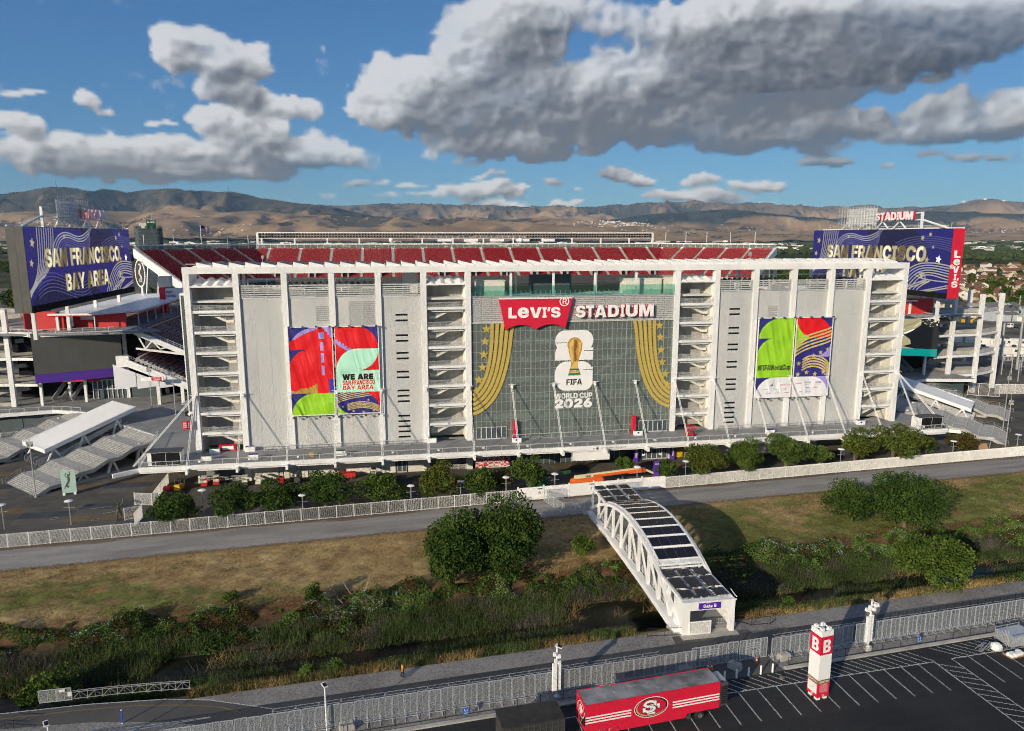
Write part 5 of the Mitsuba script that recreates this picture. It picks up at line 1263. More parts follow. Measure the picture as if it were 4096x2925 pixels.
for q, Fq in ((0, FL), (1, FR)):
    m = MB(Fq); x = -.5 if q == 0 else LW - .2
    m.raw([(x + s, y, z) for s in (0, .8) for y, z in ((1.5, 44.6), (1.5, 41.2), (-NR * DY - 2, Z0 - 3.2), (-NR * DY - 2, Z0 + .4))], [[0, 1, 2], [0, 2, 3], [4, 6, 5], [4, 7, 6], [0, 4, 5], [0, 5, 1], [1, 5, 6], [1, 6, 2], [2, 6, 7], [2, 7, 3], [3, 7, 4], [3, 4, 0]])
    m.beam((x + .4, -9, 40), (x + .4, -4, 20), .7); m.beam((x + .4, -16, 36), (x + .4, -12, 18), .7)
    rail_panel(m, (x + .4, 1, 44.6), (x + .4, -NR * DY, Z0 + .7), 1.1, 2, 2.0)
    part(k, 'end_beam', m, 'white_steel')
# light truss over the far rim
k2 = thing('floodlight_truss', 'long white truss full of round black floodlights above the far stand', 'floodlights')
m = MB(FS)
for z in (48.6, 51.2, 51.4): m.box(-22, 174, 213.0, 213.3, z - .12, z + .12)
m.box(-22, 174, 214.5, 214.8, 51.0, 51.3)
for u in np.arange(-22, 174.1, 2.8): m.box(u - .07, u + .07, 213.05, 213.25, 48.6, 51.3)
for u in np.arange(-20, 175, 15.1): m.box(u - .35, u + .35, 212.4, 213.0, 43.5, 48.6)
for u in (-22, 174): m.box(u - .5, u + .5, 213, 214, 43.6, 51.3)
part(k2, 'truss', m, 'white_steel')
g = MB(FS)
for u in np.arange(-20.6, 173.5, 1.4):
    for z in ((49.3, 50.5) if (u < 52 or u > 108) else (50.5,)): g.tube((u, 212.6, z), (u, 213.4, z), .46, 8)
part(k2, 'floodlight', g, 'dark_void')
m = MB(FS)
for u in (40.5, 104.5): m.sph((u, 212.4, 47.6), 1.1, 2)
for u in np.arange(63, 128, 13): m.box(u, u + 7, 212.2, 212.5, 47.0, 48.2)
part(k2, 'antenna_cover', m, 'sign_white', smooth=40)
# poles on the rim; one flies a flag
for q, (Fq, x, h) in enumerate([(FL, 4, 6.5), (FL, 17, 6.5), (FL, 30, 10.8), (FL, 43, 6.5), (FL, 54, 6.5), (FR, 2, 8), (FR, 13, 8), (FR, 24, 8), (FR, 36, 8), (FR, 48, 8)]):
    if q == 2:
        kf = thing('flagpole', 'white pole flying a flag above the left end of the far stand', 'flagpole')
        m = MB(Fq); m.tube((x, .9, 43.6), (x, .9, 43.6 + h), .13, 6); part(kf, 'pole', m, 'white_paint')
        kf = thing('flag', 'striped red and white flag with a blue corner flying left above the far stand', 'flag')
        def fl_(a, z): return (x + .2 + a, .9 + .35 * math.sin(a * 1.6), z - a * .12 + .15 * math.sin(a * 2))
        for nm, mt, lst in (('red_stripe', 'brand_red', [i for i in range(13) if i % 2 == 0]), ('white_stripe', 'sign_white', [i for i in range(13) if i % 2])):
            g = MB(Fq)
            for i in lst:
                z1, z0 = 54.2 - i * .19, 54.2 - (i + 1) * .19; a0 = 1.9 if i < 7 else 0.0
                for a, b in zip(np.linspace(a0, 4.2, 7)[:-1], np.linspace(a0, 4.2, 7)[1:]): g.quad(fl_(a, z0), fl_(b, z0), fl_(b, z1), fl_(a, z1))
            part(kf, nm, g, mt)
        g = MB(Fq)
        for a, b in zip(np.linspace(0, 1.9, 5)[:-1], np.linspace(0, 1.9, 5)[1:]): g.quad(fl_(a, 54.2 - 7 * .19), fl_(b, 54.2 - 7 * .19), fl_(b, 54.2), fl_(a, 54.2))
        part(kf, 'canton', g, 'navy')
    else:
        kf = thing('rim_pole', 'bare pole on the far stand rim, %s' % (['leftmost of all', 'just left of the flag', '', 'just right of the flag', 'second to the right of the flag', 'first of the right wing', 'second of the right wing', 'third of the right wing', 'fourth of the right wing', 'rightmost of all'][q]), 'pole', 'poles on the far rim')
        m = MB(Fq); m.tube((x, .9, 43.6), (x, .9, 43.6 + h), .12, 6); m.box(x - .2, x + .2, .7, 1.1, 43.6, 44.4); part(kf, 'pole', m, 'white_paint')
# ------------------------------------------------------------------ both ends: end stands, decks, ramps, great stairs
mat('stand_panel', weathered((0.62, 0.63, 0.68), .05), .5)
def end_stand(side):
    F = FS if side == 0 else mirror(FS, 155.0)
    k = thing('end_stand', ['left end stand with dark maroon seats below the left scoreboard', 'right end stand behind the stadium front below the right scoreboard'][side], 'grandstand')
    G = (lambda p: F(np.stack([np.asarray(p)[:, 1], np.asarray(p)[:, 0], np.asarray(p)[:, 2]], 1)))   # rows run along v
    for nm, nrow, y0, z0, L0_, L1_ in (('upper', 13, -14.5, 19.2, 52, 125), ('lower', 26, -2.0, 7.0, 46, 130)):
        rows = [(y0 - q * .9, z0 + q * .48) for q in range(nrow)]
        m = MB(G)
        for y, z in rows: m.box(L0_, L1_, y - .45, y + .45, z - 1.0, z)
        part(k, 'terrace', m, 'stand_concrete')
        g = MB(lambda p, G=G: G(np.asarray(p, float) * [1, -1, 1] + [L0_, 0, 0])); seat_rows(g, [(-y, z) for y, z in rows], L1_ - L0_, rng, (14, 28, 42, 56), 1.4)
        part(k, 'seat_block', g, 'seat_dark')
        m = MB(G)
        for a in (14, 28, 42):
            for q in range(0, nrow - 3, 4): m.beam((L0_ + a, rows[q][0], rows[q][1] + 1), (L0_ + a, rows[q + 2][0], rows[q + 2][1] + 1), .08)
        part(k, 'aisle_rail', m, 'galvanised')
    # sloping white end beams with guard rails, the truss under the upper one, panels under the lower one
    m = MB(F)
    m.beam((-26.5, 51.5, 25.0), (-14.0, 51.5, 18.8), .8, 1.3); m.beam((-26.5, 51.5, 20.6), (-13.8, 51.5, 18.6), .5, .5)
    for a in range(3): u = -26 + a * 3.6; m.beam((u, 51.5, 24.4 - a * 1.8), (u + 1.8, 51.5, 20.4 - a * .1), .35); m.beam((u + 1.8, 51.5, 20.4 - a * .1), (u + 3.6, 51.5, 22.6 - a * 1.8), .35)
    m.beam((-28.0, 45.5, 18.3), (-1.0, 45.5, 5.8), .8, 1.7); m.box(-29.5, -26.5, 45.2, 46.2, 16.8, 19.6)
    rail_panel(m, (-26.5, 51.5, 25.7), (-14.0, 51.5, 19.5), 1.0, 2, 1.6); rail_panel(m, (-26.5, 45.5, 18.6), (-1.0, 45.5, 6.8), 1.0, 2, 1.6)
    part(k, 'end_beam', m, 'white_steel')
    for a, b in ((-30.8, -25.6), (-25.4, -20.2), (-20.0, -14.8)):
        za, zb = 17.0 - (a + 30) * .44, 17.0 - (b + 30) * .44
        part(k, 'infill_panel', MB(F).wall(Polygon([(a, 10.8), (b, 11.4), (b, max(zb, 11.6)), (a, za)]), 46.5, 46.7), 'stand_panel')
    m = MB(F); m.box(-13.6, -13.2, 52, 125, 17.6, 19.1); part(k, 'ribbon_board', m, 'screen_navy')
    m = MB(F)
    for u, v in ((-20.5, 47), (-22.3, 60.3), (-14.5, 46.5), (-31.2, 57.2), (-8, 46)): m.box(u - .4, u + .4, v - .4, v + .4, 6.4, 12 if u > -25 else 25)
    part(k, 'column', m, 'white_steel')
    m = MB(F); m.box(-60, -.5, 62, 62.3, 6.4, 18); m.box(-60, -27, 60, 60.3, 18, 25); part(k, 'rear_wall', m, 'dark_void')
    # upper concourse, its roof and kiosks
    m = MB(F); m.prism(Polygon([(-66, 48), (-30, 47.2), (-20, 51), (-26, 58), (-26, 125), (-66, 125)]), 25.0, 25.4); d = part(k, 'upper_deck', m, 'deck_grey')
    m = MB(F); m.beam((-67, 56.8, 25.1), (-50, 47.7, 25.1), .5, .8); m.beam((-50, 47.7, 25.0), (-26.4, 51.4, 25.0), .5, .9); part(k, 'deck_beam', m, 'white_steel')
    guard(k + '__upper_deck' if False else d, (-66, 55.8, 25.4), (-50, 47.6, 25.4)); guard(d, (-50, 47.6, 25.4), (-26.4, 51.2, 25.4))
    m = MB(F); m.prism(Polygon([(-48, 54), (-36, 54), (-28, 62), (-28, 122), (-48, 122)]), 29.3, 29.75); part(k, 'kiosk_roof', m, 'canopy_white')
    m = MB(F); m.prism(Polygon([(-48.1, 53.85), (-35.85, 53.85), (-27.85, 61.95), (-27.85, 122.1), (-48.1, 122.1)]), 29.1, 29.29); part(k, 'roof_trim', m, 'brand_red')
    m = MB(F); m.box(-54, -46.2, 54.5, 57, 25.4, 30.2); m.box(-46.0, -44.6, 54.8, 57, 25.4, 29.3); m.box(-44, -31, 59, 60, 25.4, 29.3)
    part(k, 'kiosk', m, 'kiosk_red')
    m = MB(F)
    for v in np.arange(63, 122, 7.5): m.tube((-29, v, 25.4), (-29, v, 29.3), .14, 6)
    m.tube((-37, 54.5, 25.4), (-37, 54.5, 29.3), .16, 6); m.box(-46.2, -45.6, 54.2, 54.7, 25.4, 29.3)
    part(k, 'roof_post', m, 'white_steel')
    m = MB(F); m.box(-42, -38.8, 58.7, 58.95, 27.6, 28.9); part(k, 'menu_board', m, 'sign_white')
    # escalator hall below
    m = MB(F); m.box(-31, -23, 57.2, 57.6, 6.4, 11.6); part(k, 'lobby_glass', m, 'far_glass')
    g = MB(F)
    for u in np.arange(-40, -31, 1.22): g.box(u - .07, u + .07, 56.7, 57.1, 6.4, 11.6)
    for z in (9.0, 11.5): g.box(-40, -31, 56.7, 57.0, z - .08, z + .08)
    part(k, 'lobby_frame', g, 'white_steel')
    m = MB(F); m.box(-39.9, -31.1, 57.0, 57.1, 6.4, 11.5); part(k, 'lobby_glass', m, 'far_glass')
    m = MB(F)
    for u in (-44.5, -47.0, -49.2):
        m.beam((u, 54.5, 7.0), (u + 1.8, 61.5, 12.0), .25, 1.2)
    part(k, 'escalator', m, 'galvanised')
    m = MB(F); m.box(-52, -38, 56, 56.2, 11.4, 12.3); part(k, 'gate_sign', m, 'brand_red')
    m = MB(F)
    for u, v in ((-50.05, 50.8), (-40.5, 53.5), (-45.5, 56.5)): m.box(u - .32, u + .32, v - .32, v + .32, 6.4, 13)
    part(k, 'column', m, 'white_steel')
    # lower screen
    k = thing('lower_screen', ['large blank dark grey screen with a purple foot, left of the stadium front', 'screen showing shining gold drapery on black over a teal band, right of the stadium front'][side], 'screen')
    p0, p1 = np.array([-49.4, 47.0]), np.array([-31.3, 55.0])
    if side == 0: Fp = frame_in(FS, p0[0], p0[1], math.degrees(math.atan2(8, 18.1)))
    else: Fp = frame_in(FS, 156.4 + 31.3, 55.0, -math.degrees(math.atan2(8, 18.1)))
    W2 = 19.8
    m = MB(Fp); m.box(0, W2, .03, 1.0, 12.9, 25.45); part(k, 'body', m, 'dark_steel')
    if side == 0:
        m = MB(Fp); m.box(.02, W2 - .02, -.02, .028, 15.15, 25.4); part(k, 'screen', m, 'screen_side'); m = MB(Fp); m.box(.02, W2 - .02, -.02, .028, 12.8, 15.12); part(k, 'band', m, 'purple')
    else:
        X_ = lambda s: s * W2; Z_ = lambda t: 15.1 + t * 10.3
        lay = [(sbox(0, 15.1, W2, 25.4), 'black'), (Polygon([(0, 25.4), (X_(.74), 25.4), (X_(.74), Z_(.72)), (X_(.6), Z_(.5)), (X_(.5), Z_(.42)), (X_(.60), Z_(.28)), (X_(.62), Z_(.14)), (X_(.5), Z_(.06)), (X_(.68), Z_(.0)), (0, Z_(0))]), 'gold')]
        rr_ = np.random.default_rng(8)
        for q in range(22):
            x, z = rr_.uniform(0, .66), rr_.uniform(.08, 1)
            lay.append((ribbon([(X_(x), Z_(z)), (X_(x + .10), Z_(z + .16)), (X_(x + .22), Z_(z + .2 + .1 * rr_.uniform()))], rr_.uniform(.12, .4), 16).intersection(lay[1][0]), ('goldhi', 'golddark', 'white')[q % 3]))
        lay.append((Polygon([(0, Z_(.0)), (X_(.5), Z_(.0)), (X_(.46), Z_(.09)), (0, Z_(.10))]), 'deep'))
        for q in range(60):
            x, z = 1 - abs(rr_.normal(0, .12)), 1 - abs(rr_.normal(0, .13))
            if x > .76 and z > .5: lay.append((Point(X_(min(x, .99)), Z_(min(z, .98))).buffer(rr_.uniform(.06, .2), 4), 'goldhi'))
        lay.append((sbox(0, 12.8, W2, 15.1), 'teal'))
        lay = clip_layers(lay, sbox(0, 12.8, W2, 25.4))
        screen_part(k, 'screen', Fp, lay, -.02)
    # ramp tower
    k = thing('ramp_tower', ['white steel ramp frame at the far left edge', 'open white steel ramp tower with concrete parapets at the right end'][side], 'ramp')
    c = 157.0
    F = mirror(FS, c) if side == 0 else FS
    cols = [(213.5, 50.6, 31.4), (223.5, 51.0, 31.6), (235.4, 56.2, 31.4), (214.5, 66, 31.4), (224.5, 66.5, 31.9), (236, 70, 31.4)]
    for u, v, z1 in cols: m = MB(F); m.box(u - .55, u + .55, v - .55, v + .55, 0, z1); part(k, 'column', m, 'white_steel')
    for z in (6.1, 12.4, 19.1, 25.7):
        m = MB(F)
        for a, b in (((207, 49.4), cols[0][:2]), (cols[0][:2], cols[1][:2]), (cols[1][:2], cols[2][:2]), (cols[0][:2], cols[3][:2]), (cols[2][:2], cols[5][:2]), (cols[1][:2], cols[4][:2])):
            m.beam((*a, z - .36), (*b, z - .36), .45, .7)
        part(k, 'beam', m, 'white_steel')
        m = MB(F); m.prism(Polygon([(206, 52), (213.5, 51), (223.5, 51.4), (235, 56.6), (236, 70), (214, 66), (206, 64)]), z - .1, z + .05); part(k, 'slab', m, 'concrete')
        m = MB(F)
        m.beam((214.2, 51.2, z + .7), (223, 51.5, z + .7), .22, 1.1); m.beam((224.2, 51.6, z + .7), (234.8, 56.4, z + .7), .22, 1.1)
        m.beam((214, 60, z + 3.2), (224, 60.5, z + 2.0), .22, 1.1); m.beam((224, 60.5, z + 2.0), (236, 64.5, z + .9), .22, 1.1)
        m.beam((214, 65.7, z + 3.6), (224, 66.2, z + 4.4), .22, 1.1)
        part(k, 'parapet', m, 'concrete')
        m = MB(F); m.raw([(214, 60, z + 2.6), (224, 60.4, z + 1.4), (224, 66, z + 3.8), (214, 65.6, z + 3.0)], [[0, 1, 2], [0, 2, 3]]); part(k, 'ramp_slab', m, 'concrete')
for s in (0, 1): end_stand(s)

# ---- concourse decks, great stairs with canopies
def ends(side):
    F = FS if side == 0 else mirror(FS)
    XL = -76 if side == 0 else -60.5
    lr = ['left', 'right'][side]
    k = thing('concourse', f'raised grey concourse deck behind the {lr} great stairs', 'deck')
    m = MB(F)
    m.prism(Polygon([(-11.9, 15.4), (-21.4, 25.6), (-28, 33), (-36, 41), (-45, 44.5), (-60, 41.5), (XL, 42), (XL, 64), (.5, 64), (.5, 22.3)]), ZD - .4, ZD + .0); part(k, 'deck', m, 'deck_grey')
    m = MB(F); m.beam((-45, 44.4, ZD - .35), (-60, 41.4, ZD - .35), .3, .9); m.beam((-59.9, 41.4, ZD - .35), (XL, 41.9, ZD - .35), .3, .9); m.beam((-36, 40.8, ZD - .3), (-45, 44.3, ZD - .3), .3, .8); m.beam((-11.9, 15.2, ZD - .4), (-36, 40.6, ZD - .4), .3, .6)
    part(k, 'edge_beam', m, 'white_steel')
    for a, b in (((-37.5, 41.6), (-45, 44.4)), ((-45, 44.4), (-60, 41.4)), ((-59.9, 41.4), (XL, 41.9))): guard(k, (*a, ZD), (*b, ZD))
    m = MB(F); m.box(XL + 1, .4, 46, 46.3, 0, 6.0); m.box(-.2, .2, 6, 46, 0, 6.0); part(k, 'under_wall', m, 'hall_wall')
    m = MB(F)
    for u in np.arange(XL + 2, -40, 5.5): m.box(u, u + 5.3, 44.2, 44.3, .3, 4.6)
    part(k, 'under_glass', m, 'far_glass')
    # flights: 5 runs of 8 treads with landings between
    d = np.array([-.705, -.709]); nn = np.array([.709, -.705])
    def P3(a, n, z): q = np.array([-16.4, 20.0]) + d * a + nn * n; return (q[0], q[1], z)
    for q, (n0, n1, nm) in enumerate(((-6.9, 6.9, 'near'), (-34.5, -21.0, 'far'))):
        k = thing('great_stairs', f'{nm} wide flight of grey steps beside the {lr} white canopy', 'stairs', 'great stairs')
        a, z = 0.0, ZD
        m = MB(F); rl = MB(F); und = MB(F)
        for run in range(5):
            for t in range(8):
                a2 = a + .36; z2 = z - .16
                c = [P3(a, n0, 0), P3(a2, n0, 0), P3(a2, n1, 0), P3(a, n1, 0)]
                v = [(x, y, zz) for x, y, _ in c for zz in (z2 - .22, z2)]
                m.raw(v, [[1, 3, 5], [1, 5, 7], [0, 1, 7], [0, 7, 6], [0, 3, 1], [0, 2, 3], [4, 7, 5], [4, 6, 7], [2, 5, 3], [2, 4, 5]])
                a, z = a2, z2
            if run < 4:
                c = [P3(a, n0, 0), P3(a + 2.7, n0, 0), P3(a + 2.7, n1, 0), P3(a, n1, 0)]; v = [(x, y, zz) for x, y, _ in c for zz in (z - .35, z)]
                m.raw(v, [[1, 3, 5], [1, 5, 7], [0, 3, 1], [0, 2, 3], [4, 7, 5], [4, 6, 7], [0, 1, 7], [0, 7, 6], [2, 5, 3], [2, 4, 5]])
            az = [(a - 2.88, z + 1.28), (a, z), (a + (2.7 if run < 4 else .6), z)]
            for j in range(7):
                n = n0 + .25 + (n1 - n0 - .5) * j / 6
                h = 1.05 if j in (0, 6) else .95
                for (aa, za), (ab_, zb_) in zip(az[:-1], az[1:]):
                    if j not in (0, 6) and zb_ == za: continue
                    rl.tube(P3(aa, n, za + h), P3(ab_, n, zb_ + h), .026, 5)
                    if j in (0, 6): rl.tube(P3(aa, n, za + .2), P3(ab_, n, zb_ + .2), .025, 4); rl.tube(P3(aa, n, za + .6), P3(ab_, n, zb_ + .6), .025, 4)
                    for s in np.linspace(0, 1, 3 if j not in (0, 6) else 2): rl.tube(P3(aa + (ab_ - aa) * s, n, za + (zb_ - za) * s), P3(aa + (ab_ - aa) * s, n, za + (zb_ - za) * s + h), .04, 5)
            for n in (n0 - .02, n1 - .18):
                und.raw([P3(a - 2.88, n + s, z + 1.28 - o) for s in (0, .2) for o in (.0, .75)] + [P3(a + (2.7 if run < 4 else 0), n + s, z - o) for s in (0, .2) for o in (.0, .75)] + [P3(a, n + s, z - o) for s in (0, .2) for o in (.0, .75)],
                        [[0, 1, 8], [1, 9, 8], [8, 9, 4], [9, 5, 4], [2, 10, 3], [3, 10, 11], [10, 6, 11], [11, 6, 7], [1, 3, 9], [3, 11, 9], [9, 11, 5], [11, 7, 5]])
            if run < 4: a += 2.7
        part(k, 'steps', m, 'stair_tread'); part(k, 'hand_rail', rl, 'galvanised'); part(k, 'stringer', und, 'concrete')
        m = MB(F)
        for a_, zt in ((3.5, 5.3), (9.5, 3.6), (15.5, 2.0)):
            for n in (n0 + 1.5, n1 - 1.5): m.beam(P3(a_ + 1.4, n, 0), P3(a_, n, zt), .5); 
            m.beam(P3(a_ - 1.0, n1 - 1.5, 0), P3(a_ + .2, n1 - 1.5, zt), .4)
        part(k, 'prop', m, 'white_steel')
        m = MB(F)
        q0 = [P3(20, n0 + .4, 0), P3(3, n0 + .4, 0), P3(3, n1 - .4, 0), P3(20, n1 - .4, 0)]
        m.prism(Polygon([(x, y) for x, y, _ in q0]), 0, .55); part(k, 'planter', m, 'concrete')
    k = thing('stair_canopy', f'long sloping white canopy over the escalators between the {lr} great stairs', 'canopy')
    def slab(a0, z0, a1, z1, n0, n1, th):
        return [P3(a0, n0, z0), P3(a0, n1, z0), P3(a1, n1, z1), P3(a1, n0, z1)], [P3(a0, n0, z0 - th), P3(a0, n1, z0 - th), P3(a1, n1, z1 - th), P3(a1, n0, z1 - th)]
    def hexa(m, t, b): m.raw(t + b, [[0, 1, 2], [0, 2, 3], [4, 6, 5], [4, 7, 6], [0, 4, 5], [0, 5, 1], [1, 5, 6], [1, 6, 2], [2, 6, 7], [2, 7, 3], [3, 7, 4], [3, 4, 0]])
    a0, a1, z0, z1 = -3.3, 16.9, 10.2, 4.7
    m = MB(F); hexa(m, *slab(a0 + .5, z0, a1 - .5, z1, -18.9, -8.7, .25)); part(k, 'roof', m, 'canopy_white')
    m = MB(F)
    for n in (-19.35, -8.75): hexa(m, *slab(a0, z0 + .02, a1, z1 + .02, n, n + .45, .95))
    for a, z in ((a0, z0), (a1 - .5, z1 + .12)): hexa(m, *slab(a, z - .05, a + .5, z - .18, -18.9, -8.7, .8))
    part(k, 'edge_beam', m, 'white_steel')
    m = MB(F)
    for n in (-18.6, -9.0):
        for a in (1.0, 8.5, 14.8):
            zt = z0 + (z1 - z0) * (a - a0) / (a1 - a0) - .9; zb = max(ZD - .252 * a * 1.0, 0) * .55
            m.tube(P3(a, n, zt), P3(a + 1.6, n, zb), .24, 8); m.tube(P3(a + .1, n, zt), P3(a - 1.4, n, zb + .4), .24, 8)
    part(k, 'strut', m, 'white_steel')
    k = thing('escalator', f'dark escalators under the {lr} sloping canopy', 'escalator')
    for n in (-17.5, -15.2, -12.9, -10.6):
        m = MB(F); hexa(m, *slab(0, ZD + .7, 17.5, 1.1, n, n + 1.5, .5)); part(k, 'treads', m, 'dark_steel')
        m = MB(F)
        for s in (-.1, 1.5): hexa(m, *slab(0, ZD + 1.6, 17.5, 1.9, n + s, n + s + .12, 1.1))
        part(k, 'balustrade', m, 'galvanised')
for s in (0, 1): ends(s)

k = thing('oval_sign', 'tall oval sign with a silver trophy between the left scoreboard and far stand', 'sign')
G = frame_in(FS, -45.7, 120, -12); o_ = lambda a, b: affinity.translate(affinity.scale(Point(0, 0).buffer(1, 20), a, b), 0, 36.9)
print_part(k, 'face', G, [(o_(1.75, 4.7), (.75, .75, .75)), (o_(1.5, 4.3), (.02, .02, .02)), (ribbon([(-.2, 40.2), (.25, 38.6), (-.25, 37.2), (.3, 35.6), (0, 34.4)], .55), (.55, .55, .57)), (Polygon([(-.7, 33.9), (.7, 33.9), (.35, 35.2), (-.35, 35.2)]), (.3, .3, .32))], -.03)
m = MB(G); m.wall(o_(1.8, 4.8), 0, .4); part(k, 'frame', m, 'sign_white')
m = MB(G); m.box(-.3, .3, .45, .9, 25.4, 40); part(k, 'post', m, 'white_steel')
k = thing('kiosk_tower', 'pale box tower on a red foot beside the left end of the far stand', 'kiosk')
m = MB(FS); m.box(-33, -29.5, 96, 99, 33.6, 37); part(k, 'box', m, 'cream_panel'); m = MB(FS); m.box(-32.9, -31.2, 96.1, 98.9, 25.4, 33.6); part(k, 'foot', m, 'brand_red'); m = MB(FS); m.box(-31.1, -25.6, 96.3, 98.7, 29.6, 33.2); part(k, 'board', m, 'sign_white')
m = MB(FS); m.wall(mv(text_poly('BEY', .8, 800), -30.8, 31.6), 96.24, 96.28); m.wall(mv(text_poly('KIND', .8, 800), -30.8, 30.4), 96.24, 96.28); part(k, 'lettering', m, 'navy')
# ------------------------------------------------------------------ footbridge with solar roof
FB = frame_in(FC, 41.0, 76.3, -math.degrees(math.atan2(3.1, 41.0)))     # x across (0..6.9), y along (0..41.1)
k = thing('footbridge', 'white arched truss footbridge with a roof of solar panels over the creek', 'bridge')
BW, BL = 6.9, 41.1
def arch(t): return 0.7 + 6.3 * (1 - ((t - 20.7) / 20.5) ** 2)
def deck_z(t): return 0.15 + 0.55 * (1 - ((t - 20.5) / 20.5) ** 2)
ts = np.linspace(0.4, 41.0, 29)
for x in (0.0, BW):
    m = MB(FB)
    for a, b in zip(ts[:-1], ts[1:]): m.beam((x, a - .04, arch(a)), (x, b + .04, arch(b)), .42, .5)
    part(k, 'top_chord', m, 'white_steel')
    m = MB(FB)
    for a, b in zip(ts[:-1], ts[1:]): m.beam((x - (.25 if x == 0 else -.25), a, deck_z(a) - .1), (x - (.25 if x == 0 else -.25), b, deck_z(b) - .1), .95, .85)
    part(k, 'bottom_chord', m, 'white_steel')
    posts = [3.5 + 4.12 * q for q in range(9)]
    for q, t in enumerate(posts):
        m = MB(FB); m.box(x - .2, x + .2, t - .17, t + .17, deck_z(t), arch(t) - .2); part(k, 'post', m, 'white_steel')
        nx = posts[q + 1] if t < 18 and q + 1 < 9 else (posts[q - 1] if t > 21 else None)
        if t > 21 and q - 1 >= 0: m = MB(FB); m.beam((x, t, deck_z(t) + .1), (x, posts[q - 1], arch(posts[q - 1]) - .25), .26, .3); part(k, 'diagonal', m, 'white_steel')
        if t < 19: m = MB(FB); m.beam((x, t, deck_z(t) + .1), (x, posts[q + 1], arch(posts[q + 1]) - .25), .26, .3); part(k, 'diagonal', m, 'white_steel')
    g = MB(FB); xo = x + (.3 if x == 0 else -.3)
    for a, b in zip(ts[:-1], ts[1:]):
        for h in (.35, .7, 1.15): g.beam((xo, a, deck_z(a) + h + .3), (xo, b, deck_z(b) + h + .3), .05)
        g.beam((xo, a, deck_z(a) + .3), (xo, a, deck_z(a) + 1.45), .06)
    part(k, 'hand_rail', g, 'white_steel')
m = MB(FB)
for a, b in zip(ts[:-1], ts[1:]): m.beam((BW / 2, a, deck_z(a) + .15), (BW / 2, b, deck_z(b) + .15), BW - .7, .2)
part(k, 'walkway', m, 'deck_grey')
# arched roof with nine rows of panels
def roof_z(t): return arch(t) + .22
tt = np.linspace(8.6, 32.5, 37)
m = MB(FB)
for a, b in zip(tt[:-1], tt[1:]): m.beam((BW / 2 + .05, a, roof_z(a)), (BW / 2 + .05, b, roof_z(b)), BW - .55, .12)
for q in range(60): x = .45 + q * .102; m.beam((x, 8.7, roof_z(8.7) + .1), (x, 9.4, roof_z(9.4) + .1), .045, .07)
part(k, 'roof_sheet', m, 'white_paint')
m = MB(FB)
for x in (.32, BW - .22):
    for a, b in zip(tt[:-1], tt[1:]): m.tube((x, a, roof_z(a) + .22), (x, b, roof_z(b) + .22), .06, 5)
for t in tt[::4]: m.beam((.3, t, arch(t) - .1), (BW - .3, t, arch(t) - .1), .16, .22)
part(k, 'roof_rail', m, 'white_steel')
rowp = (32.35 - 9.45) / 9
for rr_ in range(9):
    t0 = 9.45 + rr_ * rowp; t1 = t0 + rowp - .42
    z0, z1 = roof_z(t0) + .16, roof_z(t1) + .16
    m = MB(FB); m.beam((BW / 2 + .05, t0, z0), (BW / 2 + .05, t1, z1), BW - .75, .12); fr = part(k, 'panel_frame', m, 'white_paint')
    for c in range(4):
        for s in range(2):
            a, b = t0 + .06 + (t1 - t0 - .12) * s / 2 + .02, t0 + .06 + (t1 - t0 - .12) * (s + 1) / 2 - .02
            za, zb = z0 + (z1 - z0) * (a - t0) / (t1 - t0) + .09, z0 + (z1 - z0) * (b - t0) / (t1 - t0) + .09
            x = .55 + c * 1.46; m = MB(FB); m.beam((x + .71, a, za), (x + .71, b, zb), 1.41, .04); part(fr, 'solar_panel', m, 'solar_cell')
# flat ends with staggered panels
for end, (ta, tb, zt) in enumerate(((0.2, 8.3, 4.45), (33.0, 41.0, 5.0))):
    m = MB(FB)
    for x in (.15, BW - .15):
        m.beam((x, ta, zt - .15), (x, tb, zt - .15), .3, .32)
        for t in ((ta + .15, ta + 4.2) if end == 0 else (tb - .15, tb - 4.2)): m.box(x - .17, x + .17, t - .17, t + .17, deck_z(t), zt - .3)
    for t in np.linspace(ta + .2, tb - .2, 5): m.beam((.15, t, zt - .2), (BW - .15, t, zt - .2), .3, .26)
    for t in (ta + .6, ta + 4.4): m.beam((.4, t, zt - .3), (BW - .4, t + 3.4, zt - .3), .14); m.beam((BW - .4, t, zt - .3), (.4, t + 3.4, zt - .3), .14)
    part(k, 'portal_frame', m, 'white_steel')
    for c in range(3):
        x = .35 + c * 2.15 + (.15 if c == 2 else 0)
        for (n, off) in ((2, .25), (3, 2.75), (2, 6.0)):
            base = ta + off
            m = MB(FB)
            for xx_ in (x + .3, x + 1.3): m.beam((xx_, base, zt + .06), (xx_, base + n * .94, zt + .06), .08, .12)
            rk = part(k, 'panel_rack', m, 'white_paint')
            for s in range(n): m = MB(FB); m.box(x, x + 1.7, base + s * .94 + .015, base + (s + 1) * .94 - .015, zt + .13, zt + .17); part(rk, 'solar_panel', m, 'solar_cell')
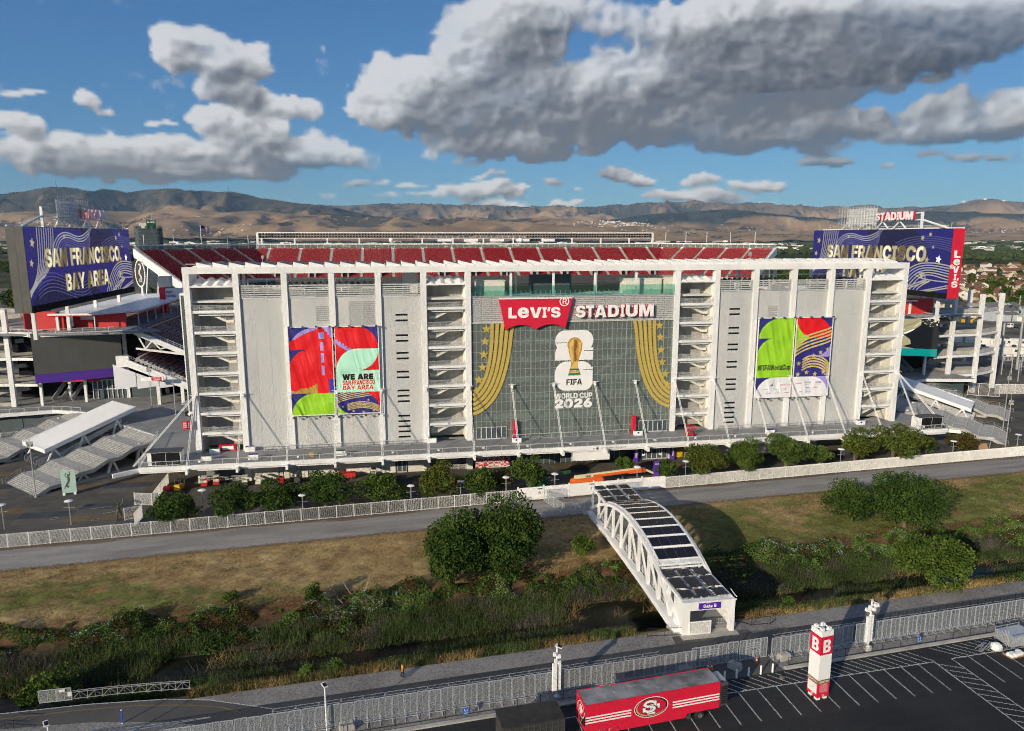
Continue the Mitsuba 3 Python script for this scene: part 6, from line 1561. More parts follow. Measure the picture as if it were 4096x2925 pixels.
# near portal with the gate sign, gate leaf and slab
m = MB(FB); m.box(-.05, .95, -.5, .25, 0, 4.4); m.box(BW - .55, BW + .05, -.5, .25, 0, 4.4); m.box(.95, BW - .55, -.5, .2, 3.25, 4.38); m.box(-.02, .2, .25, 2.4, 0, 4.1); m.box(BW - .2, BW + .02, .25, 5.2, 0, 4.1)
part(k, 'portal', m, 'white_paint')
m = MB(FB); m.box(-.15, BW + .15, -.62, -.5, 4.28, 4.5)
for q in range(7): m.tube((.6 + q, -.7, 4.45), (.75 + q, -.95, 4.62), .02, 4)
m.beam((BW + .3, .2, 4.6), (BW + .5, 1.8, 4.6), .08); m.beam((BW + .3, .2, 4.6), (BW + .3, -.4, 4.6), .08)
part(k, 'gutter', m, 'white_steel')
m = MB(FB); m.box(2.7, 2.7, 0, 0, 0, 0) if False else m.box(-.3, BW + .4, -1.5, 1.2, -.4, .03); part(k, 'threshold', m, 'concrete')
m = MB(FB); m.box(-.9, .3, .2, 2.4, -1.5, -.02); part(k, 'abutment', m, 'concrete'); m = MB(FB); m.box(-1.6, BW + 1.0, 40.2, 42.2, -2.4, .1); part(k, 'abutment', m, 'concrete')
k2 = thing('gate_sign', 'purple sign reading Gate B over the bridge entrance', 'sign')
lay = [(sbox(2.05, 3.42, 4.95, 4.32), (0.07, 0.02, 0.33)), (mv(text_poly('Gate B', .44, 750, width=1.75), 2.62, 3.60), (.8, .8, .8)), (Point(3.1, 4.2).buffer(.07), (.7, .7, .7)), (sbox(3.3, 4.12, 3.55, 4.26), (.6, .06, .05))]
print_part(k2, 'face', FB, lay, -.60); m = MB(FB); m.box(2.03, 4.97, -.585, -.52, 3.40, 4.34); part(k2, 'board', m, 'dark_steel')
k2 = thing('bridge_gate', 'open white barred gate leaf standing at the left of the bridge entrance', 'gate')
m = MB(FB); m.box(.85, 3.75, -.68, -.6, .08, .2); m.box(.85, 3.75, -.68, -.6, 1.75, 1.87); m.box(.85, .97, -.68, -.6, .2, 1.75); m.box(3.63, 3.75, -.68, -.6, .2, 1.75); part(k2, 'frame', m, 'white_paint')
for q in range(18): m = MB(FB); x = 1.06 + q * .146; m.box(x, x + .075, -.67, -.61, .2, 1.75); part(k2, 'bar', m, 'white_paint')
k2 = thing('bike_barrier', 'low grey barrier rails leaning inside the bridge entrance', 'barrier')
g = MB(FB); rail_panel(g, (3.9, .9, .1), (6.1, .7, .1), 1.0, 2, .3, .04); part(k2, 'rail', g, 'galvanised')

# ------------------------------------------------------------------ fences
def picket_fence(key, F, p, q, h, step=3.05, pitch=.115, mat_='white_paint', post_h=None):
    p, q = np.array(p, float), np.array(q, float); L = np.linalg.norm(q - p); n = max(1, int(round(L / step))); d = (q - p) / L
    for s in range(n + 1):
        x = p + (q - p) * s / n; m = MB(F); m.beam((*x, -.05), (*x, (post_h or h) + .04), .1, .1, up=(d[0], d[1], 0)); part(key, 'post', m, mat_)
    nn_ = np.array([-d[1], d[0]])
    for s in range(n):
        a, b = p + (q - p) * s / n, p + (q - p) * (s + 1) / n; w = L / n
        m = MB(F)
        for z in (.12, h - .1): m.beam((*(a + nn_ * .035), z), (*(b + nn_ * .035), z), .05, .09)
        for t in np.arange(.1, w - .05, pitch):
            x = a + d * t; m.beam((*x, .05), (*x, h), .104 * pitch / .115, .014, up=(d[0], d[1], 0))
        part(key, 'picket_panel', m, mat_)
k = thing('white_fence', 'long white picket fence along the gravel path in front of the stadium', 'fence')
picket_fence(k, FC, (-95, 126.1), (32.6, 126.1), 2.35); picket_fence(k, FC, (63.0, 126.1), (190, 126.1), 2.35)
k = thing('fence_return', 'white picket fence running from the long fence up to the deck corner at the left', 'fence')
picket_fence(k, FS, (-5.2, -21.5), (-5.2, -17.5), 2.4); picket_fence(k, FS, (-8.7, -10.6), (-5.4, -11.5), 2.4); picket_fence(k, FS, (-5.4, -11.5), (-6.0, 1.0), 2.2); picket_fence(k, FS, (-7.9, -18.4), (-5.2, -17.5), 2.3)
k = thing('sheeted_gates', 'white solid gate panels in the long fence where the bridge lands', 'fence')
for q in range(6):
    a = 32.6 + q * 5.06; m = MB(FC); m.box(a + .2, a + 4.9, 126.0, 126.12, .1, 2.6)
    pn = part(k, 'gate_panel', m, 'canopy_white'); g = MB(FC)
    for t in np.arange(a + .3, a + 4.9, .2): g.box(t, t + .06, 125.96, 125.995, .15, 2.5)
    part(pn, 'slat', g, 'white_paint'); m = MB(FC); m.box(a - .12, a + .14, 125.95, 126.2, 0, 2.85); part(k, 'post', m, 'white_paint')
for q, (a, lb) in enumerate(((36.3, 'small white sign with a black B on the fence left of the bridge end'), (46.8, 'small white sign with a black B on the fence behind the bridge end'))):
    kk_ = thing('gate_letter_sign', lb, 'sign')
    print_part(kk_, 'face', FC, [(sbox(a, .9, a + 1.1, 2.4), (.8, .8, .8)), (mv(text_poly('B', .55, 700), a + .33, 1.15), BLK), (sbox(a + .05, 2.12, a + 1.05, 2.35), (.12, .1, .1)), (sbox(a + .3, 2.19, a + .8, 2.24), (.7, .1, .1))], 125.93)
    m = MB(FC); m.box(a, a + 1.1, 125.935, 125.955, .9, 2.4); part(kk_, 'board', m, 'white_paint')
# wire mesh panels
mat('mesh_wire', (0.46, 0.49, 0.53), 0.45, 0.2)
def mesh_panel(key, F, p, q, h=2.7, z=0.0, foot=True, mids=2):
    p, q = np.array(p, float), np.array(q, float); L = np.linalg.norm(q - p); d = (q - p) / L; nr = np.array([-d[1], d[0]])
    m = MB(F); a, b = p + d * .05, q - d * .05
    for x in (a, b): m.beam((*x, z + .08), (*x, z + h), .05)
    for zz_ in (z + .12, z + h): m.beam((*a, zz_), (*b, zz_), .05)
    for s in range(1, mids): x = a + (b - a) * s / mids; m.beam((*x, z + .12), (*x, z + h), .03)
    fr = part(key, 'panel_frame', m, 'mesh_wire')
    m = MB(F); w_ = np.linalg.norm(b - a)
    for t in np.arange(.05, w_ - .02, .055): x0_, x1_ = a + d * (t - .006), a + d * (t + .006); m.quad((*x0_, z + .13), (*x1_, z + .13), (*x1_, z + h), (*x0_, z + h))
    for zz_ in np.arange(z + .2, z + h, .075): y0_, y1_ = a + nr * .006, b + nr * .006; m.quad((*y0_, zz_ - .006), (*y1_, zz_ - .006), (*y1_, zz_ + .006), (*y0_, zz_ + .006))
    part(key, 'wire_mesh', m, 'mesh_wire')
    if foot:
        m = MB(F); m.beam((*(p - nr * .75), z + .03), (*(p + nr * .55), z + .03), .07); m.beam((*(p - nr * .7), z + .05), (*(p - nr * .02), z + 1.0), .035); part(key, 'foot', m, 'mesh_wire')
k = thing('mesh_fence', 'long row of wire mesh fence panels on the near side of the trail', 'fence')
a = -42.0
while a < 38.4: mesh_panel(k, FC, (a, 68.5 + .01 * math.sin(a)), (a + 1.27, 68.5 + .06 * math.sin(a * 2.1)), 2.7); a += 1.285
for a in np.arange(49.0, 57.5, 1.285): mesh_panel(k, FC, (a, 68.9), (a + 1.27, 68.85), 2.5)
mesh_panel(k, FC, (58.0, 68.8), (59.2, 69.3), 2.5); mesh_panel(k, FC, (59.2, 69.3), (60.6, 69.2), 2.5)
a = 60.7
while a < 118: mesh_panel(k, FC, (a, 68.9), (a + 1.27, 68.85), 2.7); a += 1.285
for q, (a0, a1) in enumerate(((38.66, 43.27), (44.86, 48.6))):
    kg = thing('mesh_gate', ['left double gate of wire mesh in the fence behind the red trailer', 'right double gate of wire mesh left of the tall red and white pillar'][q], 'gate')
    for c in range(4):
        x = a0 + (a1 - a0) * c / 4; mesh_panel(kg, FC, (x, 69.1), (x + (a1 - a0) / 4, 69.1), 2.6, foot=(c in (0, 2)))
    g = MB(FC)
    for z in (.9, 1.15, 1.5, 1.8, 2.1): g.box(a0 + (a1 - a0) * .25, a0 + (a1 - a0) * .75, 69.05, 69.09, z, z + .05)
    part(kg, 'gate_bar', g, 'mesh_wire')
    g = MB(FC); g.box((a0 + a1) / 2 - .25, (a0 + a1) / 2 - .1, 69.0, 69.05, 1.25, 1.4); g.box((a0 + a1) / 2 + .1, (a0 + a1) / 2 + .25, 69.0, 69.05, 1.25, 1.4); part(kg, 'lock', g, 'dark_steel')
mesh_panel(kg, FC, (43.4, 69.2), (44.75, 69.15), 2.6)
k = thing('landing_fence', 'wire mesh fence panels around the far landing of the bridge', 'fence')
for p, q in (((37.5, 125.3), (38.2, 121.5)), ((38.2, 121.5), (38.9, 118.2)), ((38.9, 118.2), (40.6, 117.6)), ((40.6, 117.6), (42.3, 117.4)), ((42.3, 117.4), (43.9, 117.6)), ((38.0, 125.4), (41.5, 125.2)), ((51.2, 126.0), (51.8, 122.5)), ((51.8, 122.5), (52.2, 119.6)), ((52.2, 119.6), (52.5, 117.2)), ((51.6, 125.4), (57, 125.3))): mesh_panel(k, FC, p, q, 2.1, foot=False)
k = thing('crowd_barriers', 'row of low grey crowd barriers at the white fence left of the bridge', 'barrier')
for q in range(3): g = MB(FC); rail_panel(g, (28.2 + q * 2.1, 125.2, .1), (30.1 + q * 2.1, 125.1, .1), 1.0, 2, .16, .03); part(k, 'barrier', g, 'galvanised')
# black rail by the kerb
def pipe_rail(key, F, pts, h=1.05, mids=(.12,), step=2.6, r=.03, b='black_rail'):
    m = MB(F)
    for p, q in zip(pts[:-1], pts[1:]):
        p, q = np.array(p, float), np.array(q, float); L = np.linalg.norm(q - p); n = max(1, round(L / step))
        for s in range(n + 1): x = p + (q - p) * s / n; m.tube((*x, 0), (*x, h), r * 1.2, 5)
        for hh in (h,) + tuple(mids): m.tube((*p, hh), (*q, hh), r, 5)
    part(key, 'pipe', m, b)
k = thing('kerb_railing', 'thin black railing along the kerb left of the parking entrance', 'railing'); pipe_rail(k, FC, [(-60, 67.3), (38.0, 67.3)])
k = thing('kerb_railing', 'thin black railing along the kerb behind the tall red and white pillar', 'railing'); pipe_rail(k, FC, [(50.0, 66.9), (120, 66.9)])
k = thing('bridge_side_railing', 'short black railing at the left foot of the bridge', 'railing'); pipe_rail(k, FC, [(36.6, 76.6), (41.0, 75.9)], 1.1); pipe_rail(k, FC, [(41.0, 76.0), (41.4, 78.0)], 1.1)
k = thing('bridge_side_railing', 'short black railing at the right foot of the bridge', 'railing'); pipe_rail(k, FC, [(49.3, 77.2), (50.8, 75.8), (53.4, 75.6), (54.5, 76.2)], 1.1)
k = thing('trail_fence', 'low grey metal fence with diagonal braces beside the trail bend at the lower left', 'fence')
TF = [(-60, 81.4), (-36.1, 80.2)]
def braced(p, q):
    p, q = np.array(p, float), np.array(q, float); m = MB(FC)
    for x in (p, q): m.tube((*x, 0), (*x, 1.1), .04, 5)
    for h in (1.1, .92, .15): m.tube((*p, h), (*q, h), .03, 5)
    c = (p + q) / 2
    for a, b in (((*p, .15), (*c, .92)), ((*c, .92), (*c, .15)), ((*q, .15), (*c, .92))): m.tube(a, b, .022, 4)
    part(k, 'rail_panel', m, 'galvanised')
PT = [(-50 + i * 1.72, 80.95 - .06 * i) for i in range(9)]
for p, q in zip(PT[:-1], PT[1:]): braced(p, q)
PT = [(-29.1 + i * 1.5, 80.1 - .045 * i - .012 * i * i) for i in range(9)]
for p, q in zip(PT[:-1], PT[1:]): braced(p, q)
mesh_panel(k, FC, (-32.4, 80.2), (-30.6, 80.1), 1.55, foot=False); mesh_panel(k, FC, (-30.6, 80.1), (-29.1, 80.0), 1.55, foot=False)
m = MB(FC); m.box(-30.3, -29.7, 79.93, 79.97, 1.2, 1.5); m.box(-29.5, -29.1, 79.93, 79.98, .6, 1.1); part(k, 'notice', m, 'cream_panel')
k = thing('steps_railing', 'small dark handrail by a step at the lower left corner', 'railing'); pipe_rail(k, FC, [(-36.5, 75.6), (-33.5, 74.6)], .9, (.45,), 1.0); pipe_rail(k, FC, [(-36.0, 77.2), (-33.4, 76.4)], .9, (.45,), 1.0)
# ------------------------------------------------------------------ trees
def leafy_tree(name, label, cat, F, a, b, zg, top, bot, rad, mat_, n, r, group=None, leaf_=.36, lobes=9, trunk=True, sq=1.0):
    k = thing(name, label, cat, group)
    c = np.array([a, b, (top + bot) / 2]); hz = (top - bot) / 2
    L_ = []
    for q in range(lobes):
        th_ = q * 2.399 + r.uniform(-.4, .4); ph = math.acos(1 - 1.55 * (q + .5) / lobes)
        dv = np.array([math.sin(ph) * math.cos(th_), math.sin(ph) * math.sin(th_) * sq, math.cos(ph)])
        L_.append((c + dv * np.array([rad, rad, hz]) * r.uniform(.42, .78), r.uniform(.28, .54)))
    L_.append((c, .62))
    pts = []
    per = np.array([s ** 2 for _, s in L_]); per = per / per.sum()
    for (lc, s), w in zip(L_, per):
        m_ = int(n * w); u = r.normal(size=(m_, 3)); u /= np.linalg.norm(u, axis=1, keepdims=True)
        bump = 0.72 + 0.56 * meshkit.fbm(u * 1.9 + lc, 3, int(abs(lc[0] * 7)) % 97)
        rr_ = r.uniform(.25, 1, m_) ** .42 * bump
        pts.append(lc + u * rr_[:, None] * np.array([rad, rad, hz * 1.05]) * s)
    pts = np.vstack(pts)
    clump = meshkit.fbm(pts * .85 + 3.7, 3, 5); pts = pts[clump > .36]
    pts = pts[pts[:, 2] > bot - .3]
    tn = meshkit.fbm(pts * .7 + 11, 3, 6) + r.normal(size=len(pts)) * .04; fresh = tn > .56
    for sel, mt_ in ((~fresh, mat_), (fresh, {'leaf_dark': 'leaf_mid', 'leaf_rust': 'leaf_olive'}.get(mat_, 'leaf_new'))):
        v, f = facing_quads(pts[sel], leaf_, r, .55, .75); m = MB(F); m.raw(v, f); part(k, 'crown', m, mt_)
    if trunk:
        m = MB(F); base = np.array([a, b, zg - .3]); fork = np.array([a + r.uniform(-.3, .3), b, zg + max((c[2] - zg) * .45, .6)]); tr = max(.12, rad * .045)
        m.tube(base, fork, tr * 1.3, 8, tr)
        for q in range(min(7, lobes)): m.tube(fork - [0, 0, .1], L_[q][0], tr * .6, 5, tr * .18)
        part(k, 'trunk', m, 'bark')
    return k
r = np.random.default_rng(21)
TR = [(-28.0, 128.3, 5.8, .6, 4.2, 'leaf_dark', 'dark tree spilling over the long white fence, first from the left'), (-18.6, 129, 7.0, 1.0, 4.0, 'leaf_dark', 'dark tree behind the long white fence, second from the left'),
      (-10.7, 129, 6.5, .6, 4.4, 'leaf_dark', 'wide dark tree leaning over the white fence in front of the forklifts'), (-2.5, 130, 7.5, .8, 4.9, 'leaf_dark', 'tall loose dark tree below the left pair of banners'),
      (7.6, 129, 7.2, .5, 4.2, 'leaf_mid', 'green tree behind the fence below the vent slots, just left of the yellow-green one'), (17.6, 129, 8.2, .4, 4.2, 'leaf_olive', 'bright yellow-green round tree behind the white fence'),
      (25.8, 129, 6.7, .4, 3.4, 'leaf_mid', 'narrow green tree between the yellow-green tree and the round tree left of the bridge'), (35.8, 129, 8.2, 1.4, 3.5, 'leaf_mid', 'round green tree beside the orange boom lift'),
      (56.9, 133, 5.3, 1.8, 2.0, 'leaf_mid', 'small light tree under the deck behind the orange boom lift'), (64.5, 129, 4.9, 1.2, 2.6, 'leaf_dark', 'small dark tree behind the fence right of the bridge'),
      (73.1, 129, 7.4, .8, 4.8, 'leaf_olive', 'wide olive tree under the right stair shaft'), (82.4, 129, 7.7, .5, 4.2, 'leaf_mid', 'green tree hanging over the white fence, second of the right hand row'),
      (92.1, 129, 8.4, 1.2, 4.3, 'leaf_mid', 'green tree in front of the right pair of banners'), (100.3, 129, 5.5, 1.2, 2.9, 'leaf_mid', 'low bright tree between two taller ones under the right banners'),
      (110.2, 130, 7.8, 1.6, 4.0, 'leaf_olive', 'left half of the olive tree group at the right end of the deck'), (120.1, 130, 8.6, 1.2, 6.0, 'leaf_olive', 'broad olive tree at the right end of the deck'),
      (139.9, 131, 5.0, .6, 3.9, 'leaf_rust', 'low rust tinged tree before the right great stairs')]
for a, b, tp, bt, rd, mt, lb in TR: rd *= 1.1; leafy_tree('fence_tree', lb, 'tree', FC, a, b, 0, tp, bt, rd, mt, int(330 * rd ** 1.75) + 900, r, 'trees behind the white fence')
leafy_tree('shrub', 'rust coloured shrub left of the round tree by the boom lift', 'shrub', FC, 30.5, 131.5, 0, 4.8, .3, 2.4, 'leaf_rust', 1500, r)
leafy_tree('shrub', 'thin grey green shrub between the deck end and the rust tinged tree', 'shrub', FC, 131.2, 132, 0, 4.2, .3, 2.6, 'leaf_olive', 900, r)
for a, b, tp, bt, rd, mt, lb, n in ((16.0, 100.0, 8.8, -2.2, 5.3, 'leaf_dark', 'left one of the two big dark trees on the bank left of the bridge', 17000), (24.8, 100.8, 10.6, -2.2, 5.3, 'leaf_dark', 'right one of the two big dark trees on the bank left of the bridge', 18500),
                                    (20.4, 102.0, 8.2, -1.9, 4.3, 'leaf_dark', 'lower tree filling the gap between the two big bank trees', 11000),
                                    (89.0, 104.5, 6.6, -.8, 4.7, 'leaf_dark', 'left part of the dark bank tree pair at the right', 6500), (97.0, 100.8, 8.5, -1.8, 7.1, 'leaf_dark', 'broad dark tree on the far bank at the right', 15000), (83.8, 80.6, 6.9, -.3, 5.6, 'leaf_mid', 'round green tree on the near bank beside the trail at the right', 11000)):
    leafy_tree('bank_tree', lb, 'tree', FC, a, b, float(bank_z(b)), tp, bt, rd, mt, n, r, 'trees on the creek banks', leaf_=.36, lobes=16)
leafy_tree('bank_shrub', 'round green shrub alone on the dry grass left of the bridge', 'shrub', FC, 37.5, 103, float(bank_z(103)), 2.6, -1.2, 2.1, 'leaf_mid', 1900, r, leaf_=.3, trunk=False)
leafy_tree('bank_shrub', 'small dark shrub with bare dead branches beside it', 'shrub', FC, -4.4, 98.2, float(bank_z(98)), 1.7, -1.6, 1.5, 'leaf_dark', 1500, r, leaf_=.28, trunk=False)
leafy_tree('bank_shrub', 'leafy light green shrub at the lower left bank edge', 'shrub', FC, -33.5, 85.5, float(bank_z(84)), .6, -3.4, 3.2, 'leaf_mid', 3600, r, leaf_=.3, trunk=False)
leafy_tree('bank_shrub', 'low green shrub on the slope left of the dead branches', 'shrub', FC, -15.6, 101.5, float(bank_z(101)), .2, -1.5, 1.5, 'leaf_mid', 1100, r, leaf_=.26, trunk=False)
for a, b, lb in ((-1.3, 79.6, 'rounded green bush by the trail, left of the walking person'), (-4.6, 79.2, 'second green bush by the trail, further left of the walking person'), (58.5, 79.4, 'green bush by the trail right of the bridge')):
    leafy_tree('trail_bush', lb, 'bush', FC, a, b, -.6, 1.0, -.9, 1.2, 'bush_green', 1300, r, leaf_=.2, trunk=False)
k = thing('dead_branches', 'bare grey fallen branches on the dry slope', 'branches')
for q, (a, b) in enumerate(((-1.2, 99.5), (1.0, 99.0), (2.6, 99.2), (4.8, 98.9), (5.6, 98.4), (-.2, 97.2))):
    m = MB(FC); p = np.array([a, b, float(bank_z(b))]); dirv = np.array([r.uniform(-.6, .8), r.uniform(.2, .9), r.uniform(.4, 1.1)])
    pts = [p]
    for s in range(4): pts.append(pts[-1] + dirv * r.uniform(.4, .6) + r.normal(size=3) * .14)
    for i_ in range(4): m.tube(pts[i_], pts[i_ + 1], .07 - .012 * i_, 5, .058 - .012 * i_)
    m.tube(pts[2], pts[2] + [r.uniform(-.6, .6), .3, .4], .03, 4, .01)
    part(k, 'branch', m, 'dead_wood')

# ------------------------------------------------------------------ plaza furniture
def saucer_lamp(F, u, v, lb, z0=0.0):
    k = thing('saucer_lamp', lb, 'street lamp', 'lamps with round white saucers')
    m = MB(F); m.tube((u, v, z0), (u, v, z0 + 4.3), .07, 8); m.beam((u - .9, v, z0 + 3.2), (u + .9, v, z0 + 3.2), .06); part(k, 'pole', m, 'galvanised')
    m = MB(F); m.lathe([(0, 4.55), (.55, 4.5), (.72, 4.38), (.55, 4.33), (0, 4.3)], (u, v, z0), 18); part(k, 'saucer', m, 'sign_white', smooth=40)
LM = [('S', -26.9, -19.2, 'saucer lamp nearest the left edge'), ('S', -16.4, -19.0, 'saucer lamp on the open plaza left of the statue'), ('S', 5.0, -17.1, 'saucer lamp between the first two fence trees'), ('C', -6.6, 127.2, 'saucer lamp just left of the second forklift tree'), ('C', -.2, 128, 'saucer lamp between the dark trees below the left banners'), ('C', 12.6, 127.4, 'saucer lamp left of the yellow-green tree'), ('C', 21.9, 127.6, 'saucer lamp right of the yellow-green tree'), ('C', 30.7, 127.8, 'saucer lamp left of the round tree by the boom lift'), ('C', 40.3, 127.4, 'saucer lamp at the rear of the orange boom lift'), ('C', 57.5, 127.6, 'saucer lamp at the tip of the orange boom'), ('C', 68.6, 128.6, 'saucer lamp between the two trees right of the bridge'), ('C', 105.0, 128.2, 'saucer lamp under the right banners'), ('C', 133.6, 127.4, 'saucer lamp left of the rust tinged tree'), ('C', 144.0, 127.6, 'saucer lamp right of the rust tinged tree'), ('C', 152.6, 128.3, 'saucer lamp at the right great stairs')]
for f_, u, v, lb in LM: saucer_lamp(FS if f_ == 'S' else FC, u, v, lb)
def tall_pole(F, u, v, z0, h, lb):
    k = thing('light_pole', lb, 'light pole', 'tall thin plaza light poles')
    m = MB(F); m.tube((u, v, z0), (u, v, z0 + h), .13, 8, .08); m.tube((u, v, z0), (u, v, z0 + .25), .3, 8); part(k, 'pole', m, 'galvanised')
    m = MB(F)
    for q in range(4): m.obox((u + (-.35 if q % 2 else .35), v - .1, z0 + h - .6 - .55 * (q // 2)), (.4, .35, .45), 25 * q); m.beam((u - .45, v, z0 + h - .7 - .55 * (q // 2)), (u + .45, v, z0 + h - .7 - .55 * (q // 2)), .06)
    m.beam((u - .6, v, z0 + h * .45), (u + .6, v, z0 + h * .45), .05); m.tube((u, v, z0 + h), (u, v, z0 + h + 1.1), .03, 4)
    part(k, 'floodlight', m, 'galvanised')
for F_, u, v, z0, h, lb in ((FS, -28.9, -3.2, 0, 11.5, 'tall thin pole at the foot of the left stairs'), (FS, -20.9, 42, ZD, 11, 'tall thin pole on the left concourse, the left one of two'), (FS, -13.2, 34.5, ZD, 11, 'tall thin pole on the left concourse, the right one of two'), (FC, 149.6, 128.6, 0, 13, 'tall thin pole at the foot of the right stairs'), (FC, 166, 144, 0, 15, 'tall thin pole behind the right stairs')): tall_pole(F_, u, v, z0, h, lb)
k = thing('hanging_sign', 'white and red direction sign hung on the left concourse pole', 'sign')
m = MB(FS); m.box(-22.9, -17.6, 41.8, 42.2, ZD + 7.3, ZD + 8.2); part(k, 'box', m, 'sign_white'); m = MB(FS); m.box(-20.4, -18.0, 41.75, 41.79, ZD + 7.3, ZD + 8.2); part(k, 'red_face', m, 'brand_red')
m = MB(FS); m.wall(mv(text_poly('105-123', .26, 700), -19.9, ZD + 7.86), 41.72, 41.74); m.wall(mv(text_poly('205-225', .26, 700), -19.9, ZD + 7.45), 41.72, 41.74); part(k, 'lettering', m, 'sign_white')
k = thing('column_sign', 'small red direction sign on the left end column of the stadium', 'sign')
m = MB(FS); m.box(-2.0, -.3, -.9, -.6, 11.6, 13.3); part(k, 'box', m, 'kiosk_red'); m = MB(FS)
for q in range(3): m.wall(mv(text_poly(['105-123', '205-225', '305-325'][q], .26, 700), -1.8, 12.8 - .42 * q), -.93, -.91)
part(k, 'lettering', m, 'sign_white')
k = thing('poster_board', 'mint green board showing a dark figure beside the left stairs', 'sign')
FPB = frame_in(FS, -24.3, -2.9, 8)
lay = [(sbox(0, .4, 2.5, 4.9), (0.36, 0.52, 0.46)), (curve and ribbon([(1.3, 3.9), (1.35, 3.2), (1.2, 2.5), (.9, 2.0), (1.3, 1.6)], .42), (.09, .09, .08)), (ribbon([(1.3, 3.6), (1.6, 4.2), (1.5, 4.7)], .2), (.12, .12, .1)), (ribbon([(1.1, 3.5), (.8, 3.9), (1.0, 4.4)], .18), (.12, .12, .1)), (Point(1.3, 4.05).buffer(.2), (.15, .13, .1)), (ribbon([(1.0, 2.1), (.6, 1.6), (.5, 1.2)], .2), (.1, .1, .09))]
print_part(k, 'print', FPB, lay, -.02); m = MB(FPB); m.box(0, 2.5, 0, .25, .4, 4.9); part(k, 'board', m, 'sign_white'); m = MB(FPB); m.box(.1, .5, -.2, .45, 0, .4); m.box(2.0, 2.4, -.2, .45, 0, .4); part(k, 'foot', m, 'sign_white')
# bronze figure with both arms raised
def figure(joints, bones, F, res=.03):
    import manifold3d as mf
    parts = []
    for a, b in bones:
        pa, ra = joints[a]; pb, rb = joints[b]
        s = mf.Manifold.sphere(ra, 14).translate(tuple(map(float, pa))); t = mf.Manifold.sphere(rb, 14).translate(tuple(map(float, pb)))
        parts.append(mf.Manifold.batch_hull([s, t]))
    g = mf.Manifold.batch_boolean(parts, mf.OpType.Add).refine_to_length(res)
    me = g.to_mesh(); tm_ = trimesh.Trimesh(me.vert_properties[:, :3], me.tri_verts, process=True)
    trimesh.smoothing.filter_taubin(tm_, iterations=8)
    return MB(F).raw(tm_.vertices, tm_.faces)
FST = frame_in(FS, -8.9, -18.0, 20, 0.0)
J = dict(hip=((0, 0, 1.0), .15), hl=((-.13, 0, .98), .12), hr=((.13, 0, .98), .12), kl=((-.17, -.1, .55), .075), kr=((.2, .06, .55), .075), al=((-.2, 0, .14), .055), ar=((.27, .12, .14), .055), tl=((-.2, -.16, .09), .05), tr=((.29, -.04, .09), .05), waist=((0, 0, 1.16), .13), chest=((0, 0, 1.42), .17), sl=((-.2, 0, 1.52), .085), sr=((.2, 0, 1.52), .085), el=((-.40, -.02, 1.75), .06), er=((.40, -.02, 1.75), .06), wl=((-.50, 0, 2.02), .042), wr=((.48, 0, 2.05), .042), fl=((-.53, 0, 2.16), .035), fr=((.5, 0, 2.19), .035), neck=((0, 0, 1.6), .06), head=((0, -.02, 1.77), .115), chin=((0, -.06, 1.70), .075))
BN = [('hip', 'hl'), ('hip', 'hr'), ('hl', 'kl'), ('hr', 'kr'), ('kl', 'al'), ('kr', 'ar'), ('al', 'tl'), ('ar', 'tr'), ('hip', 'waist'), ('waist', 'chest'), ('chest', 'sl'), ('chest', 'sr'), ('sl', 'el'), ('sr', 'er'), ('el', 'wl'), ('er', 'wr'), ('wl', 'fl'), ('wr', 'fr'), ('chest', 'neck'), ('neck', 'head'), ('head', 'chin')]
J2 = {a: (np.array(p) * 1.75, r_ * 1.75) for a, (p, r_) in J.items()}
mat('bronze', (0.13, 0.115, 0.09), .4, .6)
k = thing('statue', 'dark bronze statue of a figure with both arms raised on the left plaza', 'statue'); part(k, 'body', figure(J2, BN, FST, .06), 'bronze', smooth=True)
m = MB(FST); m.obox((0, 0, .06), (1.0, .9, .12)); part(k, 'base', m, 'dark_steel')
# manhole covers and painted marks on the plaza
for u, v, lb in ((-20.6, -15.5, 'left dark manhole cover on the plaza'), (-13.2, -17.2, 'right dark manhole cover on the plaza')): k = thing('manhole_cover', lb, 'manhole cover'); m = MB(FS); m.lathe([(0, .012), (.42, .012), (.45, -.02)], (u, v, 0), 16); part(k, 'lid', m, 'dark_steel'); m = MB(FS); m.lathe([(.46, .008), (.56, .008)], (u, v, 0), 16); part(k, 'ring', m, 'galvanised')
m = MB(FS)
for a, b in (((-16.3, -11.5), (-12.8, -10.6)), ((-13.0, -14.2), (-9.2, -12.9)), ((-9.4, -16.4), (-6.0, -15.2))): stripe(m, a, b, .12, .0)
structure('plaza_line', m, 'road_paint')
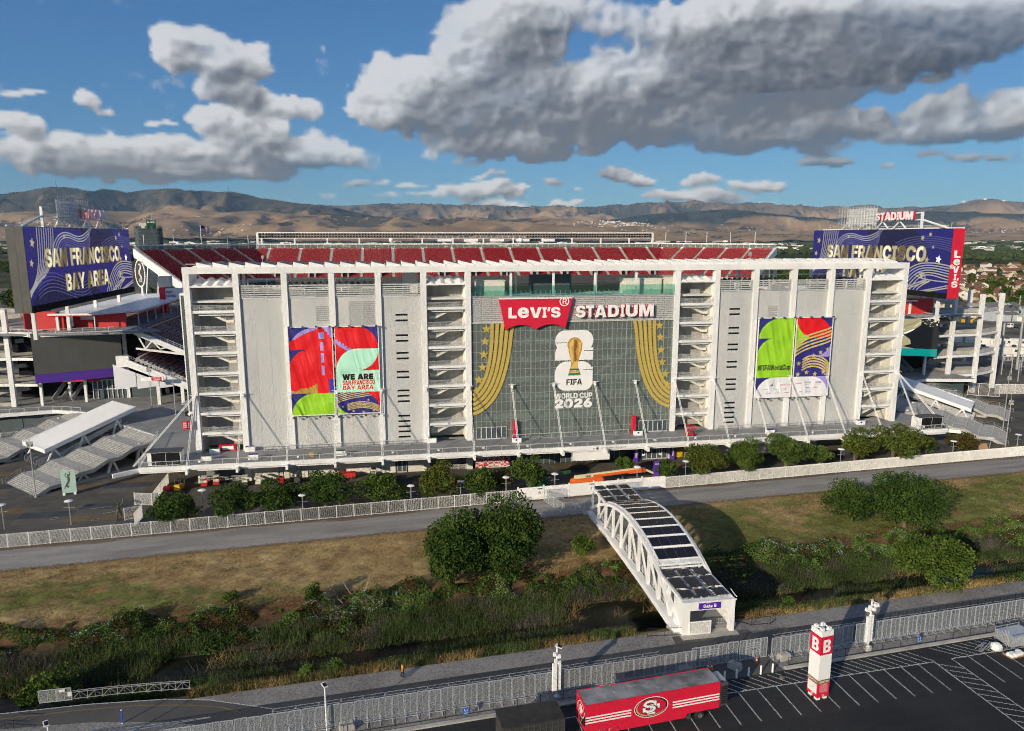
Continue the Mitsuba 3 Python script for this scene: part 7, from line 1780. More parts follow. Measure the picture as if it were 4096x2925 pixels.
# kiosk containers on the deck corners
for q, (u, lb) in enumerate(((-6.9, 'black fronted booth on the left corner of the deck'), (157.0, 'black fronted booth on the right corner of the deck'))):
    k = thing('deck_booth', lb, 'booth'); v0 = -7.4
    m = MB(FS); m.box(u, u + 6.0, v0, v0 + 2.4, ZD + .02, ZD + 2.6); part(k, 'body', m, 'white_paint'); m = MB(FS)
    for c in range(2): m.box(u + .75 + c * 2.6, u + 3.25 + c * 2.6, v0 - .05, v0 - .01, ZD + .1, ZD + 2.5)
    part(k, 'black_front', m, 'dark_void'); m = MB(FS); m.box(u - .1, u + 6.1, v0 - .2, v0 + 2.5, ZD + 2.61, ZD + 2.75); part(k, 'roof', m, 'dark_steel')
for q, (u, v) in enumerate(((2.4, -6.2), (11.2, -6.6), (27.9, -6.8), (64.2, -3.4), (91.5, -2.2), (120.6, -6.2), (46.4, -.6), (145.6, -2.0), (2.8, -1.2), (9.6, -1.0))):
    k = thing('ticket_table', ['white covered table on the deck left of the first hanger', 'white covered table on the deck by the second hanger', 'white covered table on the deck under the left banners', 'white covered table with a dark emblem left of the glass hall doors', 'white covered table with a dark emblem at the right of the glass hall', 'white covered table on the deck right of the right stair shaft', 'white covered table at the second stair shaft', 'white covered table by the last stair shaft', 'white covered table with blue top at the left stair shaft foot', 'white covered table right of the red and white counter'][q], 'table', 'white covered tables on the deck')
    m = MB(FS); m.box(u, u + 1.9, v, v + .8, ZD + .02, ZD + 1.0); part(k, 'cover', m, 'sign_white'); m = MB(FS); m.box(u + .1, u + 1.8, v + .1, v + .7, ZD + 1.0, ZD + 1.14); part(k, 'top_things', m, 'navy' if q % 2 else 'green_paint')
    if q in (3, 4, 7): m = MB(FS); m.box(u + .7, u + 1.15, v - .012, v - .002, ZD + .45, ZD + .8); part(k, 'emblem', m, 'navy')
k = thing('deck_counter', 'red counter with a white panel at the foot of the left stair shaft', 'counter'); m = MB(FS); m.box(4.2, 7.6, .6, 1.4, ZD + .02, ZD + 1.2); part(k, 'body', m, 'brand_red'); m = MB(FS); m.box(4.9, 7.1, .57, .595, ZD + .3, ZD + 1.0); part(k, 'panel', m, 'sign_white')
k = thing('cardboard_box', 'brown cardboard box on the deck under the left banners', 'box'); m = MB(FS); m.box(22.6, 23.7, -6.6, -5.8, ZD, ZD + .8); part(k, 'body', m, 'cardboard'); m = MB(FS); m.box(23.1, 23.2, -6.62, -5.78, ZD + .1, ZD + .815); part(k, 'tape', m, 'cream_paint')
k = thing('cardboard_sheet', 'big brown board leaning at the foot of the right stairs', 'board'); m = MB(FC); m.raw(BOXV * [2.6, .1, 2.2] @ np.array([[1, 0, 0], [0, .85, .5], [0, -.5, .85]]).T + [145.5, 130.5, 1.0], BOXF); part(k, 'sheet', m, 'cardboard')
k = thing('draft_bar', 'dark roofed bar cart with a gold sign on the left concourse', 'kiosk')
FBAR = frame_in(FS, -10.5, 32.5, -12, ZD)
m = MB(FBAR); m.box(0, 7.4, 0, 2.6, 0, 1.1); part(k, 'counter', m, 'dark_void'); m = MB(FBAR); m.raw([(-.5, -.6, 3.0), (7.6, -.6, 3.0), (7.6, 3.0, 3.5), (-.5, 3.0, 3.5), (-.5, -.6, 3.12), (7.6, -.6, 3.12), (7.6, 3.0, 3.62), (-.5, 3.0, 3.62)], [[0, 1, 2], [0, 2, 3], [4, 6, 5], [4, 7, 6], [0, 4, 5], [0, 5, 1], [3, 2, 6], [3, 6, 7], [0, 3, 7], [0, 7, 4], [1, 5, 6], [1, 6, 2]]); part(k, 'roof', m, 'galvanised')
m = MB(FBAR)
for x in (.1, 3.6, 7.2): m.tube((x, .2, 1.1), (x, .2, 3.1), .06, 6)
m.tube((.1, 2.4, 1.1), (.1, 2.4, 3.4), .06, 6); m.box(.2, 7.2, 1.6, 2.4, 1.1, 2.0); part(k, 'post', m, 'dark_steel')
m = MB(FBAR); m.box(1.2, 7.0, -.5, -.4, 2.3, 2.95); part(k, 'sign', m, 'yellow_paint'); m = MB(FBAR); m.wall(mv(text_poly('GOLD RUSH', .38, 800), 1.6, 2.44), -.53, -.505); part(k, 'lettering', m, 'dark_steel')
m = MB(FBAR); m.lathe([(0, 0), (.33, 0), (.33, .05)], (0, 0, 0), 14) if False else m.wall(Point(1.0, .55).buffer(.36), -.03, -.005); part(k, 'emblem', m, 'sign_white')
# ------------------------------------------------------------------ vehicles and things on the ground
def wheel(parent, F, c, r_, w, hub='chrome', n=18, axis='y'):
    prof = [(r_ * .55, -w / 2), (r_ * .92, -w / 2), (r_, -w * .35), (r_, w * .35), (r_ * .92, w / 2), (r_ * .55, w / 2)]
    def G(p):
        p = np.asarray(p, float); q = np.stack([p[:, 0], p[:, 2], -p[:, 1]], 1) if axis == 'y' else np.stack([p[:, 2], p[:, 0], p[:, 1]], 1)
        return F(q + np.array(c))
    wk = part(parent, 'wheel', MB(G).lathe(prof, n=n), 'tyre', smooth=40)
    part(wk, 'hub', MB(G).lathe([(0, -w * .42), (r_ * .2, -w * .46), (r_ * .25, -w * .3), (r_ * .56, -w * .3), (r_ * .58, -w * .48)], n=n).lathe([(r_ * .58, w * .48), (r_ * .56, w * .3), (r_ * .25, w * .3), (r_ * .2, w * .46), (0, w * .42)], n=n), hub, smooth=40)
def rbox(m, x0, x1, y0, y1, z0, z1, r_=.08):
    """box with rounded upright edges and a chamfered top"""
    p = rrect(x0, y0, x1, y1, r_); m.prism(p, z0, z1 - r_ * .6)
    p2 = p.buffer(-r_ * .6); a, b = np.array(p.exterior.coords)[:-1], None
    c = np.array([(x0 + x1) / 2, (y0 + y1) / 2]); s = np.array([(x1 - x0 - 1.2 * r_) / (x1 - x0), (y1 - y0 - 1.2 * r_) / (y1 - y0)])
    b = (a - c) * s + c; n = len(a); i = np.arange(n); j = (i + 1) % n
    v = np.vstack([np.c_[a, np.full(n, z1 - r_ * .6)], np.c_[b, np.full(n, z1)], [[*c, z1]]])
    m.raw(v, np.vstack([np.stack([i, j, j + n], 1), np.stack([i, j + n, i + n], 1), np.stack([i + n, j + n, i * 0 + 2 * n], 1)]))
# red race transporter: trailer with a dark tractor unit in front
FT = frame_in(FC, 22.5, 60.3, 1.2)
k = thing('team_trailer', 'long red trailer with white stripes and an oval emblem parked at the front', 'trailer')
TL_, TW, T0, T1 = 14.9, 2.55, 1.15, 4.1
m = MB(FT); m.box(0, TL_, .02, TW - .02, T0, T1 - .12)
m.wall(Polygon([(.1, T0), (11.3, T0), (11.0, .62), (.9, .62), (.5, .85)]), .04, TW - .04)
part(k, 'box', m, 'brand_red')
m = MB(FT); m.box(-.03, TL_ + .03, -.03, .05, T1 - .14, T1 - .02); m.box(-.03, TL_ + .03, TW - .05, TW + .03, T1 - .14, T1 - .02); m.box(-.04, .05, 0, TW, T1 - .14, T1 - .02); m.box(0, TL_, -.02, .02, T0 - .04, T0 + .06); part(k, 'trim_rail', m, 'brand_red')
for q in range(9):
    m = MB(FT); a, b = .02 + (TL_ - .04) * q / 9, .02 + (TL_ - .04) * (q + 1) / 9; m.raw([(a + .01, .05, T1 - .05), (b - .01, .05, T1 - .05), (b - .01, TW / 2, T1 + .03), (a + .01, TW / 2, T1 + .03), (a + .01, TW - .05, T1 - .05), (b - .01, TW - .05, T1 - .05)], [[0, 1, 2], [0, 2, 3], [3, 2, 5], [3, 5, 4]]); part(k, 'roof_sheet', m, 'trailer_roof')
r = np.random.default_rng(4)
m = MB(FT)
for q in range(12): a, b_ = r.uniform(.8, 13.2), r.uniform(.4, 1.7); m.box(a, a + r.uniform(.4, .8), b_, b_ + .45, T1 - .03, T1 + .045)
part(k, 'roof_patch', m, 'trailer_roof')
WHT, RD, BK, GD = (.78, .78, .78), (0.55, 0.012, 0.04), (.015, .015, .015), (.50, .33, .14)
cx, cz = 7.1, 2.62
def e_(rx, rz): return affinity.translate(affinity.scale(Point(0, 0).buffer(1, 32), rx, rz), cx, cz)
lay = [(sbox(0.02, 2.02 + .3 * q, 4.9, 2.17 + .3 * q), WHT) for q in range(3)] + [(sbox(9.5, 2.02 + .3 * q, 14.85, 2.17 + .3 * q), WHT) for q in range(3)]
lay += [(e_(1.88, 1.14), WHT), (e_(1.80, 1.07), BK), (e_(1.62, .93), RD), (e_(1.70, .99).difference(affinity.translate(e_(1.64, .96), .09, .07)), GD)]
def slabS(x, z, s):
    st = ribbon([(x + .5 * s, z + .78 * s), (x + .2 * s, z + .98 * s), (x - .25 * s, z + .95 * s), (x - .45 * s, z + .70 * s), (x - .2 * s, z + .52 * s), (x + .22 * s, z + .42 * s), (x + .45 * s, z + .2 * s), (x + .2 * s, z - .02 * s), (x - .25 * s, z + .0 * s), (x - .52 * s, z + .22 * s)], .24 * s, 60)
    return st.union(sbox(x + .42 * s, z + .55 * s, x + .60 * s, z + 1.02 * s)).union(sbox(x - .62 * s, z - .04 * s, x - .44 * s, z + .42 * s))
Sg = affinity.scale(slabS(cx - .18, cz - .42, 1.06), 1.15, 1)
Fg = sbox(cx - .12, cz - .75, cx + .16, cz + .30).union(sbox(cx - .62, cz + .06, cx + .92, cz + .28)).union(sbox(cx - .42, cz - .78, cx + .46, cz - .58)).union(sbox(cx + .72, cz - .22, cx + .94, cz + .28)).union(sbox(cx + .1, cz - .22, cx + .55, cz - .08)).union(sbox(cx - .80, cz - .2, cx - .58, cz + .1))
lay += [(Fg.buffer(.06), BK), (Fg, WHT), (Sg.buffer(.06), BK), (Sg, WHT)]
print_part(k, 'side_print', FT, lay, 0.0)
FE = frame_in(FT, 0, TW, -90)
oval = lambda rx, rz: affinity.translate(affinity.scale(Point(0, 0).buffer(1, 24), rx, rz), 1.35, 2.9)
S2 = affinity.translate(affinity.scale(Sg.union(Fg), .42, .62, origin=(cx, cz)), 1.35 - cx, 2.9 - cz)
print_part(k, 'end_print', FE, [(Polygon([(.3, 3.6), (2.5, 3.4), (2.5, 1.7), (1.2, 1.3), (.8, 2.0)]), BK), (ribbon([(2.5, 3.3), (1.6, 1.9), (1.2, 1.2)], .06), GD), (oval(.92, .82), WHT), (oval(.85, .75), BK), (oval(.78, .68), RD), (S2, WHT)], -.02)
m = MB(FE)
for q in range(4): m.box(.2, .32, -.05, -.01, 1.2 + q * .16, 1.3 + q * .16)
part(k, 'tail_lamp', m, 'brand_red')
for x in (1.9, 3.1):
    for y in (.25, TW - .25): wheel(k, FT, (x, y, .5), .5, .32)
m = MB(FT)
for x in (1.9, 3.1): m.lathe([(0, 0), (.1, 0)], (0, 0, 0), 4) if False else m.wall(Point(x, .55).buffer(.62).difference(Point(x, .55).buffer(.55)), -.03, .2)
part(k, 'wheel_arch', m, 'chrome')
for y in (.5, TW - .7): m = MB(FT); m.box(11.5, 11.9, y, y + .2, 0.02, T0); part(k, 'landing_leg', m, 'dark_steel')
m = MB(FT); rbox(m, TL_ + .03, TL_ + 1.05, .12, TW - .12, 1.2, 3.75, .12); nu = part(k, 'nose_unit', m, 'dark_steel')
m = MB(FT)
for q in range(9): m.box(TL_ + .2, TL_ + .9, .06, .115, 1.45 + q * .23, 1.56 + q * .23)
part(nu, 'vent', m, 'dark_void'); m = MB(FT); m.box(TL_ + .2, TL_ + .9, .5, TW - .5, 3.75, 3.86); part(nu, 'top_cover', m, 'galvanised')
for y in (.25, TW - .25): wheel(k, FT, (12.75, y, .5), .5, .3)
# dark sheeted container beside it
k = thing('dark_container', 'dark charcoal sheeted container at the bottom edge left of the red trailer', 'container')
FDK = frame_in(FC, 14.2, 60.6, 1.0)
m = MB(FDK); m.box(0, 6.3, 0, 2.9, .1, 2.75); part(k, 'body', m, 'tarp_dark')
m = MB(FDK); m.box(-.05, 6.35, -.05, 2.95, 2.76, 2.84); part(k, 'top_sheet', m, 'tarp_dark'); m = MB(FDK)
for x in np.arange(.05, 6.3, .62): m.box(x, x + .07, -.05, -.005, .1, 2.7)
for z in np.arange(.3, 2.7, .45): m.box(0, 6.3, -.035, -.003, z, z + .04)
part(k, 'rib', m, 'dark_steel')
# ---- the tall four sided pillar
k = thing('lot_pillar', 'tall square red and white pillar with a white letter B on each side', 'pillar')
c_ = np.array([49.72, 61.25]); FPIL = frame_in(FC, c_[0], c_[1], 5)
hw = .78
m = MB(FPIL)
for x in (-.45, .45):
    for y in (-.45, .45): m.box(x - .22, x + .22, y - .22, y + .22, 0, .35)
part(k, 'foot', m, 'white_paint')
m = MB(FPIL); m.box(-hw, hw, -hw, hw, .35, 1.95); part(k, 'lower_box', m, 'brand_red'); m = MB(FPIL); m.box(-hw - .02, hw + .02, -hw - .02, hw + .02, 1.96, 2.4); mat('bronze_band', (.20, .13, .06), .45); part(k, 'directory_band', m, 'bronze_band')
m = MB(FPIL); m.box(-hw, hw, -hw, hw, 2.41, 5.35); part(k, 'white_box', m, 'canopy_white'); m = MB(FPIL); m.box(-hw, hw, -hw, hw, 5.38, 7.45); part(k, 'letter_box', m, 'brand_red')
m = MB(FPIL)
for x0_, x1_, y0_, y1_ in ((-hw, hw, -hw, -hw + .08), (-hw, hw, hw - .08, hw), (-hw, -hw + .08, -hw + .08, hw - .08), (hw - .08, hw, -hw + .08, hw - .08)): m.box(x0_, x1_, y0_, y1_, 7.48, 8.1)
m.box(-hw + .08, hw - .08, -hw + .08, hw - .08, 7.46, 7.5); part(k, 'parapet', m, 'white_paint')
m = MB(FPIL)
for x in (-.45, .45):
    for y in (-.45, .45): m.box(x - .17, x + .17, y - .17, y + .17, 7.5, 8.35)
m.beam((-.45, -.45, 8.0), (.45, .45, 8.0), .1); m.beam((-.45, .45, 8.0), (.45, -.45, 8.0), .1); part(k, 'top_weight', m, 'white_paint')
for rot in (0, 90, 180, 270):
    G = frame_in(FPIL, 0, 0, rot); w0 = -hw
    lay = [(mv(text_poly('B', 1.5, 900, width=1.25), -.62, 5.62), WHT), (mv(text_poly('DIRECTORY', .2, 700, width=1.25), -.45, 2.08), WHT), (Point(-.68, 2.18).buffer(.16).difference(Point(-.68, 2.18).buffer(.12)), WHT), (mv(text_poly('i', .16, 800), -.705, 2.1), WHT)]
    if rot in (270, 90): lay += [(sbox(-.85, .75, .85, 1.9), (.72, .72, .72))] + [(sbox(-.5 + .3 * q, 1.1 + .13 * q, -.3 + .3 * q, 1.16 + .13 * q), (.4, .4, .42)) for q in range(3)]
    else: lay += [(sbox(-.7, 1.72 - .07 * q, .7 - .3 * (q % 3 == 0), 1.75 - .07 * q), (.75, .45, .48)) for q in range(12)] + [(mv(text_poly('EVENT PARKING', .1, 700), -.55, 1.80), WHT)]
    if True: lay += [(affinity.translate(affinity.scale(Point(0, 0).buffer(.16), 1.3, .9), 0, .56), WHT), (affinity.translate(affinity.scale(Point(0, 0).buffer(.13), 1.3, .9), 0, .56), RD), (mv(text_poly('SF', .13, 900), -.1, .50), WHT)]
    lay = [(affinity.scale(g_, .78, 1, origin=(0, 0)), c_2) for g_, c_2 in lay]
    print_part(k, 'face_print', G, lay, -hw - .035)
# ---- light towers with battery boxes, solar street lamps
def light_tower(F, a, b, h, lb, heads, ped=0.0):
    k = thing('camera_tower', lb, 'light pole', 'white poles with stacked boxes')
    m = MB(F); m.tube((a, b, 0), (a, b, h), .1, 10); m.lathe([(0, .06), (.28, .05), (.3, 0)], (a, b, ped), 10); part(k, 'pole', m, 'white_paint')
    if ped: m = MB(F); m.tube((a, b, -.05), (a, b, ped), .45, 16); part(k, 'footing', m, 'concrete')
    for q in range(4):
        for s, dy in ((-.27, -.05), (.25, .16)):
            m = MB(F); z = ped + .55 + q * .86 + (.06 if s > 0 else 0); rbox(m, a + s - .25, a + s + .25, b + dy - .2, b + dy + .18, z, z + .82, .04); bx_ = part(k, 'battery_box', m, 'white_paint')
    m = MB(F); m.beam((a - .25, b - .1, h - .02), (a + .42, b - .5, h - .2), .5, .06); hd = part(k, 'solar_head', m, 'white_paint'); m = MB(F); m.beam((a + .0, b - .22, h + .0), (a + .38, b - .45, h - .15), .34, .06); part(hd, 'solar_cell', m, 'solar_cell')
    m = MB(F)
    for dx, dz in heads: rbox(m, a + dx - .16, a + dx + .16, b - .3, b + .05, h - dz - .18, h - dz + .18, .04); m.beam((a, b, h - dz), (a + dx, b, h - dz), .05)
    part(k, 'camera', m, 'white_paint')
light_tower(FC, 22.0, 68.1, 6.2, 'white pole with stacked boxes behind the dark container, left one of two', ((-.3, 1.1), (.22, 1.4), (-.16, 1.9), (.25, 2.15)))
light_tower(FC, 61.4, 67.5, 6.6, 'white pole with stacked boxes right of the tall pillar, right one of two', ((-.75, 1.15), (-.4, 1.3), (.45, .75), (.7, .75), (.3, 1.25), (-.3, .9)), .5)
for q, (a, b, lb) in enumerate(((-2.35, 68.0, 'white solar street lamp at the bottom edge left of the middle'), (-27.1, 68.2, 'white solar street lamp cut off at the lower left corner'))):
    k = thing('solar_lamp', lb, 'street lamp', 'plain white solar street lamps'); m = MB(FC); m.tube((a, b, 0), (a, b, 5.5), .09, 10, .075); part(k, 'pole', m, 'white_paint')
    m = MB(FC); m.beam((a - .2, b + .15, 5.55), (a + .15, b - .55, 5.4), .42, .08); part(k, 'head', m, 'white_paint'); m = MB(FC); m.beam((a - .1, b, 5.60), (a + .11, b - .45, 5.5), .32, .03); part(k, 'solar_cell', m, 'solar_cell')
for q, a in enumerate((41.3, 42.82, 44.36, 45.93, 47.46)):
    k = thing('bollard', f'white bollard at the parking entrance, {["first", "second", "third", "fourth", "last"][q]} from the red trailer', 'bollard', 'white bollards in a row')
    m = MB(FC); m.lathe([(.11, 0), (.11, 1.05), (.08, 1.12), (0, 1.14)], (a, 66.2, 0), 14); part(k, 'post', m, 'white_paint', smooth=40); m = MB(FC); m.lathe([(.16, .0), (.16, .03), (.11, .03)], (a, 66.2, 0), 14); part(k, 'base', m, 'dark_steel')
for q, (a, b, deg, lb) in enumerate(((37.6, 68.6, 8, 'pale concrete block behind the front of the red trailer'), (43.6, 67.9, -58, 'concrete block turned sideways by the mesh gates'), (50.3, 68.2, 8, 'pale concrete block left of the tall pillar'), (-.4, 68.0, 5, 'concrete block at the mesh fence beside the solar lamp'))):
    k = thing('concrete_block', lb, 'block', 'concrete blocks at the mesh fence'); G = frame_in(FC, a, b, deg)
    m = MB(G); m.wall(Polygon([(-.75, 0), (.75, 0), (.75, .55), (.62, .78), (-.62, .78), (-.75, .55)]), -.38, .38); part(k, 'body', m, 'concrete'); m = MB(G); m.tube((-.2, 0, .76), (0, .1, .9), .02, 5); m.tube((0, .1, .9), (.2, 0, .76), .02, 5); part(k, 'lifting_loop', m, 'dark_steel')
for q, (a, b, lb) in enumerate(((40.6, 69.0 - .35, 'orange cone left of two at the left mesh gate'), (41.0, 68.5, 'orange cone right of two at the left mesh gate'), (46.8, 68.4, 'orange cone alone at the right mesh gate'))):
    k = thing('traffic_cone', lb, 'cone', 'orange traffic cones'); m = MB(FC); m.box(a - .18, a + .18, b - .18, b + .18, 0, .04); m.lathe([(.14, .04), (.03, .72), (0, .72)], (a, b, 0), 12); part(k, 'cone', m, 'orange_paint'); m = MB(FC); m.lathe([(.105, .3), (.075, .48)], (a, b, 0), 12); part(k, 'band', m, 'sign_white')
k = thing('parking_stone', 'small brown lump lying in the striped bay left of the pillar', 'debris'); m = MB(FC); m.sph((47.9, 65.0, .05), .34, 2, (1, .8, .6)); part(k, 'lump', m, 'bark', smooth=True)
# blue signs and post
for q, (a, b, lb) in enumerate(((11.7, 66.9, 'blue accessible route sign on the black railing at the lower middle'), (68.2, 66.85, 'blue accessible route sign on the black railing at the right'))):
    k = thing('route_sign', lb, 'sign', 'blue accessible route signs')
    lay = [(sbox(a - .28, .45, a + .28, 1.2), (0.02, 0.10, 0.45)), (Point(a - .12 if q == 0 else a + .1, 1.05).buffer(.05), WHT), (ribbon([(a - .13 if q == 0 else a + .09, .98), (a - .11 if q == 0 else a + .11, .86), (a + .0 if q == 0 else a + .2, .82)], .05, 12), WHT), (Polygon([(a + .06, .92), (a + .16, .92), (a + .16, .98), (a + .24, .9), (a + .16, .82), (a + .16, .88), (a + .06, .88)]) if q == 0 else Polygon([(a - .04, .92), (a - .14, .92), (a - .14, .98), (a - .22, .9), (a - .14, .82), (a - .14, .88), (a - .04, .88)]), WHT), (mv(text_poly('GATE B', .1, 700), a - .2, .52), WHT)]
    print_part(k, 'face', FC, lay, b - .05); m = MB(FC); m.box(a - .28, a + .28, b - .045, b - .02, .45, 1.2); part(k, 'plate', m, 'galvanised')
k = thing('marker_post', 'slim blue marker post on the gravel at the lower left', 'post'); m = MB(FC); m.box(-22.92, -22.80, 74.55, 74.68, 0, 1.5); part(k, 'post', m, 'blue_sign'); m = MB(FC); m.box(-22.93, -22.79, 74.54, 74.69, 1.5, 1.56); m.box(-22.93, -22.79, 74.54, 74.69, .0, .1); part(k, 'cap', m, 'sign_white')
# stacked fence panels, bags and scrap at the right
k = thing('panel_stack', 'pile of grey wire fence panels on pallets at the right edge of the lot', 'stack')
for q in range(9): m = MB(FC); G = frame_in(FC, 80.4, 64.6, 3); mm = MB(G); rail_panel(mm, (-1.8, -1.0, .12 + q * .14 - 1.0 + .95), (1.9, -1.0, .12 + q * .14 - .05), .05, 1, 2, .03); mm.box(-1.85, 1.95, -1.05, 1.2, .12 + q * .15, .17 + q * .15); part(k, 'panel', mm, 'mesh_wire')
mm = MB(G)
for x in (-1.9, .0, 1.95): mm.box(x, x + .05, -1.1, -1.05, 0, 1.7); mm.box(x, x + .05, 1.2, 1.25, 0, 1.7)
mm.box(-1.9, 2, -1.1, -1.05, 1.6, 1.66); mm.box(-1.9, 2, 1.2, 1.25, 1.6, 1.66); part(k, 'rack', mm, 'galvanised')
k = thing('scrap_frames', 'heap of grey metal frames beside the stacked panels', 'scrap')
m = MB(FC)
for q in range(16): a, b = 75.2 + r.uniform(-.8, .8), 64.0 + r.uniform(-.5, .5); m.beam((a - .6, b - .3, .1 + q * .045), (a + .6, b + .3, .1 + q * .045 + r.uniform(-.1, .1)), .07)
part(k, 'bar', m, 'galvanised'); m = MB(FC)
for q in range(4): m.beam((78.3 + q * .3, 63.8, 0), (77.6 + q * .4, 64.4, 2.0), .06)
part(k, 'upright', m, 'galvanised')
k = thing('white_bag', 'big white bulk bag slumped beside the metal frames', 'bag'); g_ = trimesh.creation.icosphere(3, 1.0); v = g_.vertices * [.75, .6, .55]; v = v * (1 + .35 * (meshkit.fbm(v * 2.6 + 4, 3, 9) - .5)[:, None]); v[:, 2] = np.maximum(v[:, 2] + .45, .02); m = MB(FC); m.raw(v + [76.5, 63.7, 0], g_.faces); part(k, 'bag', m, 'canopy_white', smooth=True); m = MB(FC); m.beam((76.2, 63.6, .8), (76.6, 64.0, 1.15), .06); part(k, 'strap', m, 'dark_steel')
k = thing('sack_pallet', 'pallet of pale wrapped sacks on the asphalt at the right', 'pallet'); G = frame_in(FC, 77.6, 62.3, 4)
for q in range(5): m = MB(G); m.box(-1.1, 1.1, -.6 + q * .25, -.45 + q * .25, .0, .1); part(k, 'pallet_board', m, 'cardboard')
for q in range(14):
    v = g_.vertices * [.36, .28, .16] * (1 + .2 * r.uniform(-1, 1)); v = v + [-.75 + .5 * (q % 4) + r.uniform(-.05, .05), -.35 + .36 * ((q // 4) % 2), .2 + .17 * (q // 7)]; part(k, 'sack', MB(G).raw(v, g_.faces), 'canopy_white', smooth=True)
# ---- person with a yellow jacket walking on the trail
FPER = frame_in(FC, 6.0, 75.6, 100)
mat('jacket', (.72, .30, .02), .7); mat('trousers', (.02, .02, .022), .8); mat('skin', (.35, .2, .14), .6); mat('hair_dark', (.03, .02, .015), .7)
JP = dict(hip=((0, 0, .92), .13), hl=((-.1, 0, .9), .105), hr=((.1, 0, .9), .105), kl=((-.1, -.12, .5), .07), kr=((.1, .08, .5), .07), al=((-.1, .02, .12), .045), ar=((.1, .22, .14), .045), tl=((-.1, -.15, .04), .045), tr=((.11, .08, .06), .045))
BP = [('hip', 'hl'), ('hip', 'hr'), ('hl', 'kl'), ('hr', 'kr'), ('kl', 'al'), ('kr', 'ar'), ('al', 'tl'), ('ar', 'tr')]
k = thing('person', 'person in a bright yellow jacket with a dark backpack walking along the trail', 'person')
JU = dict(JP, waist=((0, 0, 1.05), .12), chest=((0, 0, 1.28), .15), sl=((-.19, 0, 1.40), .07), sr=((.19, 0, 1.40), .07), el=((-.26, .12, 1.14), .052), er=((.25, -.10, 1.13), .052), wl=((-.24, .05, .92), .036), wr=((.20, -.26, .98), .036), pl=((-.24, .02, .86), .038), pr=((.19, -.31, .95), .038), neck=((0, 0, 1.47), .05), head=((0, -.02, 1.62), .095), chin=((0, -.06, 1.56), .06), nose=((0, -.115, 1.60), .016))
fing = []
for s, hand, w in ((-1, 'pl', (-.24, .02, .86)), (1, 'pr', (.19, -.31, .95))):
    for q in range(4): JU[f'f{s}{q}'] = ((w[0] + s * .012, w[1] - .03 + .02 * q, w[2] - .08 + .01 * abs(q - 1.5)), .010); fing.append((hand, f'f{s}{q}'))
    JU[f't{s}'] = ((w[0] - s * .02, w[1] - .055, w[2] - .035), .011); fing.append((hand, f't{s}'))
body = figure(JU, BP + [('hip', 'waist'), ('waist', 'chest'), ('chest', 'sl'), ('chest', 'sr'), ('sl', 'el'), ('sr', 'er'), ('el', 'wl'), ('er', 'wr'), ('wl', 'pl'), ('wr', 'pr'), ('chest', 'neck'), ('neck', 'head'), ('head', 'chin'), ('head', 'nose')] + fing, FPER, .03)
part(k, 'body', body, 'skin', smooth=True)
JJ = {a: (p, r_ + .025) for a, (p, r_) in JU.items()}; JJ['hem'] = ((0, 0, .86), .165)
part(k, 'jacket', figure(JJ, [('hem', 'waist'), ('waist', 'chest'), ('chest', 'sl'), ('chest', 'sr'), ('sl', 'el'), ('sr', 'er'), ('el', 'wl'), ('er', 'wr')], FPER, .03), 'jacket', smooth=True)
JT = {a: (p, r_ + .018) for a, (p, r_) in JP.items()}
part(k, 'trousers', figure(JT, BP, FPER, .03), 'trousers', smooth=True)
m = MB(FPER); m.sph((0, .02, 1.66), .105, 2, (1, 1.05, .85)); part(k, 'hair', m, 'hair_dark', smooth=True)
k = thing('backpack', 'dark backpack worn by the person on the trail', 'backpack'); m = MB(FPER); rbox(m, -.16, .16, .15, .34, .98, 1.42, .06); part(k, 'bag', m, 'trousers'); m = MB(FPER); m.tube((-.11, .16, 1.4), (-.11, -.15, 1.38), .02, 5); m.tube((.11, .16, 1.4), (.11, -.15, 1.38), .02, 5); part(k, 'strap', m, 'orange_paint')

# ---- machines behind the white fence
FBL = frame_in(FC, 44.5, 129.4, 2)
k = thing('boom_lift', 'orange and cream boom lift folded flat behind the white fence', 'boom lift')
m = MB(FBL); rbox(m, -.2, 6.6, -1.1, 1.1, .95, 2.3, .5); part(k, 'turret', m, 'orange_paint', smooth=35)
m = MB(FBL); m.box(.6, 5.6, -.9, .9, .45, .95); part(k, 'chassis', m, 'dark_steel')
for x in (1.0, 5.2):
    for y in (-1.15, 1.15): wheel(k, FBL, (x, y, .55), .55, .42, 'orange_paint')
m = MB(FBL); m.beam((.4, -.3, 2.75), (14.2, -.3, 3.2), .55, .62); part(k, 'boom', m, 'cream_paint'); m = MB(FBL); m.beam((4.2, -.62, 2.72), (15.0, -.62, 3.1), .12, .5); m.beam((12.0, -.3, 2.9), (15.6, -.3, 2.95), .7, .8); part(k, 'boom_cover', m, 'orange_paint')
m = MB(FBL); m.wall(mv(text_poly('JLG', .42, 900), 3.4, 2.60), -.62, -.6) if False else m.wall(mv(text_poly('JLG', .42, 900), 2.6, 2.62), -.63, -.585); part(k, 'lettering', m, 'dark_steel')
m = MB(FBL); m.wall(mv(text_poly('1250AJP', .3, 800), 1.4, 1.25), -1.16, -1.105); part(k, 'lettering', m, 'sign_white')
m = MB(FBL); m.beam((15.6, -.3, 3.0), (19.2, -.3, 1.2), .35, .4); part(k, 'jib', m, 'cream_paint'); g = MB(FBL); rail_panel(g, (19.2, -1.2, .3), (19.2, 1.2, .3), 1.1, 3, .6); rail_panel(g, (20.2, -1.2, .3), (20.2, 1.2, .3), 1.1, 3, .6); rail_panel(g, (19.2, -1.2, .3), (20.2, -1.2, .3), 1.1, 3, .6); g.box(19.2, 20.2, -1.2, 1.2, .25, .32); part(k, 'basket', g, 'orange_paint')
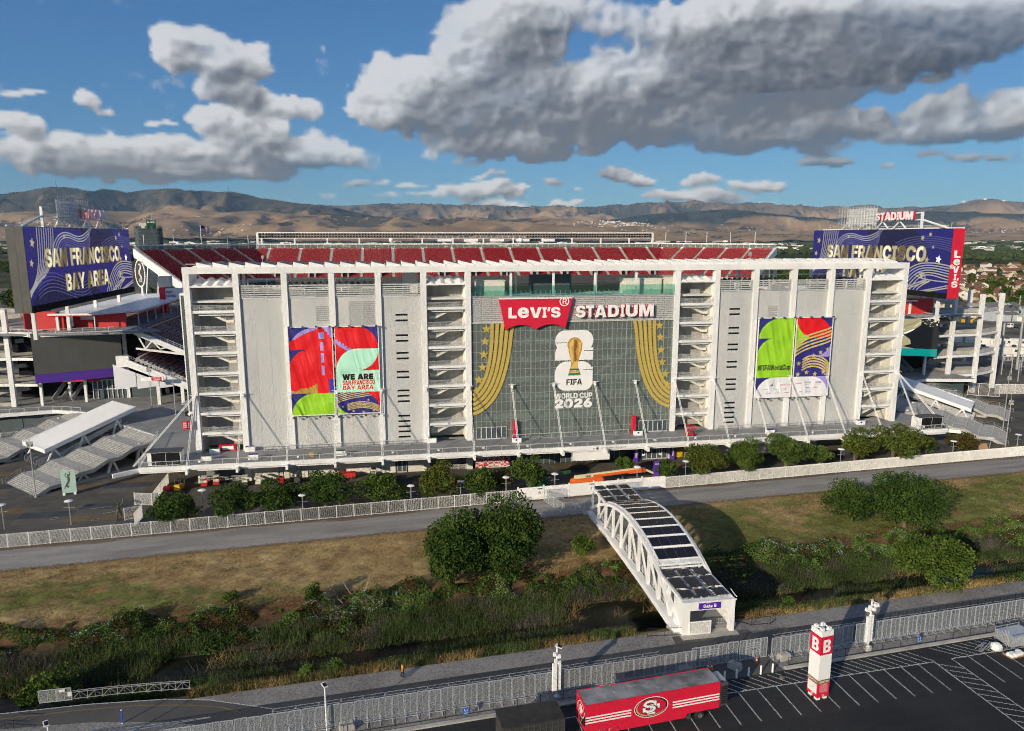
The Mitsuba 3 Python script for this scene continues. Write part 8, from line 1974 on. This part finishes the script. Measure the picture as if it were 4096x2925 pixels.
k = thing('green_lift', 'dark green boom arm lying behind the round tree and the orange lift', 'boom lift'); G = frame_in(FC, 37.5, 131.5, 3); m = MB(G); m.beam((-1, 0, 2.6), (7.5, 0, 3.0), .5, .55); part(k, 'boom', m, 'green_paint'); m = MB(G); rbox(m, -1.5, 2.6, -1, 1, .7, 2.0, .3); part(k, 'body', m, 'green_paint')
for x in (-.8, 2.0): wheel(k, G, (x, -1.0, .5), .5, .35, 'dark_steel')
def forklift(F, u, v, deg, col, lb, ext=3.2):
    k = thing('forklift', lb, 'forklift', 'forklifts under the deck'); G = frame_in(F, u, v, deg)
    m = MB(G); rbox(m, -1.2, 1.0, -.6, .6, .35, 1.15, .15); rbox(m, -1.35, -.5, -.6, .6, 1.1, 1.45, .15); part(k, 'body', m, col, smooth=35)
    m = MB(G)
    for x, y in ((-.9, -.52), (-.9, .52), (.75, -.5), (.75, .5)): m.beam((x, y, 1.1), (x * .8, y, 2.3), .07)
    for y in (-.4, -.2, 0, .2, .4): m.beam((-.75, y, 2.3), (.65, y, 2.3), .06)
    part(k, 'cab_guard', m, 'dark_steel'); m = MB(G)
    for y in (-.4, .4): m.beam((1.2, y, .1), (1.2, y, ext), .12)
    for z in (1.0, 2.0, ext - .1): m.beam((1.2, -.4, z), (1.2, .4, z), .1)
    m.box(1.25, 2.4, -.35, -.2, .08, .14); m.box(1.25, 2.4, .2, .35, .08, .14); part(k, 'mast', m, 'dark_steel'); m = MB(G); m.box(-.3, .2, -.3, .3, 1.15, 1.25); m.box(-.4, -.28, -.3, .3, 1.15, 1.7); part(k, 'seat', m, 'dark_void')
    for x, s in ((.7, .36), (-.85, .3)):
        for y in (-.55, .55): wheel(k, G, (x, y, s), s, .22, col, 12)
forklift(FS, -2.6, -3.6, 80, 'yellow_paint', 'yellow forklift at the left end under the deck corner'); forklift(FS, 16.6, -2.6, 95, 'kiosk_red', 'red forklift with raised mast behind the fence trees', 3.8); forklift(FS, 20.0, -2.8, 85, 'dark_steel', 'black and yellow forklift right of the red one', 3.4)
def cart(F, u, v, deg, col, lb):
    k = thing('golf_cart', lb, 'golf cart', 'golf carts parked under the deck'); G = frame_in(F, u, v, deg)
    m = MB(G); m.wall(Polygon([(-1.2, .3), (1.2, .3), (1.25, .7), (.9, .95), (.5, .6), (-.1, .55), (-.2, .8), (-.9, .82), (-1.2, .7)]), -.58, .58); part(k, 'body', m, col, smooth=30); m = MB(G); rbox(m, -1.0, .9, -.6, .6, 1.85, 1.95, .1); part(k, 'roof', m, 'cream_panel')
    m = MB(G)
    for x, y, x2 in ((.85, -.5, .7), (.85, .5, .7), (-.9, -.5, -.85), (-.9, .5, -.85)): m.beam((x, y, .8), (x2, y, 1.86), .05)
    part(k, 'post', m, 'galvanised'); m = MB(G); m.box(-.6, -.1, -.5, .5, .8, .92); m.box(-.68, -.58, -.5, .5, .85, 1.3); part(k, 'seat', m, 'cream_panel')
    for x in (.85, -.8):
        for y in (-.55, .55): wheel(k, G, (x, y, .24), .24, .18, 'galvanised', 10)
cart(FS, 1.6, -1.6, 95, 'kiosk_red', 'golf cart with tan roof right of the yellow forklift, left of two'); cart(FS, 3.8, -1.2, 95, 'kiosk_red', 'golf cart with tan roof right of the yellow forklift, right of two'); cart(FS, 9.6, -2.6, 92, 'dark_steel', 'dark golf cart left of the red forklift'); cart(FS, 12.2, -2.2, 90, 'cream_panel', 'white golf cart just left of the red forklift'); cart(FS, 35.0, -1.6, 95, 'dark_steel', 'golf cart with dark roof left of the double door')
k = thing('red_bin', 'low red skip cart at the left under the deck corner', 'bin'); m = MB(FS); m.raw(BOXV * [1.7, 1.3, .5] + [-5.0, -3.2, .45], BOXF); part(k, 'tub', m, 'brand_red'); m = MB(FS); m.box(-5.9, -4.1, -3.9, -2.5, .62, .74); part(k, 'rim', m, 'kiosk_red')
k = thing('red_cart', 'red equipment cart behind the trees below the left banners', 'cart'); m = MB(FS); rbox(m, 28.0, 31.4, -2.4, -1.0, .3, 1.3, .1); part(k, 'body', m, 'kiosk_red'); 
for x in (28.5, 30.9): wheel(k, FS, (x, -2.4, .3), .3, .2, 'dark_steel', 10)
k = thing('scissor_lift', 'small red scissor lift on the deck beside the right stair shaft', 'lift'); G = frame_in(FS, 102.6, -4.6, 5, ZD); m = MB(G); m.box(0, 2.2, 0, 1, .2, .55); m.box(0, 2.4, 0, 1, 1.3, 1.4); part(k, 'platform', m, 'brand_red'); m = MB(G); rail_panel(m, (0, 0, 1.4), (2.4, 0, 1.4), 1.0, 3, .8); rail_panel(m, (0, 1, 1.4), (2.4, 1, 1.4), 1.0, 3, .8); part(k, 'railing', m, 'brand_red'); m = MB(G)
for s in (.1, .9): m.beam((.2, s, .5), (2.1, s, 1.3), .07); m.beam((2.1, s, .5), (.2, s, 1.3), .07)
part(k, 'scissor', m, 'dark_steel')
for x in (.3, 1.9): wheel(k, G, (x, 0, .2), .2, .14, 'dark_steel', 10)
k = thing('orange_lift', 'yellow orange lift basket behind the tree under the right stair shaft', 'lift'); g = MB(FS)
for a, b in (((101, 1.0, 1.5), (104, 1.0, 1.5)), ((101, -.2, 1.5), (104, -.2, 1.5)), ((101, -.2, 1.5), (101, 1.0, 1.5))): rail_panel(g, a, b, 1.1, 4, .7)
part(k, 'basket', g, 'yellow_paint'); m = MB(FS); m.box(101.2, 103.8, -.2, 1, .3, 1.4); part(k, 'base', m, 'yellow_paint')
k = thing('blank_banner', 'blank white cloth hung under the deck edge in front of the lower glass', 'banner'); m = MB(FS); m.box(75.9, 84.3, -7.6, -7.5, 3.1, 5.3); part(k, 'cloth', m, 'canopy_white'); m = MB(FS); m.box(75.8, 84.4, -7.65, -7.45, 5.3, 5.4); part(k, 'rod', m, 'galvanised')
for q, (u, lb) in enumerate(((92.0, 'purple printed pillar left of the right ground floor doors'), (100.5, 'purple printed pillar right of the right ground floor doors'))):
    k = thing('purple_pillar', lb, 'pillar'); m = MB(FS); m.box(u, u + .9, -1.2, -.5, 0, 5.0); part(k, 'body', m, 'purple'); m = MB(FS); m.wall(mv(affinity.rotate(text_poly('WELCOME', .4, 700), 90, origin=(0, 0)), u + .65, 1.0), -1.22, -1.205); part(k, 'print', m, 'sign_white')
k = thing('purple_stand', 'purple free standing sign behind the fence right of the bridge end', 'sign'); m = MB(FC); m.box(61.6, 62.7, 128.6, 128.9, 0, 4.8); part(k, 'body', m, 'purple'); m = MB(FC); m.wall(mv(text_poly('Gate B', .22, 700), 61.75, 4.2), 128.58, 128.595); part(k, 'lettering', m, 'sign_white')
for q, u in enumerate((94.2, 98.2)):
    k = thing('door_decal', ['left white two over six emblem on the ground floor doors', 'right white two over six emblem on the ground floor doors'][q], 'window graphic')
    G = frame_in(FS, u, .2, 0, .9); s_ = .16
    gg = affinity.scale(affinity.translate(two.union(six), -L0, -16.5), s_ * .62, s_, origin=(0, 0)); lay = [(gg, WHT), (sbox(.28, .45, .56, 1.5), BK)]; print_part(k, 'print', G, lay, 0)
# ------------------------------------------------------------------ surroundings: suburb at the right, yards, road and tower at the left
mat('roof_brown', P(lambda p, n, uv: mix((0.13, 0.060, 0.042), (0.23, 0.115, 0.080), tfbm(p.x * .8, p.y * .8, p.z * 2, 3))), .85)
mat('roof_grey', P(lambda p, n, uv: mix((0.10, 0.105, 0.115), (0.17, 0.175, 0.185), tfbm(p.x * .8, p.y * .8, p.z * 2, 3))), .85)
mat('stucco', weathered((0.62, 0.53, 0.40), .12, .3), .85); mat('stucco_white', weathered((0.70, 0.67, 0.61), .1, .3), .85); mat('siding_grey', weathered((0.46, 0.50, 0.54), .1, .3), .7)
r = np.random.default_rng(77)
ADJ = ('cream', 'white', 'pale')
def house(x, y, deg, w, d_, h, wall, roof, lb, near=True):
    k = thing('house', lb, 'house', 'suburban houses right of the stadium'); G = frame(x, y, deg)
    m = MB(G); m.box(-w / 2, w / 2, -d_ / 2, d_ / 2, -.2, h); m.raw([(-w / 2, -d_ / 2, h), (-w / 2, d_ / 2, h), (-w / 2, 0, h + d_ * .26), (w / 2, -d_ / 2, h), (w / 2, d_ / 2, h), (w / 2, 0, h + d_ * .26)], [[0, 1, 2], [3, 5, 4]])
    if near: m.box(-w * .1, w * .38, -d_ / 2 - 2.6, -d_ / 2, -.2, h * .62)
    part(k, 'wall', m, wall)
    m = MB(G); o = .5; rh = d_ * .26
    for s in (-1, 1): m.raw([(-w / 2 - o, s * (d_ / 2 + o), h - .1), (w / 2 + o, s * (d_ / 2 + o), h - .1), (w / 2 + o, 0, h + rh + .12), (-w / 2 - o, 0, h + rh + .12), (-w / 2 - o, s * (d_ / 2 + o), h - .35), (w / 2 + o, s * (d_ / 2 + o), h - .35), (w / 2 + o, 0, h + rh - .13), (-w / 2 - o, 0, h + rh - .13)], [[0, 1, 2], [0, 2, 3], [4, 6, 5], [4, 7, 6], [0, 5, 1], [0, 4, 5], [1, 5, 6], [1, 6, 2], [0, 3, 7], [0, 7, 4]])
    if near: m.raw([(-w * .1 - .4, -d_ / 2 - 3, h * .62), (w * .38 + .4, -d_ / 2 - 3, h * .62), (w * .38 + .4, -d_ / 2, h * .62 + 1.5), (-w * .1 - .4, -d_ / 2, h * .62 + 1.5)], [[0, 1, 2], [0, 2, 3]])
    part(k, 'roof', m, roof)
    if near:
        for q in range(3):
            m = MB(G); a = -w * .38 + q * w * .28; m.box(a, a + 1.3, -d_ / 2 - .06, -d_ / 2 + .05, h - 1.9, h - .6); part(k, 'window', m, 'far_glass')
        m = MB(G); m.box(w * .25, w * .25 + .9, .5, 1.4, h, h + rh + 1.1); part(k, 'chimney', m, wall)
        m = MB(G); m.box(-w / 2 - .06, -w / 2 + .05, -.7, .7, h - 1.9, h - .6); part(k, 'window', m, 'far_glass')
n_h = 0
for row, y in enumerate((468, 500, 535, 575, 620, 670, 725, 790, 865, 950, 1050, 1160)):
    t = .612
    while t < .80:
        x = y * t; st = r.uniform(16, 23) if y < 700 else r.uniform(18, 30)
        if r.uniform() < .9:
            w, d_ = r.uniform(11, 17), r.uniform(9, 12); wall = ('stucco', 'stucco_white', 'stucco')[n_h % 3]
            desc = f'{"cream" if wall == "stucco" else "white"} house with a brown roof in the suburb at the right, row {row + 1} back, number {n_h + 1}'
            house(x, y + r.uniform(-7, 7), r.choice([0, 12, 90, 100]) + r.uniform(-6, 6), w, d_, r.choice([3.2, 5.6, 5.8]), wall, 'roof_brown', 'house with a brown roof among trees in the suburb right of the stadium', y < 760); n_h += 1
        t += st / y
for q, (x, y) in enumerate(((292, 432), (312, 430), (331, 434), (300, 452), (322, 455))): house(x, y, [8, 4, 10, 6, 5][q], 18, 10, 6.2, 'siding_grey', 'roof_grey', ['grey townhouse with white windows nearest the white wall, left one', 'grey townhouse with white windows nearest the white wall, middle one', 'grey townhouse at the right edge behind the white wall', 'grey roofed house just behind the left townhouse', 'grey roofed house behind the middle townhouse'][q])
# garden trees, each one a thing
def small_tree(x, y, h, rad, mat_, lb, grp, n):
    k = thing('garden_tree', lb, 'tree', grp); m = MB(W_)
    pts = r.normal(size=(n, 3)); pts /= np.linalg.norm(pts, axis=1, keepdims=True); pts *= (r.uniform(.2, 1, n) ** .4 * (0.7 + .6 * meshkit.fbm(pts * 2.2 + x, 3, 3)))[:, None]
    c = np.array([x, y, h * .58]); v, f = facing_quads(c + pts * [rad, rad, h * .46], rad * .34, r, .5, .8); m.raw(v, f); part(k, 'crown', m, mat_)
    m = MB(W_); m.tube((x, y, -.2), (x, y, h * .6), rad * .07, 5); part(k, 'trunk', m, 'bark')
for q in range(185):
    y = 1 / r.uniform(1 / 1700, 1 / 445); x = y * r.uniform(.612, .79); h = r.uniform(5, 11); small_tree(x, y, h, h * r.uniform(.32, .5), ('leaf_mid', 'leaf_dark', 'leaf_olive', 'leaf_dark')[q % 4], 'green tree standing between the brown roofs right of the stadium', 'garden trees in the right suburb', int(np.interp(y, [450, 1500], [420, 130])))
# wooded rise behind the right end of the far stand
for q in range(46):
    y = r.uniform(520, 900); x = y * r.uniform(.36, .47); h = r.uniform(10, 17); small_tree(x, y, h, h * .42, ('leaf_dark', 'leaf_mid')[q % 2], 'dark tree in the grove behind the right end of the far stand', 'grove behind the far stand', 260)
for q in range(60):
    y = r.uniform(420, 1400); x = -y * r.uniform(.64, .80) if q < 42 else -y * r.uniform(.44, .50); h = r.uniform(7, 13); small_tree(x, y, h, h * .45, ('leaf_dark', 'leaf_mid', 'leaf_olive')[q % 3], 'dark tree in the open ground beyond the left edge of the stadium', 'trees beyond the left scoreboard', 240)
# palms
def palm(x, y, h, lb, fr=2.6):
    k = thing('palm_tree', lb, 'palm'); m = MB(W_); m.tube((x, y, -.2), (x, y, h), .32, 7, .22); part(k, 'trunk', m, 'bark'); m = MB(W_)
    for q in range(34):
        a = q * 2.4; el = r.uniform(-.5, 1.1); d0 = np.array([math.cos(a) * math.cos(el), math.sin(a) * math.cos(el), math.sin(el)]); p = np.array([x, y, h]); side = np.cross(d0, [0, 0, 1.0]); side /= np.linalg.norm(side)
        pts = [p + d0 * fr * t + np.array([0, 0, -fr * .55 * t * t]) for t in np.linspace(0, 1, 6)]
        for i_ in range(5):
            w0_, w1_ = fr * .13 * math.sin(math.pi * (i_ + .3) / 5.6), fr * .13 * math.sin(math.pi * (i_ + 1.3) / 5.6) if i_ < 4 else 0
            m.quad(pts[i_] - side * w0_, pts[i_] + side * w0_, pts[i_ + 1] + side * w1_, pts[i_ + 1] - side * w1_)
    part(k, 'frond', m, 'leaf_dark')
palm(-203, 302, 9.5, 'broad palm at the far left behind the blank screen', 5.5); palm(292, 420, 14, 'tall palm beside the grey townhouses, left one', 3.4); palm(352, 510, 17, 'tall palm with brown trunk at the right edge', 3.6); palm(268, 432, 12, 'palm in front of the white wall houses', 3.2)
# long white wall, yard, containers, substation
k = thing('sound_wall', 'long white wall between the yard and the houses at the right', 'wall'); a, b = np.array([268., 470.]), np.array([318., 398.])
for q in range(16): p0, p1 = a + (b - a) * q / 16, a + (b - a) * (q + 1) / 16; m = MB(W_); m.beam((*(p0 + (p1 - p0) * .02), 1.4), (*(p0 + (p1 - p0) * .98), 1.4), .3, 2.9); part(k, 'wall_panel', m, 'far_wall_white')
def fn_yard(p, n, uv):
    g = tfbm(p.x * .05, p.y * .05, 0, 5); h = tfbm(p.x * .4, p.y * .4, 2, 3)
    return mix((0.10, 0.095, 0.085), (0.27, 0.25, 0.22), dr.clip(g * 1.7 - .4 + (h - .5) * .4, 0, 1))
dull('yard_dirt', P(fn_yard)); mat('road_far', (0.11, 0.11, 0.115), .85)
structure('yard_ground', MB(W_).raw([(160, 215, .02), (330, 215, .02), (330, 396, .02), (262, 470, .02), (175, 470, .02)], [[0, 1, 2], [0, 2, 3], [0, 3, 4]]), 'yard_dirt')
structure('side_road', MB(W_).raw([(238, 470, .03), (250, 470, .03), (330, 372, .03), (330, 355, .03)], [[0, 1, 2], [0, 2, 3]]), 'road_far')
m = MB(W_); m.raw([(-330, 240, .02), (-140, 240, .02), (-140, 700, .02), (-520, 700, .02)], [[0, 1, 2], [0, 2, 3]]); structure('left_ground', m, 'yard_dirt')
for q, (x0_, x1_, y_) in enumerate(((-330, -150, 262), (-330, -150, 285), (-360, -160, 330))): m = MB(W_); m.raw([(x0_, y_ - 26, .03 + .004 * q), (x1_, y_ + 6, .03 + .004 * q), (x1_, y_ + 13, .03 + .004 * q), (x0_, y_ - 17, .03 + .004 * q)], [[0, 1, 2], [0, 2, 3]]); structure('left_road', m, 'road_far')
for q, (x, y, L, deg, lb) in enumerate(((222, 322, 62, -6, 'long white row of equipment cabins in the yard, rear row'), (218, 296, 58, -6, 'long white row of equipment cabins in the yard, front row'))):
    k = thing('equipment_row', lb, 'cabins'); G = frame(x, y, deg)
    for c in range(int(L // 6)):
        m = MB(G); m.box(-L / 2 + c * 6, -L / 2 + c * 6 + 5.7, -2, 2, .4, 4.2); cb = part(k, 'cabin', m, 'far_wall_white'); m = MB(G); m.box(-L / 2 + c * 6 + 1.2, -L / 2 + c * 6 + 2.2, -2.06, -1.95, 2.4, 3.4); m.box(-L / 2 + c * 6 + 3.2, -L / 2 + c * 6 + 3.9, -2.06, -1.95, .6, 1.4); part(cb, 'vent', m, 'dark_steel'); m = MB(G); m.box(-L / 2 + c * 6 + 1, -L / 2 + c * 6 + 2.2, -1, .4, 4.2, 5.1); part(cb, 'cooler', m, 'dark_steel')
for q, (x, y, h, lb) in enumerate(((171.0, 252, 20, 'tall grey steel pole in the yard at the right, left one'), (190.5, 268, 24, 'tall grey steel pole in the yard at the right edge'), (199, 290, 15, 'shorter grey pole behind the two tall ones'), (318, 452, 13, 'thin pole by the grey townhouses'))):
    k = thing('utility_pole', lb, 'utility pole'); m = MB(W_); m.tube((x, y, 0), (x, y, h), .5, 8, .3); part(k, 'pole', m, 'galvanised'); m = MB(W_); m.beam((x - 1.6, y, h - 1.2), (x + 1.6, y, h - 1.2), .16); m.beam((x - 1.3, y, h - 3.2), (x + 1.3, y, h - 3.2), .16); part(k, 'crossarm', m, 'galvanised')
k = thing('substation', 'grey steel lattice of an electric substation at the right edge', 'substation')
for ix in range(5):
    for iy in range(3):
        x, y = 172 + ix * 7 + iy * 3, 232 + iy * 13; m = MB(W_); m.tube((x, y, 0), (x, y, 7.5), .2, 5); m.tube((x + 3.5, y, 0), (x + 3.5, y, 7.5), .2, 5); m.beam((x, y, 7.3), (x + 3.5, y, 7.3), .25); m.beam((x, y, 5.2), (x + 3.5, y, 5.2), .2); part(k, 'gantry', m, 'galvanised'); m = MB(W_)
        for s in (.6, 1.8, 2.9): m.lathe([(.16, 0), (.3, .2), (.16, .4), (.3, .6), (.16, .8), (.3, 1.0), (.1, 1.3)], (x + s, y, 5.3), 7)
        part(k, 'insulator', m, 'galvanised')
for q in range(3): m = MB(W_); x, y = 180 + q * 9, 226 + q * 2; m.box(x, x + 3.4, y, y + 2.6, .3, 3.2); m.box(x - .5, x, y + .2, y + 2.4, .6, 2.8); m.tube((x + .8, y + 1, 3.2), (x + .8, y + 1, 4.6), .2, 6); m.tube((x + 2.4, y + 1, 3.2), (x + 2.4, y + 1, 4.6), .2, 6); part(k, 'transformer', m, ['galvanised', 'far_wall_white', 'galvanised'][q])
k = thing('yard_machine', 'yellow earth mover working in the yard at the right', 'excavator'); G = frame(259, 408, 10); m = MB(G); rbox(m, -3.5, 2.0, -1.4, 1.4, 1.0, 3.0, .3); part(k, 'body', m, 'yellow_paint'); m = MB(G); m.box(-1.2, .8, -1.2, 1.2, 3.0, 4.2); part(k, 'cab', m, 'far_glass'); m = MB(G); m.beam((1.5, 0, 2), (5.5, 0, 4.4), .5); m.beam((5.5, 0, 4.4), (8.2, 0, 1.5), .45); m.box(7.6, 9.0, -.7, .7, .6, 1.6); part(k, 'arm', m, 'yellow_paint'); m = MB(G); m.box(-3.6, 2.4, -1.6, -.9, 0, 1); m.box(-3.6, 2.4, .9, 1.6, 0, 1); part(k, 'track', m, 'dark_steel')
k = thing('yard_truck', 'white truck parked in the yard at the right edge', 'truck'); G = frame(274, 392, 15); m = MB(G); rbox(m, -3.5, -1.2, -1.1, 1.1, .7, 2.9, .25); part(k, 'cab', m, 'far_wall_white'); m = MB(G); m.box(-1.1, 3.6, -1.2, 1.2, 1.0, 2.2); part(k, 'bed', m, 'dark_steel'); m = MB(G); m.box(-3.56, -3.5, -.9, .9, 1.9, 2.7); m.box(-3.0, -1.8, -1.14, -1.08, 1.9, 2.7); part(k, 'window', m, 'far_glass')
for x in (-2.6, 2.4):
    for y in (-1.1, 1.1): wheel(k, G, (x, y, .5), .5, .3, 'chrome', 10)
k = thing('perimeter_wall', 'white picket wall behind the right great stairs', 'fence'); picket_fence(k, FS, (200.5, 41.5), (206.5, 38.5), 4.0, pitch=.3); picket_fence(k, FS, (219, 47.8), (226.5, 43.6), 4.0, pitch=.3); picket_fence(k, FS, (229, 48.0), (275, 40), 3.2, pitch=.3)
k = thing('plaza_gates', 'white picket gates below the left concourse deck', 'fence'); picket_fence(k, FS, (-62, 31.5), (-46.5, 36.5), 3.6, pitch=.22)
# glass office tower at the left
k = thing('office_tower', 'dark glass office tower with a green sign box on its roof, behind the left scoreboard', 'building'); G = frame(-349, 705, 24)
m = MB(G); m.prism(rrect(-12, -12, 12, 12, 5), 0, 57); part(k, 'core', m, 'far_glass')
for f_ in range(16):
    m = MB(G); m.prism(rrect(-12.2, -12.2, 12.2, 12.2, 5).difference(rrect(-11.8, -11.8, 11.8, 11.8, 4.7)), 3.2 + f_ * 3.5, 3.6 + f_ * 3.5); part(k, 'floor_band', m, 'dark_steel')
mat('pane_dull', (.09, .115, .13), .25)
m = MB(G); cnr = np.array(rrect(-12.12, -12.12, 12.12, 12.12, 5).exterior.segmentize(1.6).coords); r2 = np.random.default_rng(9)
for p0, p1 in zip(cnr[:-1], cnr[1:]):
    for f_ in range(16):
        if r2.uniform() < .42 and np.linalg.norm(p1 - p0) > .5: m.quad((*p0, 3.8 + f_ * 3.5), (*p1, 3.8 + f_ * 3.5), (*p1, 6.6 + f_ * 3.5), (*p0, 6.6 + f_ * 3.5))
part(k, 'window', m, 'pane_dull')
m = MB(G); m.box(-7.5, 2, -7, 6, 57, 62.2); part(k, 'roof_room', m, 'cream_panel'); m = MB(G); m.box(-1, 7, -10.5, -2.5, 57, 64.5); sg_ = part(k, 'sign_box', m, 'green_paint'); m = MB(G); m.wall(mv(text_poly('CLARA', 1.7, 700, width=6.6), -.3, 61.9), -10.62, -10.51); part(sg_, 'lettering', m, 'sign_white')
m = MB(G); m.tube((4, -6, 64.5), (4, -6, 70), .15, 5); part(k, 'mast', m, 'galvanised')
